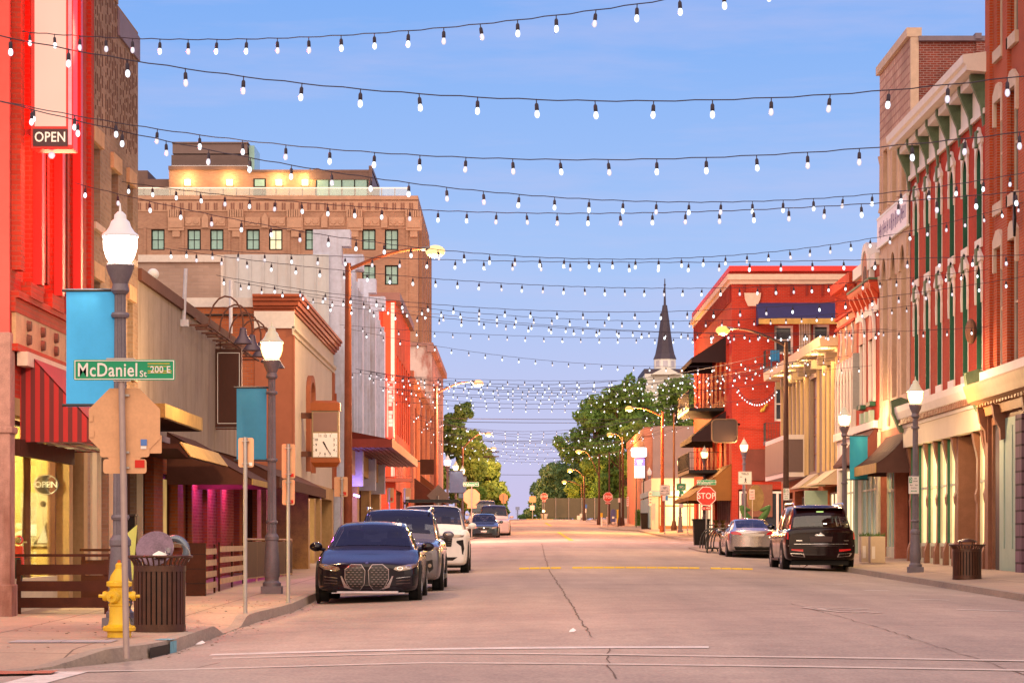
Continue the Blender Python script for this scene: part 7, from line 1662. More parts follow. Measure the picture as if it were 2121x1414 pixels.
Y = 276.; t = thing('blurred_band', 'long grey green blurred band, built as a fence in front of the right hand trees', 'fence', (X(1130, Y), Y, G(Y)))  # stands for a blurred grey green band, given the shape of a fence
b = MB(); b.box(X(1122, Y), X(1345, Y), Y, Y + .04, G(Y) + .25, Z(1031, Y)); b.build('band_panel', GLASSY('green_grey_mesh', (.5, .5, .45), .1) if False else M('grey_green_band', (.135, .125, .09), .9, var=.12, vs=.4), t)
for k in range(9): b = MB(); q = X(1124 + k * 27, Y); b.cone((q, Y - .05, G(Y) - .2), (q, Y - .05, Z(1030, Y)), .05, .05, 6); b.build('post', m_steel, t)
t = thing('chair_sign', 'two small pale board signs leaning by the grey green band', 'sign', (X(1200, 270), 270, G(270))); Y = 270.
plate('panel', t, X(1195, Y), X(1202.5, Y), Z(1076, Y), Z(1067, Y), Y, m_trimw); plate('panel', t, X(1201, Y), X(1206, Y), Z(1071, Y), Z(1063, Y), Y + .3, m_trimw)
b = MB(); b.cone((X(1198, Y), Y + .05, G(Y)), (X(1198, Y), Y + .05, Z(1070, Y)), .03, .03, 5); b.cone((X(1203, Y), Y + .35, G(Y)), (X(1203, Y), Y + .35, Z(1066, Y)), .03, .03, 5); b.build('post', m_steel, t)
Y = 650.; t = thing('radio_mast', 'distant lattice mast beyond the crest of the street', 'mast', (X(1072, Y), Y, -18)); b = MB(); b.cone((X(1072, Y), Y, -20), (X(1072, Y), Y, Z(1050, Y)), .25, .12, 6)
for k in range(6): b.box(X(1072, Y) - .5, X(1072, Y) + .5, Y - .3, Y + .3, Z(1068 - k * 3, Y), Z(1067 - k * 3, Y))
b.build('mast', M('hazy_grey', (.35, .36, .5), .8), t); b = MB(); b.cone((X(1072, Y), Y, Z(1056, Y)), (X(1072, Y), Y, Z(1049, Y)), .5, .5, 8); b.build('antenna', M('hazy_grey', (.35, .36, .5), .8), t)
# ================================================================== vehicles
from mathutils.bvhtree import BVHTree
def cat(p, t):                                         # Catmull-Rom through rows p at parameter t (0..n-1)
    n = len(p); i = min(int(t), n - 2); f = t - i
    a, b, c, d = p[max(i - 1, 0)], p[i], p[i + 1], p[min(i + 2, n - 1)]
    out = []
    for q in range(len(b)):
        m1 = (c[q] - a[q]) / 2 * .9; m2 = (d[q] - b[q]) / 2 * .9
        h = f; out.append((2 * h**3 - 3 * h**2 + 1) * b[q] + (h**3 - 2 * h**2 + h) * m1 + (-2 * h**3 + 3 * h**2) * c[q] + (h**3 - h**2) * m2)
    return out
def paint(name, col, metal=.0, rough=.22, coat=1.0): return M(name, col, rough, metal, var=.03, vs=.5, coat=coat, spec=.6 if coat > .7 else .28)
m_carglass = GLASSY('car_glass', (.34, .38, .42), .2)
m_seat = M('car_seat', (.03, .024, .024), .8, var=.1)
m_trim = M('black_trim', (.018, .016, .016), .5, var=.1)
m_tail = M('tail_red', (.5, .012, .015), .15, var=.1, vs=9, coat=.6)
m_lens = M('headlamp_lens', (.32, .25, .2), .08, .5, var=.35, vs=14)
m_rim = M('alloy_rim', (.42, .41, .42), .25, .9, var=.05)
m_plate_c = M('number_plate_white', (.62, .58, .56), .5, var=.05)
def car(label, loc, rz, S, body_mat, name='parked_car', category='car', group='cars parked along the kerbs'):
    t = thing(name, label, category, loc, rz, group); L, W = S['L'], S['W']
    st = S['body']; NS, NP = 64, 22; vs = []; rows = []
    for i in range(NS):
        y, zb, zs, hw, ht = cat(st, (len(st) - 1) * i / (NS - 1)); zm = zb + (zs - zb) * .52
        sec = [(0, zb), (hw * .55, zb), (hw * .9, zb + .01), (hw * .985, zb + (zs - zb) * .16), (hw, zm), (hw * .985, zb + (zs - zb) * .84), (max(ht, hw * .9), zs - .025), (ht * .8, zs + .012), (ht * .4, zs + .03), (0, zs + .034)]
        half = [cat(sec, (len(sec) - 1) * k / NP) for k in range(NP + 1)]
        row = [(x, z) for x, z in half] + [(-x, z) for x, z in reversed(half[1:-1])]
        fr_ = max(0, 1 - y / .9) ** 1.5; re_ = max(0, 1 - (L - y) / .7) ** 1.5
        rows.append([(x, y + S.get('nose', .16) * (x / (W / 2)) ** 2 * fr_ - S.get('tail', .12) * (x / (W / 2)) ** 2 * re_, z) for x, z in row])
    m = len(rows[0]); vs = [p for r_ in rows for p in r_]
    fs = [(i * m + k, i * m + (k + 1) % m, (i + 1) * m + (k + 1) % m, (i + 1) * m + k) for i in range(NS - 1) for k in range(m)]
    for i, sg in ((0, S.get('nose', .16)), (NS - 1, -S.get('tail', .12))):     # gridded end caps that follow the bow of nose and tail
        r_ = rows[i]; n0 = len(vs); Q = 12; y0 = r_[0][1]
        for k in range(NP + 1):
            x_, _, z_ = r_[k]
            for q in range(Q + 1): xx = x_ * (1 - 2 * q / Q); vs.append((xx, y0 + sg * (xx / (W / 2)) ** 2, z_))
        fs += [(n0 + k * (Q + 1) + q, n0 + k * (Q + 1) + q + 1, n0 + (k + 1) * (Q + 1) + q + 1, n0 + (k + 1) * (Q + 1) + q) for k in range(NP) for q in range(Q)]
    b = MB(); b.add(vs, fs); body = b.build('body', body_mat, t, local=True, smooth=42)
    tree = BVHTree.FromPolygons([Vector(v) for v in vs], fs)
    # cabin
    gst = S['cabin']; NG = 44; gr = []
    for i in range(NG):
        y, z, hr, hb, zb = cat(gst, (len(gst) - 1) * i / (NG - 1)); z = max(z, zb + .001)
        sec = [(hb, zb - .06), (hb, zb), (hb + (hr - hb) * .8, zb + (z - zb) * .82), (hr * .93, z - .01), (hr * .5, z + .02 * min(1, (z - zb) * 4)), (0, z + .03 * min(1, (z - zb) * 4))]
        half = [cat(sec, (len(sec) - 1) * k / 14) for k in range(15)]
        row = half + [(-x, z_) for x, z_ in reversed(half[:-1])]
        q = i / (NG - 1); fr_ = max(0, 1 - q * 3.2); re_ = max(0, 1 - (1 - q) * 3.2)
        gr.append([(x, y + .2 * (x / (W / 2)) ** 2 * fr_ - .12 * (x / (W / 2)) ** 2 * re_, z_) for x, z_ in row])
    m = len(gr[0]); gv = [p for r_ in gr for p in r_]
    gf = [(i * m + k, i * m + k + 1, (i + 1) * m + k + 1, (i + 1) * m + k) for i in range(NG - 1) for k in range(m - 1)] + [tuple(range(m)), tuple((NG - 1) * m + k for k in range(m))]
    ia, ib, ic, id_ = S['gi']; op_ = [(ia, ib, 6, m - 7), (ic, id_, 7, m - 8)] + [(a, c, q, e) for a, c in S['sidewin'] for q, e in ((3, 6), (m - 7, m - 4))]
    gc = [f for f in gf[:-2] if not any(a <= f[0] // m < c and q <= f[0] % m < e for a, c, q, e in op_)]     # real window openings
    b = MB(); b.add(gv, gc); b.build('cabin', body_mat, t, local=True, smooth=42)
    tg = BVHTree.FromPolygons([Vector(v) for v in gv], gf)
    def cast(x, z, axis, tr):
        if axis == 'f': o, d = Vector((x, -5, z)), Vector((0, 1, 0))
        elif axis == 'r': o, d = Vector((x, L + 5, z)), Vector((0, -1, 0))
        elif axis == 'u': o, d = Vector((x, z, 5)), Vector((0, 0, -1))       # (x, y) looking down
        elif axis == 'd+': o, d = Vector((5, x, z)), Vector((-1, 0, 0))      # (y, z) on the right flank
        else: o, d = Vector((-5, x, z)), Vector((1, 0, 0))
        h = tr.ray_cast(o, d); return (h[0], -d) if h[0] is not None else None
    def decal(nm, poly, axis, mat, off=.006, tr=None, par=None, rings=5, hole=0, sub=3):
        tr = tr or tree; pl = []
        for a, c in zip(poly, poly[1:] + poly[:1]): pl += [(a[0] + (c[0] - a[0]) * k / sub, a[1] + (c[1] - a[1]) * k / sub) for k in range(sub)]
        cx0, cz0 = sum(p[0] for p in pl) / len(pl), sum(p[1] for p in pl) / len(pl); n = len(pl); V = []; last = None
        fr0 = hole if hole else .02
        for k in range(rings + 1):
            f = 1 - (1 - fr0) * k / rings
            for p in pl:
                h = cast(cx0 + (p[0] - cx0) * f, cz0 + (p[1] - cz0) * f, axis, tr)
                if h is None: h = last or (Vector((0, 0, 0)), Vector((0, 0, 0)))
                last = h; V.append(h[0] + h[1] * off)
        nV = len(V)
        F_ = [(k * n + i, k * n + (i + 1) % n, (k + 1) * n + (i + 1) % n, (k + 1) * n + i) for k in range(rings) for i in range(n)]
        if not hole: F_.append(tuple(rings * n + i for i in range(n)))
        back = [v - (last[1] * (off + .02)) for v in V[:n]]
        F_ += [(i, (i + 1) % n, nV + (i + 1) % n, nV + i) for i in range(n)]
        b = MB(); b.add(V + back, F_); return b.build(nm, mat, par or t, local=True, smooth=30)
    # glass: strips of the cabin surface, set a few millimetres proud
    def glass(nm, i0, i1, k0, k1, off=.006):
        b = MB(); n = k1 - k0 + 1; V = []
        cen = Vector((0, L * .5, .9))
        for i in range(i0, i1 + 1):
            for k in range(k0, k1 + 1):
                p = Vector(gr[i][k]); a = Vector(gr[min(i + 1, NG - 1)][k]) - Vector(gr[max(i - 1, 0)][k]); c = Vector(gr[i][min(k + 1, m - 1)]) - Vector(gr[i][max(k - 1, 0)]); nn = a.cross(c)
                if nn.length < 1e-8: nn = p - cen
                nn.normalize()
                if nn.dot(p - cen) < 0: nn = -nn
                V.append(p + nn * off)
        b.add(V, [(i * n + k, i * n + k + 1, (i + 1) * n + k + 1, (i + 1) * n + k) for i in range(i1 - i0) for k in range(n - 1)]); return b.build(nm, m_carglass, t, local=True, smooth=True)
    b = MB(); bl = S['hz'] if L > 4.58 and S['hz'] > 1.01 else .93
    for sx in (-1, 1):
        for y in (S['mir'][0] + .75, S['mir'][0] + 1.7):
            b.box(sx * .36 - .23, sx * .36 + .23, y, y + .14, bl - .15, bl + .2); b.box(sx * .36 - .12, sx * .36 + .12, y + .03, y + .12, bl + .2, bl + .36)
    b.build('seats', m_seat, t, local=True, bevel=.03)
    b = MB(); q0 = (.36, S['mir'][0] + .25, bl + .03)
    for k in range(18): a0, a1 = R(20 * k), R(20 * k + 20); b.cone((q0[0] + .18 * math.cos(a0), q0[1] + .08 * math.sin(a0), q0[2] + .15 * math.sin(a0)), (q0[0] + .18 * math.cos(a1), q0[1] + .08 * math.sin(a1), q0[2] + .15 * math.sin(a1)), .016, .016, 5)
    b.build('steering_wheel', m_seat, t, local=True)
    b = MB(); b.sphere((0, S['mir'][0] + .18, gst[2][1] - .12), .1, 10, 6, sc=(1.2, .3, .45)); b.build('rear_view_mirror', m_trim, t, local=True)
    glass('windscreen', ia, ib, 6 if S.get('wide', 1) else 7, m - 7); glass('rear_window', ic, id_, 7, m - 8)
    for s0, s1 in S['sidewin']: glass('side_window', s0, s1, 3, 6, .008); glass('side_window', s0, s1, m - 7, m - 4, .008)
    # wheels
    Rw, tw = S['wr'], .23
    for y in (S['fa'], S['ra']):
        for sx in (-1, 1):
            x1 = sx * (W / 2 + .004); x0 = x1 - sx * tw
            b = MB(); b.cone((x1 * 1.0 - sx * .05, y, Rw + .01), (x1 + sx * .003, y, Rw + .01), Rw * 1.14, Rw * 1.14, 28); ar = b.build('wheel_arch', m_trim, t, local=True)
            b = MB(); prof = [(Rw * .62, 0), (Rw * .95, .0), (Rw, .03), (Rw, tw - .03), (Rw * .95, tw), (Rw * .62, tw)]; V = []; n = 30
            for r_, q in prof:
                for k in range(n): a = 2 * math.pi * k / n; V.append((x0 + sx * (q + .012), y + r_ * math.cos(a), Rw + r_ * math.sin(a)))
            b.add(V, [(i * n + k, i * n + (k + 1) % n, (i + 1) * n + (k + 1) % n, (i + 1) * n + k) for i in range(5) for k in range(n)]); w_ = b.build('wheel', m_rubber, t, local=True, smooth=40)
            b = MB(); xo = x0 + sx * (tw + .004)
            for k in range(6):
                a = 2 * math.pi * k / 6; c, s_ = math.cos(a), math.sin(a); q = []
                for xx in (xo - sx * .04, xo):
                    for rr, ww in ((.03, .05), (Rw * .62, .04)): q += [(xx, y + rr * c - ww * s_, Rw + rr * s_ + ww * c), (xx, y + rr * c + ww * s_, Rw + rr * s_ - ww * c)]
                b.hexa([q[0], q[1], q[3], q[2], q[4], q[5], q[7], q[6]])
            b.cone((xo - sx * .05, y, Rw), (xo + sx * .004, y, Rw), .05, .045, 12)
            for k in range(24): a0, a1 = 2 * math.pi * k / 24, 2 * math.pi * (k + 1) / 24; rr = Rw * .63; b.cone((xo - sx * .01, y + rr * math.cos(a0), Rw + rr * math.sin(a0)), (xo - sx * .01, y + rr * math.cos(a1), Rw + rr * math.sin(a1)), .018, .018, 5)
            b.build('rim', m_rim, w_, local=True)
            b = MB(); b.cone((x0 + sx * .08, y, Rw), (x0 + sx * .1, y, Rw), Rw * .63, Rw * .63, 20); b.build('brake_disc', m_trim, w_, local=True)
    # mirrors
    ym, zm_ = S['mir']
    for sx in (-1, 1):
        b = MB(); b.sphere((sx * (W / 2 + .09), ym, zm_), .125, 12, 8, sc=(.95, .65, .68)); b.cone((sx * (W / 2 - .08), ym + .02, zm_ - .06), (sx * (W / 2 + .03), ym, zm_ - .04), .035, .03, 6); mr = b.build('wing_mirror', S.get('mirmat', body_mat), t, local=True, smooth=True)
        b = MB(); b.sphere((sx * (W / 2 + .09), ym + .06, zm_), .1, 10, 6, sc=(.9, .35, .6)); b.build('mirror_glass', m_carglass, mr, local=True, smooth=True)
    # underbody shadow block, door lines and handles
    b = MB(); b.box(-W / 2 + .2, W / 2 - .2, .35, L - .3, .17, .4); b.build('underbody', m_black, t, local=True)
    for ax in ('d+', 'd-'):
        for y in S['doors']:
            zs = cat(st, (len(st) - 1) * y / L)[2]; decal('door_line', [(y - .006, .32), (y + .006, .32), (y + .006, zs - .1), (y - .006, zs - .1)], ax, m_black, .002, rings=2)
        for y in S['handles']: decal('door_handle', [(y, .8 * S['hz']), (y + .18, .8 * S['hz']), (y + .18, .8 * S['hz'] + .035), (y, .8 * S['hz'] + .035)], ax, body_mat, .022, rings=2)
    return t, decal, tree, tg

mirx = lambda poly: [(-x, z) for x, z in poly]
def loc_left(px_mid, Y): return (X(px_mid, Y), Y, G(Y) + crown(X(px_mid, Y)))
# ---- dark navy sedan (nearest left)
S = dict(L=4.78, W=1.85, wr=.34, fa=.86, ra=3.72, mir=(1.72, .98), doors=(1.55, 2.65, 3.6), handles=(2.35, 3.3), hz=1.0, nose=.2, tail=.18, gi=(3, 14, 29, 40), sidewin=((13, 20), (22, 30)),
         body=[(0, .30, .60, .66, .5), (.06, .22, .67, .80, .62), (.3, .19, .735, .89, .72), (.75, .18, .83, .915, .76), (1.35, .18, .945, .925, .78), (2.4, .18, .93, .925, .82), (3.6, .19, .97, .925, .80), (4.35, .22, 1.0, .90, .74), (4.7, .28, .97, .84, .66), (4.78, .36, .86, .74, .58)],
         cabin=[(1.12, .93, .72, .80, .92), (1.5, 1.13, .68, .80, .93), (1.95, 1.36, .60, .80, .93), (2.6, 1.42, .585, .80, .93), (3.2, 1.38, .57, .79, .94), (3.8, 1.2, .58, .78, .96), (4.35, 1.0, .60, .74, .98)])
m_navy_car = paint('navy_black_paint', (.008, .005, .010), .0, .15, .25)
Y = 46.6; lc = loc_left(759.5, Y)
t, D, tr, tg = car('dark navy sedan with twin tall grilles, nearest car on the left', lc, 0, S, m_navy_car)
m_grille = M('grille_black', (.02, .017, .018), .3, .3, var=.2)
for sx in (-1, 1):
    k8 = [(sx * x, z) for x, z in ((.035, .56), (.10, .66), (.27, .665), (.375, .58), (.375, .42), (.30, .27), (.22, .235), (.12, .235), (.05, .33))]
    g_ = D('grille', k8, 'f', m_grille, .006); D('grille_surround', [(x * 1.0 + (x - sx * .2) * .07, z + (z - .44) * .07) for x, z in k8], 'f', M('grille_frame', (.34, .28, .3), .3, .6, var=0), .012, par=g_, rings=1, hole=.95)
    for r_ in range(9):
        for q in range(4):
            x0 = .075 + q * .075 + (.035 if r_ % 2 else 0); z0 = .285 + r_ * .041
            if .05 < x0 < .34: D('grille_slot', [(sx * x0, z0), (sx * (x0 + .038), z0), (sx * (x0 + .038), z0 + .008), (sx * x0, z0 + .008)], 'f', M('grille_fleck', (.26, .2, .22), .35, .4, var=0), .009, par=g_, rings=1, sub=1)
    hl = D('headlight', [(sx * x, z) for x, z in ((.47, .585), (.56, .555), (.76, .585), (.865, .64), (.865, .69), (.72, .675), (.50, .625))], 'f', m_lens, .008)
    for q in (.58, .73): D('lamp_ring', [(sx * (q + .055 * math.cos(R(a))), .605 + .03 * math.sin(R(a)) + (q - .58) * .18) for a in range(0, 360, 40)], 'f', m_chrome, .012, par=hl, rings=1, hole=.75)
    D('side_intake', [(sx * .80, .30), (sx * .835, .30), (sx * .835, .50), (sx * .80, .50)], 'f', m_black, .006)
    for q in range(3): D('intake_slat', [(sx * .52, .33 + q * .05), (sx * .76, .345 + q * .055), (sx * .76, .352 + q * .055), (sx * .52, .338 + q * .05)], 'f', m_chrome if q == 2 else M('slat_dark', (.12, .07, .07), .3, .4), .006, rings=1)
    D('bumper_line', [(sx * .44, .47), (sx * .465, .47), (sx * .40, .27), (sx * .28, .235), (sx * .26, .243), (sx * .385, .28)], 'f', M('bumper_line_grey', (.3, .25, .27), .3, .5), .006, rings=1)
b = MB(); b.box(-.52, .55, -.03, .2, .17, .205); b.hexa([(-.62, .05, .165), (.66, .05, .165), (.66, .3, .165), (-.62, .3, .165), (-.62, .05, .18), (.66, .05, .18), (.66, .3, .18), (-.62, .3, .18)]); b.build('front_lip', M('lip_silver', (.48, .44, .5), .4, .3), t, local=True)
D('badge', [(.03 * math.cos(R(a)), .70 + .02 * math.sin(R(a))) for a in range(0, 360, 45)], 'f', M('badge_blue', (.06, .05, .15), .3), .008, rings=1)
# ---- silver compact SUV
def suv(L, W, Hh, hood, nose, wr, rear_drop=.25):
    return dict(L=L, W=W, wr=wr, fa=.93 if L < 5 else 1.02, ra=L - .95 if L < 5 else L - 1.2, mir=(1.75 if L < 5 else 1.95, hood + .09), doors=(1.5, 2.6, 3.7), handles=(2.3, 3.4), hz=hood, nose=nose, tail=.08, gi=(3, 13, 36, 41), sidewin=((12, 18), (20, 26), (28, 34)),
        body=[(0, .38, hood - .22, W * .40, W * .31), (.05, .28, hood - .13, W * .46, W * .37), (.3, .24, hood - .075, W * .487, W * .40), (.9, .24, hood - .03, W * .497, W * .42), (1.35, .24, hood + .0, W * .5, W * .43), (2.5, .24, hood + .0, W * .5, W * .45), (L - 1.2, .26, hood + .02, W * .5, W * .45), (L - .3, .30, hood + .02, W * .495, W * .44), (L - .06, .36, hood - .0, W * .48, W * .41), (L, .46, hood - .1, W * .45, W * .38)],
        cabin=[(1.15, hood, W * .41, W * .43, hood - .03), (1.5, hood + (Hh - hood) * .45, W * .385, W * .435, hood - .02), (1.95, Hh - .07, W * .355, W * .44, hood - .02), (2.6, Hh - .02, W * .345, W * .44, hood - .02), (L - 1.3, Hh - .03, W * .345, W * .44, hood - .01), (L - .62, Hh - .07, W * .35, W * .435, hood - .01), (L - rear_drop, hood + (Hh - hood) * .45, W * .375, W * .43, hood - .01), (L - .1, hood, W * .40, W * .425, hood - .03)])
m_silver = paint('silver_paint', (.40, .36, .37), .75, .25)
Y = 52.8; S = suv(4.6, 1.86, 1.69, 1.06, .17, .36); lc = loc_left(818, Y)
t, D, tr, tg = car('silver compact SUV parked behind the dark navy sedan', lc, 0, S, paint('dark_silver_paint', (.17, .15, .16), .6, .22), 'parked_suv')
D('upper_grille', [(-.45, .86), (.45, .86), (.42, .76), (-.42, .76)], 'f', m_trim, .006); D('lower_grille', [(-.55, .66), (.55, .66), (.5, .42), (-.5, .42)], 'f', m_trim, .006); D('skid_plate', [(-.5, .36), (.5, .36), (.45, .3), (-.45, .3)], 'f', m_rim, .008)
for sx in (-1, 1):
    hl = D('headlight', [(sx * x, z) for x, z in ((.48, .79), (.84, .87), (.85, .93), (.5, .88))], 'f', m_lens, .008); D('indicator', [(sx * .6, .81), (sx * .75, .845), (sx * .75, .86), (sx * .6, .83)], 'f', EM('amber_glint', (1, .6, .2), 1.5), .011, par=hl, rings=1)
    fg = D('fog_lamp_bezel', [(sx * .60, .62), (sx * .74, .66), (sx * .76, .48), (sx * .68, .40)], 'f', m_trim, .008); D('fog_lamp', [(sx * (.69 + .04 * math.cos(R(a))), .54 + .04 * math.sin(R(a))) for a in range(0, 360, 45)], 'f', m_lens, .011, par=fg, rings=1)
    b = MB(); b.rope([(sx * .64, 1.85, 1.66), (sx * .66, 2.1, 1.72), (sx * .66, 3.6, 1.72), (sx * .65, 3.8, 1.66)], .02, 6); b.build('roof_rail', m_rim, t, local=True)
    b = MB(); b.box(sx * .91 - .04, sx * .91 + .04, 1.4, 3.3, .26, .36); b.build('sill_trim', m_trim, t, local=True)
# ---- white full size SUV
m_whitep = paint('white_paint', (.72, .66, .66), 0, .25)
Y = 71.5; S = suv(5.35, 2.05, 1.88, 1.22, .12, .41); lc = loc_left(890, Y)
t, D, tr, tg = car('large white SUV with roof rack bars, third car on the left', lc, 0, S, m_whitep, 'parked_suv')
D('grille', [(-.62, 1.04), (.62, 1.04), (.58, .74), (-.58, .74)], 'f', m_trim, .008)
for q in range(4): D('grille_bar', [(-.6, .79 + q * .06), (.6, .79 + q * .06), (.6, .805 + q * .06), (-.6, .805 + q * .06)], 'f', M('grille_bar_dark', (.08, .06, .06), .3, .4), .014, rings=1)
D('lower_intake', [(-.75, .46), (.75, .46), (.62, .37), (-.62, .37)], 'f', m_trim, .008)
for sx in (-1, 1):
    D('headlight', [(sx * x, z) for x, z in ((.63, .98), (.90, 1.0), (.93, 1.06), (.64, 1.06))], 'f', m_lens, .008)
    D('bumper_slot', [(sx * .72, .9), (sx * .9, .93), (sx * .93, .70), (sx * .90, .52), (sx * .87, .55), (sx * .88, .72), (sx * .84, .86), (sx * .72, .85)], 'f', m_trim, .008, rings=1)
b = MB(); b.rope([(-.75, 2.0, 1.93), (-.72, 2.1, 2.02), (.72, 2.1, 2.02), (.75, 2.0, 1.93)], .03, 6); b.rope([(-.75, 3.6, 1.9), (-.72, 3.6, 2.0), (.72, 3.6, 2.0), (.75, 3.6, 1.9)], .03, 6)
for sx in (-1, 1): b.rope([(sx * .72, 2.1, 2.02), (sx * .72, 3.6, 2.0)], .025, 6)
b.build('roof_rack', m_trim, t, local=True)
# ---- teal sedan across the junction and two cars behind it
S2 = dict(L=4.55, W=1.76, wr=.32, fa=.88, ra=3.5, mir=(1.65, 1.0), doors=(1.5, 2.6, 3.5), handles=(2.3, 3.2), hz=1.0, nose=.2, tail=.18, gi=(3, 14, 30, 40), sidewin=((13, 20), (22, 30)),
          body=[(0, .32, .62, .62, .48), (.06, .22, .72, .76, .6), (.3, .19, .80, .85, .69), (.75, .18, .88, .875, .73), (1.3, .18, .97, .88, .75), (2.4, .18, .96, .88, .78), (3.5, .19, 1.0, .88, .76), (4.15, .22, 1.02, .86, .7), (4.48, .28, .98, .8, .62), (4.55, .36, .86, .7, .55)],
          cabin=[(1.05, .96, .69, .76, .95), (1.4, 1.16, .65, .77, .96), (1.85, 1.4, .575, .77, .96), (2.5, 1.46, .56, .77, .96), (3.1, 1.42, .55, .76, .97), (3.65, 1.22, .56, .74, .99), (4.15, 1.03, .58, .7, 1.0)])
m_teal = paint('dark_teal_paint', (.03, .055, .065), .5, .25)
Y = 148.5; lc = (X(1002, Y), Y, G(Y) + .0)
t, D, tr, tg = car('dark teal sedan parked beyond the Walnut street sign pole', lc, 0, S2, m_teal)
D('grille', [(-.34, .68), (.34, .68), (.26, .56), (-.26, .56)], 'f', m_trim, .008); D('lower_grille', [(-.5, .36), (.5, .36), (.45, .27), (-.45, .27)], 'f', m_trim, .008); D('number_plate', [(-.16, .42), (.16, .42), (.16, .5), (-.16, .5)], 'f', m_plate_c, .012, rings=1); D('badge', [(.05 * math.cos(R(a)), .64 + .03 * math.sin(R(a))) for a in range(0, 360, 45)], 'f', m_chrome, .014, rings=1)
for sx in (-1, 1): D('headlight', [(sx * x, z) for x, z in ((.44, .60), (.72, .66), (.76, .76), (.5, .7))], 'f', m_lens, .008)
b = MB(); b.rope([(-.6, 1.95, 1.44), (-.55, 2.0, 1.52), (.55, 2.0, 1.52), (.6, 1.95, 1.44)], .03, 6); b.rope([(-.6, 2.9, 1.44), (-.55, 2.9, 1.52), (.55, 2.9, 1.52), (.6, 2.9, 1.44)], .03, 6); b.build('roof_bars', m_trim, t, local=True)
m_bur = paint('white_van_paint', (.55, .45, .44), 0, .3)
Y = 158; t, D, tr, tg = car('pale SUV with maroon tinted glass, just behind the teal sedan', (X(1010, Y) + .35, Y, G(Y)), 0, suv(4.9, 2.0, 1.95, 1.15, .12, .38), m_bur, 'parked_suv')
Y = 172; t, D, tr, tg = car('white pickup sized SUV, farthest of the parked cars on the left', (X(1001, Y), Y, G(Y)), 0, suv(5.2, 2.0, 2.25, 1.25, .12, .4), m_whitep, 'parked_suv')
# ---- black SUV, rear towards the camera
m_blackp = paint('black_maroon_paint', (.009, .0015, .002), 0, .12, .12)
Sx = suv(5.38, 2.06, 1.93, 1.2, .12, .42, .2)
Yr = 76.8; xm = X(1701, Yr)
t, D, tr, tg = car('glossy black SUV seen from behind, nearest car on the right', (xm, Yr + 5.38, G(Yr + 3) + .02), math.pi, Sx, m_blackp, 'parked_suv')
for sx in (-1, 1):
    D('tail_light', [(sx * .90, 1.62), (sx * .955, 1.6), (sx * .99, .92), (sx * .94, .92)], 'r', m_tail, .012, tr=None); D('reflector', [(sx * .52, .56), (sx * .86, .60), (sx * .86, .64), (sx * .52, .63)], 'r', m_tail, .01, rings=1)
    ex = D('exhaust_trim', [(sx * .46, .40), (sx * .84, .43), (sx * .9, .52), (sx * .5, .50)], 'r', m_chrome, .008, rings=1, hole=.82)
D('chrome_strip', [(-.78, .775), (.78, .775), (.78, .79), (-.78, .79)], 'r', m_chrome, .012, rings=1); D('plate_recess', [(-.34, 1.0), (.34, 1.0), (.3, .84), (-.3, .84)], 'r', M('recess', (.03, .008, .01), .3), .006); D('bumper_step', [(-.95, .72), (.95, .72), (.95, .74), (-.95, .74)], 'r', M('step_grey', (.3, .25, .27), .3, .5), .012, rings=1)
D('emblem', [(-.1, 1.02), (.02, 1.12), (.08, 1.04), (.14, 1.08), (.2, 1.02)], 'r', m_chrome, .012, rings=1); D('letters_badge', [(.55, .87), (.72, .87), (.72, .895), (.55, .895)], 'r', m_chrome, .012, rings=1); D('letters_badge', [(-.80, .87), (-.66, .87), (-.66, .89), (-.80, .89)], 'r', m_chrome, .012, rings=1)
b = MB(); b.hexa([(-.7, 5.02, 1.79), (.7, 5.02, 1.79), (.7, 4.6, 1.82), (-.7, 4.6, 1.82), (-.69, 5.05, 1.83), (.69, 5.05, 1.83), (.69, 4.5, 1.89), (-.69, 4.5, 1.89)]); b.build('roof_spoiler', m_blackp, t, local=True, bevel=.015)
b = MB(); b.box(-.1, .1, 5.02, 5.05, 1.7, 1.735); b.build('interior_tag', EM('tag_glow', (.6, 1, .3), .8), t, local=True)
for sx in (-1, 1):
    b = MB(); b.rope([(sx * .72, 1.95, 1.9), (sx * .72, 2.2, 1.97), (sx * .72, 4.5, 1.97), (sx * .72, 4.7, 1.92)], .02, 6); b.build('roof_rail', m_chrome, t, local=True)
    b = MB(); b.box(sx * 1.0 - .07, sx * 1.0 + .07, 1.6, 3.6, .3, .36); b.build('running_board', m_trim, t, local=True)
# ---- silver sedan, rear towards the camera
S3 = dict(S2); S3.update(L=4.93, W=1.86, ra=3.85, body=[(0, .30, .60, .66, .5), (.06, .22, .68, .80, .62), (.3, .19, .75, .89, .72), (.75, .18, .85, .915, .76), (1.35, .18, .95, .925, .78), (2.4, .18, .95, .93, .82), (3.7, .19, 1.02, .93, .80), (4.5, .24, 1.05, .91, .74), (4.85, .30, 1.0, .86, .68), (4.93, .4, .9, .78, .6)],
          cabin=[(1.15, .95, .72, .80, .94), (1.5, 1.14, .68, .81, .95), (1.98, 1.38, .60, .81, .95), (2.6, 1.45, .585, .81, .95), (3.3, 1.42, .575, .80, .98), (4.0, 1.24, .58, .78, 1.01), (4.6, 1.06, .6, .74, 1.03)])
Yr = 96.5; t, D, tr, tg = car('silver sedan with red tail lights, in front of the bicycle rack', (X(1562, Yr), Yr + 4.93, G(Yr + 2) + .0), math.pi, S3, m_silver)
for sx in (-1, 1): D('tail_light', [(sx * .44, .86), (sx * .78, .88), (sx * .84, .93), (sx * .82, .98), (sx * .6, .98), (sx * .48, .93)], 'r', m_tail, .01)
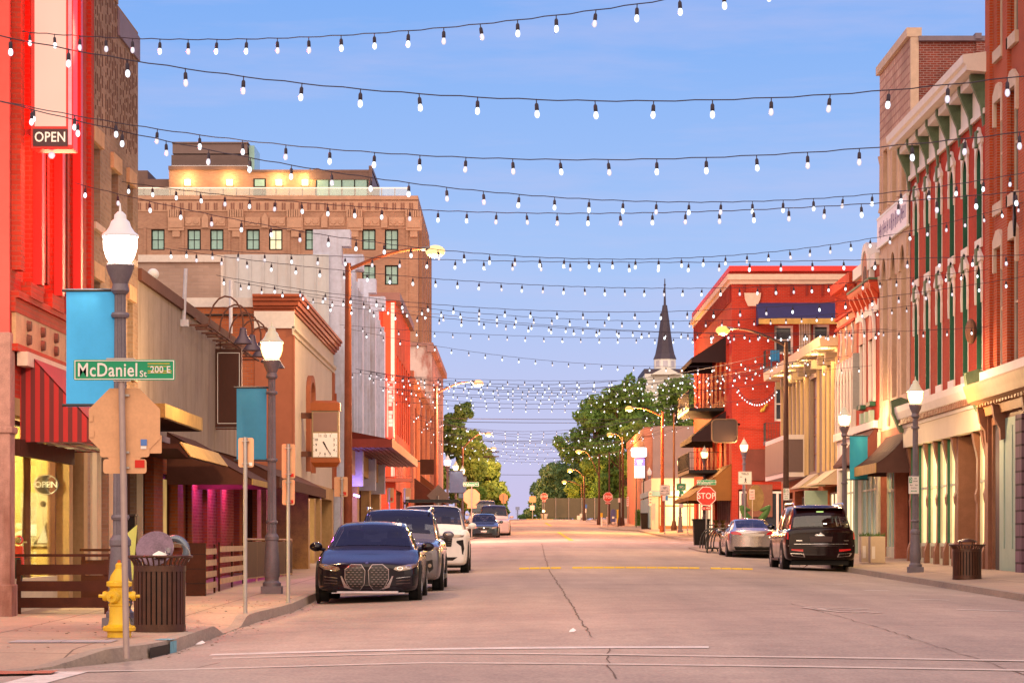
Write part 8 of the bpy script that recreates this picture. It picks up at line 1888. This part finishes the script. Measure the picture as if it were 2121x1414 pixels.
D('number_plate', [(-.36, .82), (.36, .82), (.38, .9), (-.38, .9)], 'r', m_plate_c, .008); D('bumper_valance', [(-.72, .44), (.72, .44), (.66, .31), (-.66, .31)], 'r', m_trim, .008); D('boot_line', [(-.5, .76), (.5, .76), (.5, .768), (-.5, .768)], 'r', m_black, .006, rings=1)
# ================================================================== trees
def leafmat(name, c):
    m, t, b, o = nt(name); g = t.nodes.new('ShaderNodeNewGeometry')
    n = noise(t, g.outputs['Position'], .55, 4); n2 = noise(t, g.outputs['Position'], 4, 2)
    f = mathn(t, 'ADD', mathn(t, 'MULTIPLY', n, .6), mathn(t, 'MULTIPLY', n2, .4))
    t.links.new(ramp(t, f, [(.32, tuple(x * .75 for x in c)), (.5, c), (.68, (c[0] * 1.4, c[1] * 1.35, c[2] * 1.2))]), b.inputs['Base Color'])
    b.inputs['Roughness'].default_value = .6; b.inputs['Specular IOR Level'].default_value = .25
    tl = t.nodes.new('ShaderNodeBsdfTranslucent'); tl.inputs[0].default_value = (c[0] * 1.6, c[1] * 1.7, c[2], 1); mx = t.nodes.new('ShaderNodeMixShader'); mx.inputs[0].default_value = .25
    t.links.new(b.outputs[0], mx.inputs[1]); t.links.new(tl.outputs[0], mx.inputs[2]); t.links.new(mx.outputs[0], o.inputs[0]); return m
lf = [leafmat('leaf_green', (.15, .27, .065)), leafmat('leaf_dark_green', (.12, .22, .07)), leafmat('leaf_maroon', (.10, .025, .022)), leafmat('leaf_yellow_green', (.19, .29, .06)), leafmat('leaf_blue_green', (.12, .22, .11))]
m_bark = M('bark', (.10, .065, .045), .9, var=.3, vs=4, bump=.4)
def tree(label, px, Y, py_top, w_px, mat, seed, n=7000, trunk=.28, base=None, low=.15, lob=14, group='trees at the far end of the street', leaf=.21):
    rb = random.Random(seed); x = X(px, Y); zb = (G(Y) if base is None else base); h = Z(py_top, Y) - zb; rw = w_px * Y / F / 2
    t = thing('tree', label, 'tree', (x, Y, zb), 0, group)
    b = MB(); pts = [(0, 0, -.3)]; q = Vector((0, 0, 0))
    for k in range(7): q = Vector((rb.gauss(0, .1) * k * .3, rb.gauss(0, .1) * k * .3, h * .78 * (k + 1) / 7)); pts.append(tuple(q))
    b.rope(pts, [trunk * (1.25 - .9 * k / 8) for k in range(len(pts))], 8)
    cl = []
    for k in range(lob):
        a = rb.uniform(0, 2 * math.pi); hz = rb.uniform(low + .1, .93); env = math.sin(math.pi * min(1, max(.08, (hz - low + .12) / (1.16 - low)))) ** .7
        rr = rw * env * rb.uniform(.35, .82); c = Vector((rr * math.cos(a), rr * math.sin(a) * .9, h * hz)); s = rw * rb.uniform(.26, .46)
        cl.append((c, s)); j = int(max(1, min(6, hz * 6))); p0 = Vector(pts[j]); mid = (p0 + c) / 2 + Vector((0, 0, -.1 * rw))
        b.rope([tuple(p0), tuple(mid), tuple(c)], [trunk * .4, trunk * .24, trunk * .08], 5)
    cl.append((Vector((0, 0, h * .9)), rw * .34)); cl.append((Vector((0, 0, h * .6)), rw * .5))
    b.build('trunk', m_bark, t, local=True, smooth=True)
    f = MB(); V, Fc = [], []; tot = sum(s ** 2 for _, s in cl)
    for c, s in cl:
        subs = []
        for _ in range(9):
            d = Vector((rb.gauss(0, 1), rb.gauss(0, 1), rb.gauss(0, .8))).normalized(); subs.append((c + d * s * rb.uniform(.5, 1.05), s * rb.uniform(.25, .45)))
        for _ in range(int(n * 1.5 * s * s / tot)):
            if rb.random() < .25: cc, ss = c, s * .8
            else: cc, ss = rb.choice(subs)
            d = Vector((rb.gauss(0, 1), rb.gauss(0, 1), rb.gauss(0, 1))).normalized(); p = cc + d * ss * rb.uniform(.4, 1.05) ** .6
            nn = (d + Vector((rb.gauss(0, .7), rb.gauss(0, .7), rb.gauss(.4, .6)))).normalized(); a = nn.orthogonal().normalized(); a = (Matrix.Rotation(rb.uniform(0, 6.28), 3, nn) @ a); e = nn.cross(a); l = leaf * rb.uniform(.6, 1.5)
            i = len(V); V += [p - a * l, p + e * l * .5, p + a * l, p - e * l * .5]; Fc.append((i, i + 1, i + 2, i + 3))
    me = bpy.data.meshes.new('crown'); me.from_pydata([tuple(v) for v in V], [], Fc); me.materials.append(mat); me.update()
    o = bpy.data.objects.new('crown', me); COL.objects.link(o); o.parent = t
    return t
tree('tall broad green tree directly beyond the mauve building on the left', 960, 262, 826, 128, lf[1], 1, 14000, low=.12)
tree('amber lit dense tree on the left, in front of its taller neighbour', 985, 232, 900, 108, lf[0], 2, 9000, low=.05, leaf=.2)
tree('smaller left tree reaching furthest towards the gap at the crest', 1014, 258, 958, 92, lf[0], 3, 7000, low=.05, leaf=.2)
tree('low dark tree at the left end of the crest', 1022, 300, 1006, 62, lf[1], 4, 5000, low=.02)
tree('low reddish shrub tree near the parked cars on the left', 990, 212, 1005, 44, lf[0], 5, 3000, low=.02, leaf=.2)
tree('huge bright green tree in front of the church steeple', 1400, 292, 784, 190, lf[3], 6, 13000, .4, low=.2, lob=18, leaf=.23)
tree('huge green tree left of the one before the steeple', 1300, 280, 782, 150, lf[0], 7, 14000, .4, low=.12, lob=20, leaf=.23)
tree('broad dark tree on the left flank of the right hand grove', 1236, 300, 838, 168, lf[0], 8, 15000, .4, low=.06, lob=18, leaf=.23)
tree('yellowish street lamp lit tree low in the right hand grove', 1330, 255, 872, 110, lf[3], 9, 9000, low=.08, leaf=.21)
tree('mid green tree above the grey green band, centre of the grove', 1268, 286, 930, 110, lf[0], 10, 9000, low=.04, leaf=.21)
tree('bluish green tree at the left tip of the grove', 1180, 310, 926, 150, lf[4], 11, 11000, low=.04, leaf=.22)
tree('small dark tree nearest the gap at the crest on the right', 1148, 300, 968, 104, lf[4], 12, 5000, low=.02)
tree('maroon leaved small tree by the brick edge of the grey building', 1322, 236, 985, 40, lf[2], 13, 4000, low=.05, leaf=.2)
tree('lime green tree low behind the grey green band', 1215, 292, 950, 110, lf[3], 14, 7000, low=.03, leaf=.21)
tree('small far green tree standing alone at the crest', 1093, 330, 1056, 34, lf[1], 15, 2500, low=.05, leaf=.25)
tree('dark green tree filling the grove behind the white pylon sign', 1345, 300, 850, 100, lf[1], 16, 9000, low=.05, leaf=.23)
rb = random.Random(40)
b = MB()
V, Fc = [], []
for k in range(1800):
    p = Vector((rb.uniform(X(1318, 205), X(1336, 205)), rb.uniform(205, 206.5), 0)); p.z = G(205) + rb.uniform(.2, 1.5) * (1 - .2 * abs(rb.gauss(0, .5)))
    a = Vector((rb.gauss(0, 1), rb.gauss(0, 1), rb.gauss(0, 1))).normalized() * .1; e = a.orthogonal().normalized() * .06; i = len(V); V += [p - a, p + e, p + a, p - e]; Fc.append((i, i + 1, i + 2, i + 3))
b.add(V, Fc); o = b.build('hedge', lf[0]); cp(o, 'small clipped hedge beside the grey building at the far corner', 'hedge')
# ================================================================== string lights across the street
m_cord = M('black_cord', (.05, .042, .06), .6, var=0)
bulb_s = MB(); bulb_s.cone((0, 0, 0), (0, 0, -.06), .006, .006, 5); bulb_s.lathe([(.012, -.045), (.02, -.06), (.022, -.115), (.016, -.125)], 8)
bulb_g = MB(); bulb_g.lathe([(.016, -.122), (.024, -.137), (.0285, -.158), (.027, -.178), (.018, -.196), (.004, -.203)], 10)
proto = {}
def bulb_mesh(kind):
    if kind in proto: return proto[kind]
    if kind == 'socket': o = bulb_s.build('socket', M('socket_grey', (.045, .038, .055), .6, var=0), local=True, smooth=40)
    elif kind == 'bulb': o = bulb_g.build('bulb', m_bulb, local=True, smooth=True)
    elif kind == 'soft': o = bulb_g.build('bulb', m_bulb2, local=True, smooth=True)
    else:
        b = MB(); b.v, b.f, b.m = list(bulb_s.v), list(bulb_s.f), [0] * len(bulb_s.f); n = len(b.v); b.v += bulb_g.v; b.f += [tuple(n + i for i in f) for f in bulb_g.f]; b.m += [1] * len(bulb_g.f); o = b.build('bulb', [m_black, m_bulb if kind == 'both' else m_bulb2], local=True)
    proto[kind] = o.data; bpy.data.objects.remove(o); return proto[kind]
rl_ = random.Random(21)
def string(label, YL, YR, obs, sp=.6, XL=-6.9, XR=12.2, near=True, size=1.0, off=0.3):
    """obs: three points (px, py) seen on the cord; the cord is a parabola between the two facades"""
    A = []
    for px, py in obs:
        k = (px - CX) / F                                   # X = k*Y and Y = YL + t (YR-YL), X = XL + t (XR-XL)
        t = (k * YL - XL) / ((XR - XL) - k * (YR - YL)); y = YL + t * (YR - YL); z = Z(py, y); A.append((t, z))
    (t0, z0), (t1, z1), (t2, z2) = A                        # z = a + b t + c t^2 through the three
    c = ((z2 - z0) / (t2 - t0) - (z1 - z0) / (t1 - t0)) / (t2 - t1); b_ = (z1 - z0) / (t1 - t0) - c * (t1 + t0); a = z0 - b_ * t0 - c * t0 * t0
    pt = lambda t: Vector((XL + t * (XR - XL), YL + t * (YR - YL), a + b_ * t + c * t * t))
    root = thing('light_string', label, 'string lights', pt(0), 0, 'strings of bulbs zigzagging over the street')
    L = (pt(1) - pt(0)).length; n = int(L / sp)
    pts = []
    for k in range(n * 3 + 1):
        p = pt(k / (n * 3)); p.z -= .012 * math.sin(k * 2.1) ** 2; pts.append(p)
    cb = MB(); cb.rope(pts, .0064 if near else .0095, 5); cb.build('cord', m_cord, root)
    o0 = pt(0)
    for k in range(n):
        t = (k + off) / n; p = pt(t) - o0; s = size * rl_.uniform(.97, 1.03); soft = rl_.random() < .42
        if near:
            so_ = bpy.data.objects.new('socket', bulb_mesh('socket')); COL.objects.link(so_); so_.parent = root; so_.location = p; so_.scale = (s, s, s); so_.rotation_euler = (rl_.gauss(0, .05), rl_.gauss(0, .05), 0)
            bo = bpy.data.objects.new('bulb', bulb_mesh('soft' if soft else 'bulb')); COL.objects.link(bo); bo.parent = so_
        else:
            bo = bpy.data.objects.new('bulb', bulb_mesh('both_soft' if soft else 'both')); COL.objects.link(bo); bo.parent = root; bo.location = p; bo.scale = (s, s, s)
    return root
SZ = .97
N_ = ['string of bulbs crossing highest, cut off by the top edge on the right', 'second string from the top, sagging evenly across the blue sky', 'third string from the top, rising gently to the tall stone building', 'fourth string from the top, falling from the red blade sign to the right', 'string of bulbs just under the fourth one, crossing the hotel parapet', 'string of bulbs crossing below the hotel windows and lamp arm', 'string of bulbs level with the hotel lower windows, above the steeple tip', 'string of bulbs meeting the middle of the steeple finial', 'string of bulbs from the white roof pole, passing above the spire shoulder', 'lower string of bulbs from the white roof pole, falling across the spire']
OB = [((311, 80), (718, 72), (1291, 12)), ((310, 130), (1046, 203), (1762, 192)), ((290, 261), (892, 322), (1740, 310)), ((325, 287), (998, 395), (1740, 407)), ((393, 395), (790, 430), (1640, 430)), ((304, 415), (830, 508), (1430, 533)), ((493, 521), (1109, 541), (1652, 540)), ((405, 523), (1060, 587), (1480, 596)), ((500, 579), (1060, 640), (1433, 643)), ((518, 589), (1027, 651), (1434, 664))]
YY = [(35.8, 15.5), (27.6, 27.2), (34.6, 26.7), (31.1, 45.5), (47, 31), (42, 58.5), (55, 47), (52.5, 68), (62, 60), (66, 80)]
for i in range(10): string(N_[i], YY[i][0], YY[i][1], OB[i], .6, size=SZ, XL=-6.9 if i > 1 else -6.6)
N2 = ['string of bulbs crossing the base of the spire from lower left', 'string of bulbs crossing the spire base almost level', 'string of bulbs just above the white church lantern', 'string of bulbs sloping down past the flaking white wall to the church pediment', 'string of bulbs level with the pink street lamp, lowest before the dense cluster']
OB2 = [((921, 652), (1177, 676), (1427, 688)), ((915, 658), (1156, 677.5), (1424, 689)), ((889, 686), (1183, 698), (1430, 699)), ((898, 715), (1112, 744), (1471, 758)), ((880, 781), (1082, 787.5), (1300, 787))]
YY2 = [(74, 86), (72, 68), (88, 84), (90, 96), (92, 90)]
for i in range(5): string(N2[i], YY2[i][0], YY2[i][1], OB2[i], .6, size=SZ * .98, XL=-5.7)
cl = [(97, 104, 796, 10), (104, 101, 803, 14), (106, 112, 808, 9), (112, 108, 813, 16), (114, 120, 820, 8), (119, 116, 827, 12), (123, 127, 836, 10), (127, 124, 846, 9)]
words = ['topmost', 'second', 'third', 'fourth', 'fifth', 'sixth', 'seventh', 'lowest']
for i, (a, c, py, d) in enumerate(cl): string('far string of bulbs in the upper cluster before the trees, %s of eight' % words[i], a, c, ((900, py - d), (1100, py), (1300, py - d * .6 + (4 if i % 2 else -4))), .62, near=False, size=SZ * 1.0, XL=-5.7, XR=11.6)
cl = [(146, 150, 893), (150, 147, 899), (153, 158, 905), (159, 155, 912), (163, 170, 917), (170, 167, 923), (178, 184, 930), (186, 182, 937), (194, 203, 944), (204, 200, 950), (212, 218, 956)]
words = ['topmost', 'second', 'third', 'fourth', 'fifth', 'sixth', 'seventh', 'eighth', 'ninth', 'tenth', 'lowest']
for i, (a, c, py) in enumerate(cl): string('distant string of bulbs over the far block, %s of eleven' % words[i], a, c, ((920, py - 14 - 8 * (i % 3)), (1080, py), (1330, py - 16 - 10 * ((i + 1) % 3))), .72, near=False, size=SZ * 1.0, XL=-5.6, XR=11.6)
# swag of bulbs on the pub front
Y = 142.8; root = thing('light_string', 'deep swag of bulbs hanging on the red pub front below the navy awning', 'string lights', P(1522, 800, Y), 0, None); o0 = Vector(P(1522, 800, Y))
pts = [Vector(P(1522 + 92 * k / 18, 798 + 4 * 34 * (k / 18) * (1 - k / 18), Y)) for k in range(19)]
cb = MB(); cb.rope(pts, .013, 5); cb.build('cord', m_cord, root)
for p in pts[1:-1]: bo = bpy.data.objects.new('bulb', bulb_mesh('both')); COL.objects.link(bo); bo.parent = root; bo.location = p - o0; bo.scale = (1.1,) * 3
# overhead wires at the far end
for i, (py, Y, nm) in enumerate(((868, 226, 'upper utility wire stretched over the far street'), (875, 240, 'utility wire just below the upper one over the far street'), (914, 262, 'lower utility wire above the crest'), (983, 320, 'faint utility wire low above the crest'))):
    b = MB(); pts = [(-24 + k * 5, Y + (k - 5) * .8, Z(py, Y) + .02 * (k - 5) ** 2) for k in range(13)]; b.rope(pts, .025, 5); o = b.build('utility_wire', m_dark); cp(o, nm, 'wire', 'utility wires at the far end')
Y = 242.; t = thing('utility_pole', 'wooden utility pole with cross arms among the left trees', 'pole', (X(975, Y), Y, G(Y))); b = MB(); b.cone((X(976, Y), Y, G(Y) - .2), (X(976, Y), Y, Z(905, Y)), .16, .1, 8); b.build('shaft', m_bark, t)
for py in (935, 945): b = MB(); b.box(X(964, Y), X(1034, Y), Y - .06, Y + .06, Z(py, Y) - .05, Z(py, Y) + .05); b.build('cross_arm', m_bark, t)

# ================================================================== small things
for lab, px, py, s_ in (('scrap of white paper lying on the asphalt before the crosswalk', 1186, 1309, .045), ('crushed clear plastic cup in the gutter by the near kerb corner', 415, 1335, .06)):
    x, y = unproject(px, py); t = thing('litter', lab, 'litter', (x, y, road_z(x, y) + .008)); b = MB()
    b.add([(-s_, -.03, 0), (s_ * .3, -.09, .005), (s_, .02, .02), (s_ * .2, .1, .045), (-s_ * .7, .08, .02)], [(0, 1, 2), (0, 2, 3), (0, 3, 4)]); b.build('scrap', m_white, t, local=True)
rb = random.Random(77); V, Fc = [], []
for k in range(260):
    y = rb.uniform(26.5, 46); e = KL(y); x = e - abs(rb.gauss(0, 1.3)) - .1 if rb.random() < .6 else e + abs(rb.gauss(0, .12)) + .03
    if x < -6.9: continue
    z = (walk_z(x, y, KL, 'L') if x < e else road_z(x, y)) + .012; a = rb.uniform(0, 6.28); l = rb.uniform(.012, .032); i = len(V)
    V += [(x + l * math.cos(a + q), y + l * 1.4 * math.sin(a + q), z + rb.uniform(0, .012)) for q in (0, 1.57, 3.14, 4.71)]; Fc.append((i, i + 1, i + 2, i + 3))
b = MB(); b.add(V, Fc); o = b.build('fallen_leaves', M('dead_leaf', (.10, .05, .025), .9, var=.4, vs=30)); cp(o, 'scattered dead leaves and grit along the near left pavement', 'leaves', kind='stuff')
Y = 39.2; t = thing('motor_scooter', 'red motor scooter standing inside the yellow lit shop window', 'scooter', (-7.62, Y, 1.0)); m_sc = M('scooter_red', (.5, .03, .02), .25, coat=.5, var=.03)
xs = X(42, Y) - .02; zz_ = lambda py: Z(py, Y)
b = MB(); b.hexa([(xs - .14, Y, zz_(1190)), (xs + .08, Y, zz_(1190)), (xs + .08, Y + .1, zz_(1190)), (xs - .14, Y + .1, zz_(1190)), (xs - .1, Y + .05, zz_(1130)), (xs + .05, Y + .05, zz_(1130)), (xs + .05, Y + .12, zz_(1130)), (xs - .1, Y + .12, zz_(1130))]); b.build('leg_shield', m_sc, t, bevel=.015)
b = MB(); b.sphere((xs - .01, Y + .05, zz_(1118)), .07, 14, 10); h_ = b.build('headlamp', m_sc, t, smooth=True); b = MB(); b.cone((xs - .01, Y - .03, zz_(1118)), (xs - .01, Y - .012, zz_(1118)), .045, .05, 14); b.build('lens', m_chrome, h_)
b = MB(); b.cone((xs - .28, Y + .1, zz_(1122)), (xs + .1, Y + .1, zz_(1122)), .014, .014, 6); b.build('handlebar', m_chrome, t)
b = MB(); b.cone((xs - .06, Y + .02, 1.06), (xs + .02, Y + .02, 1.06), .2, .2, 20); b.build('wheel', m_rubber, t)
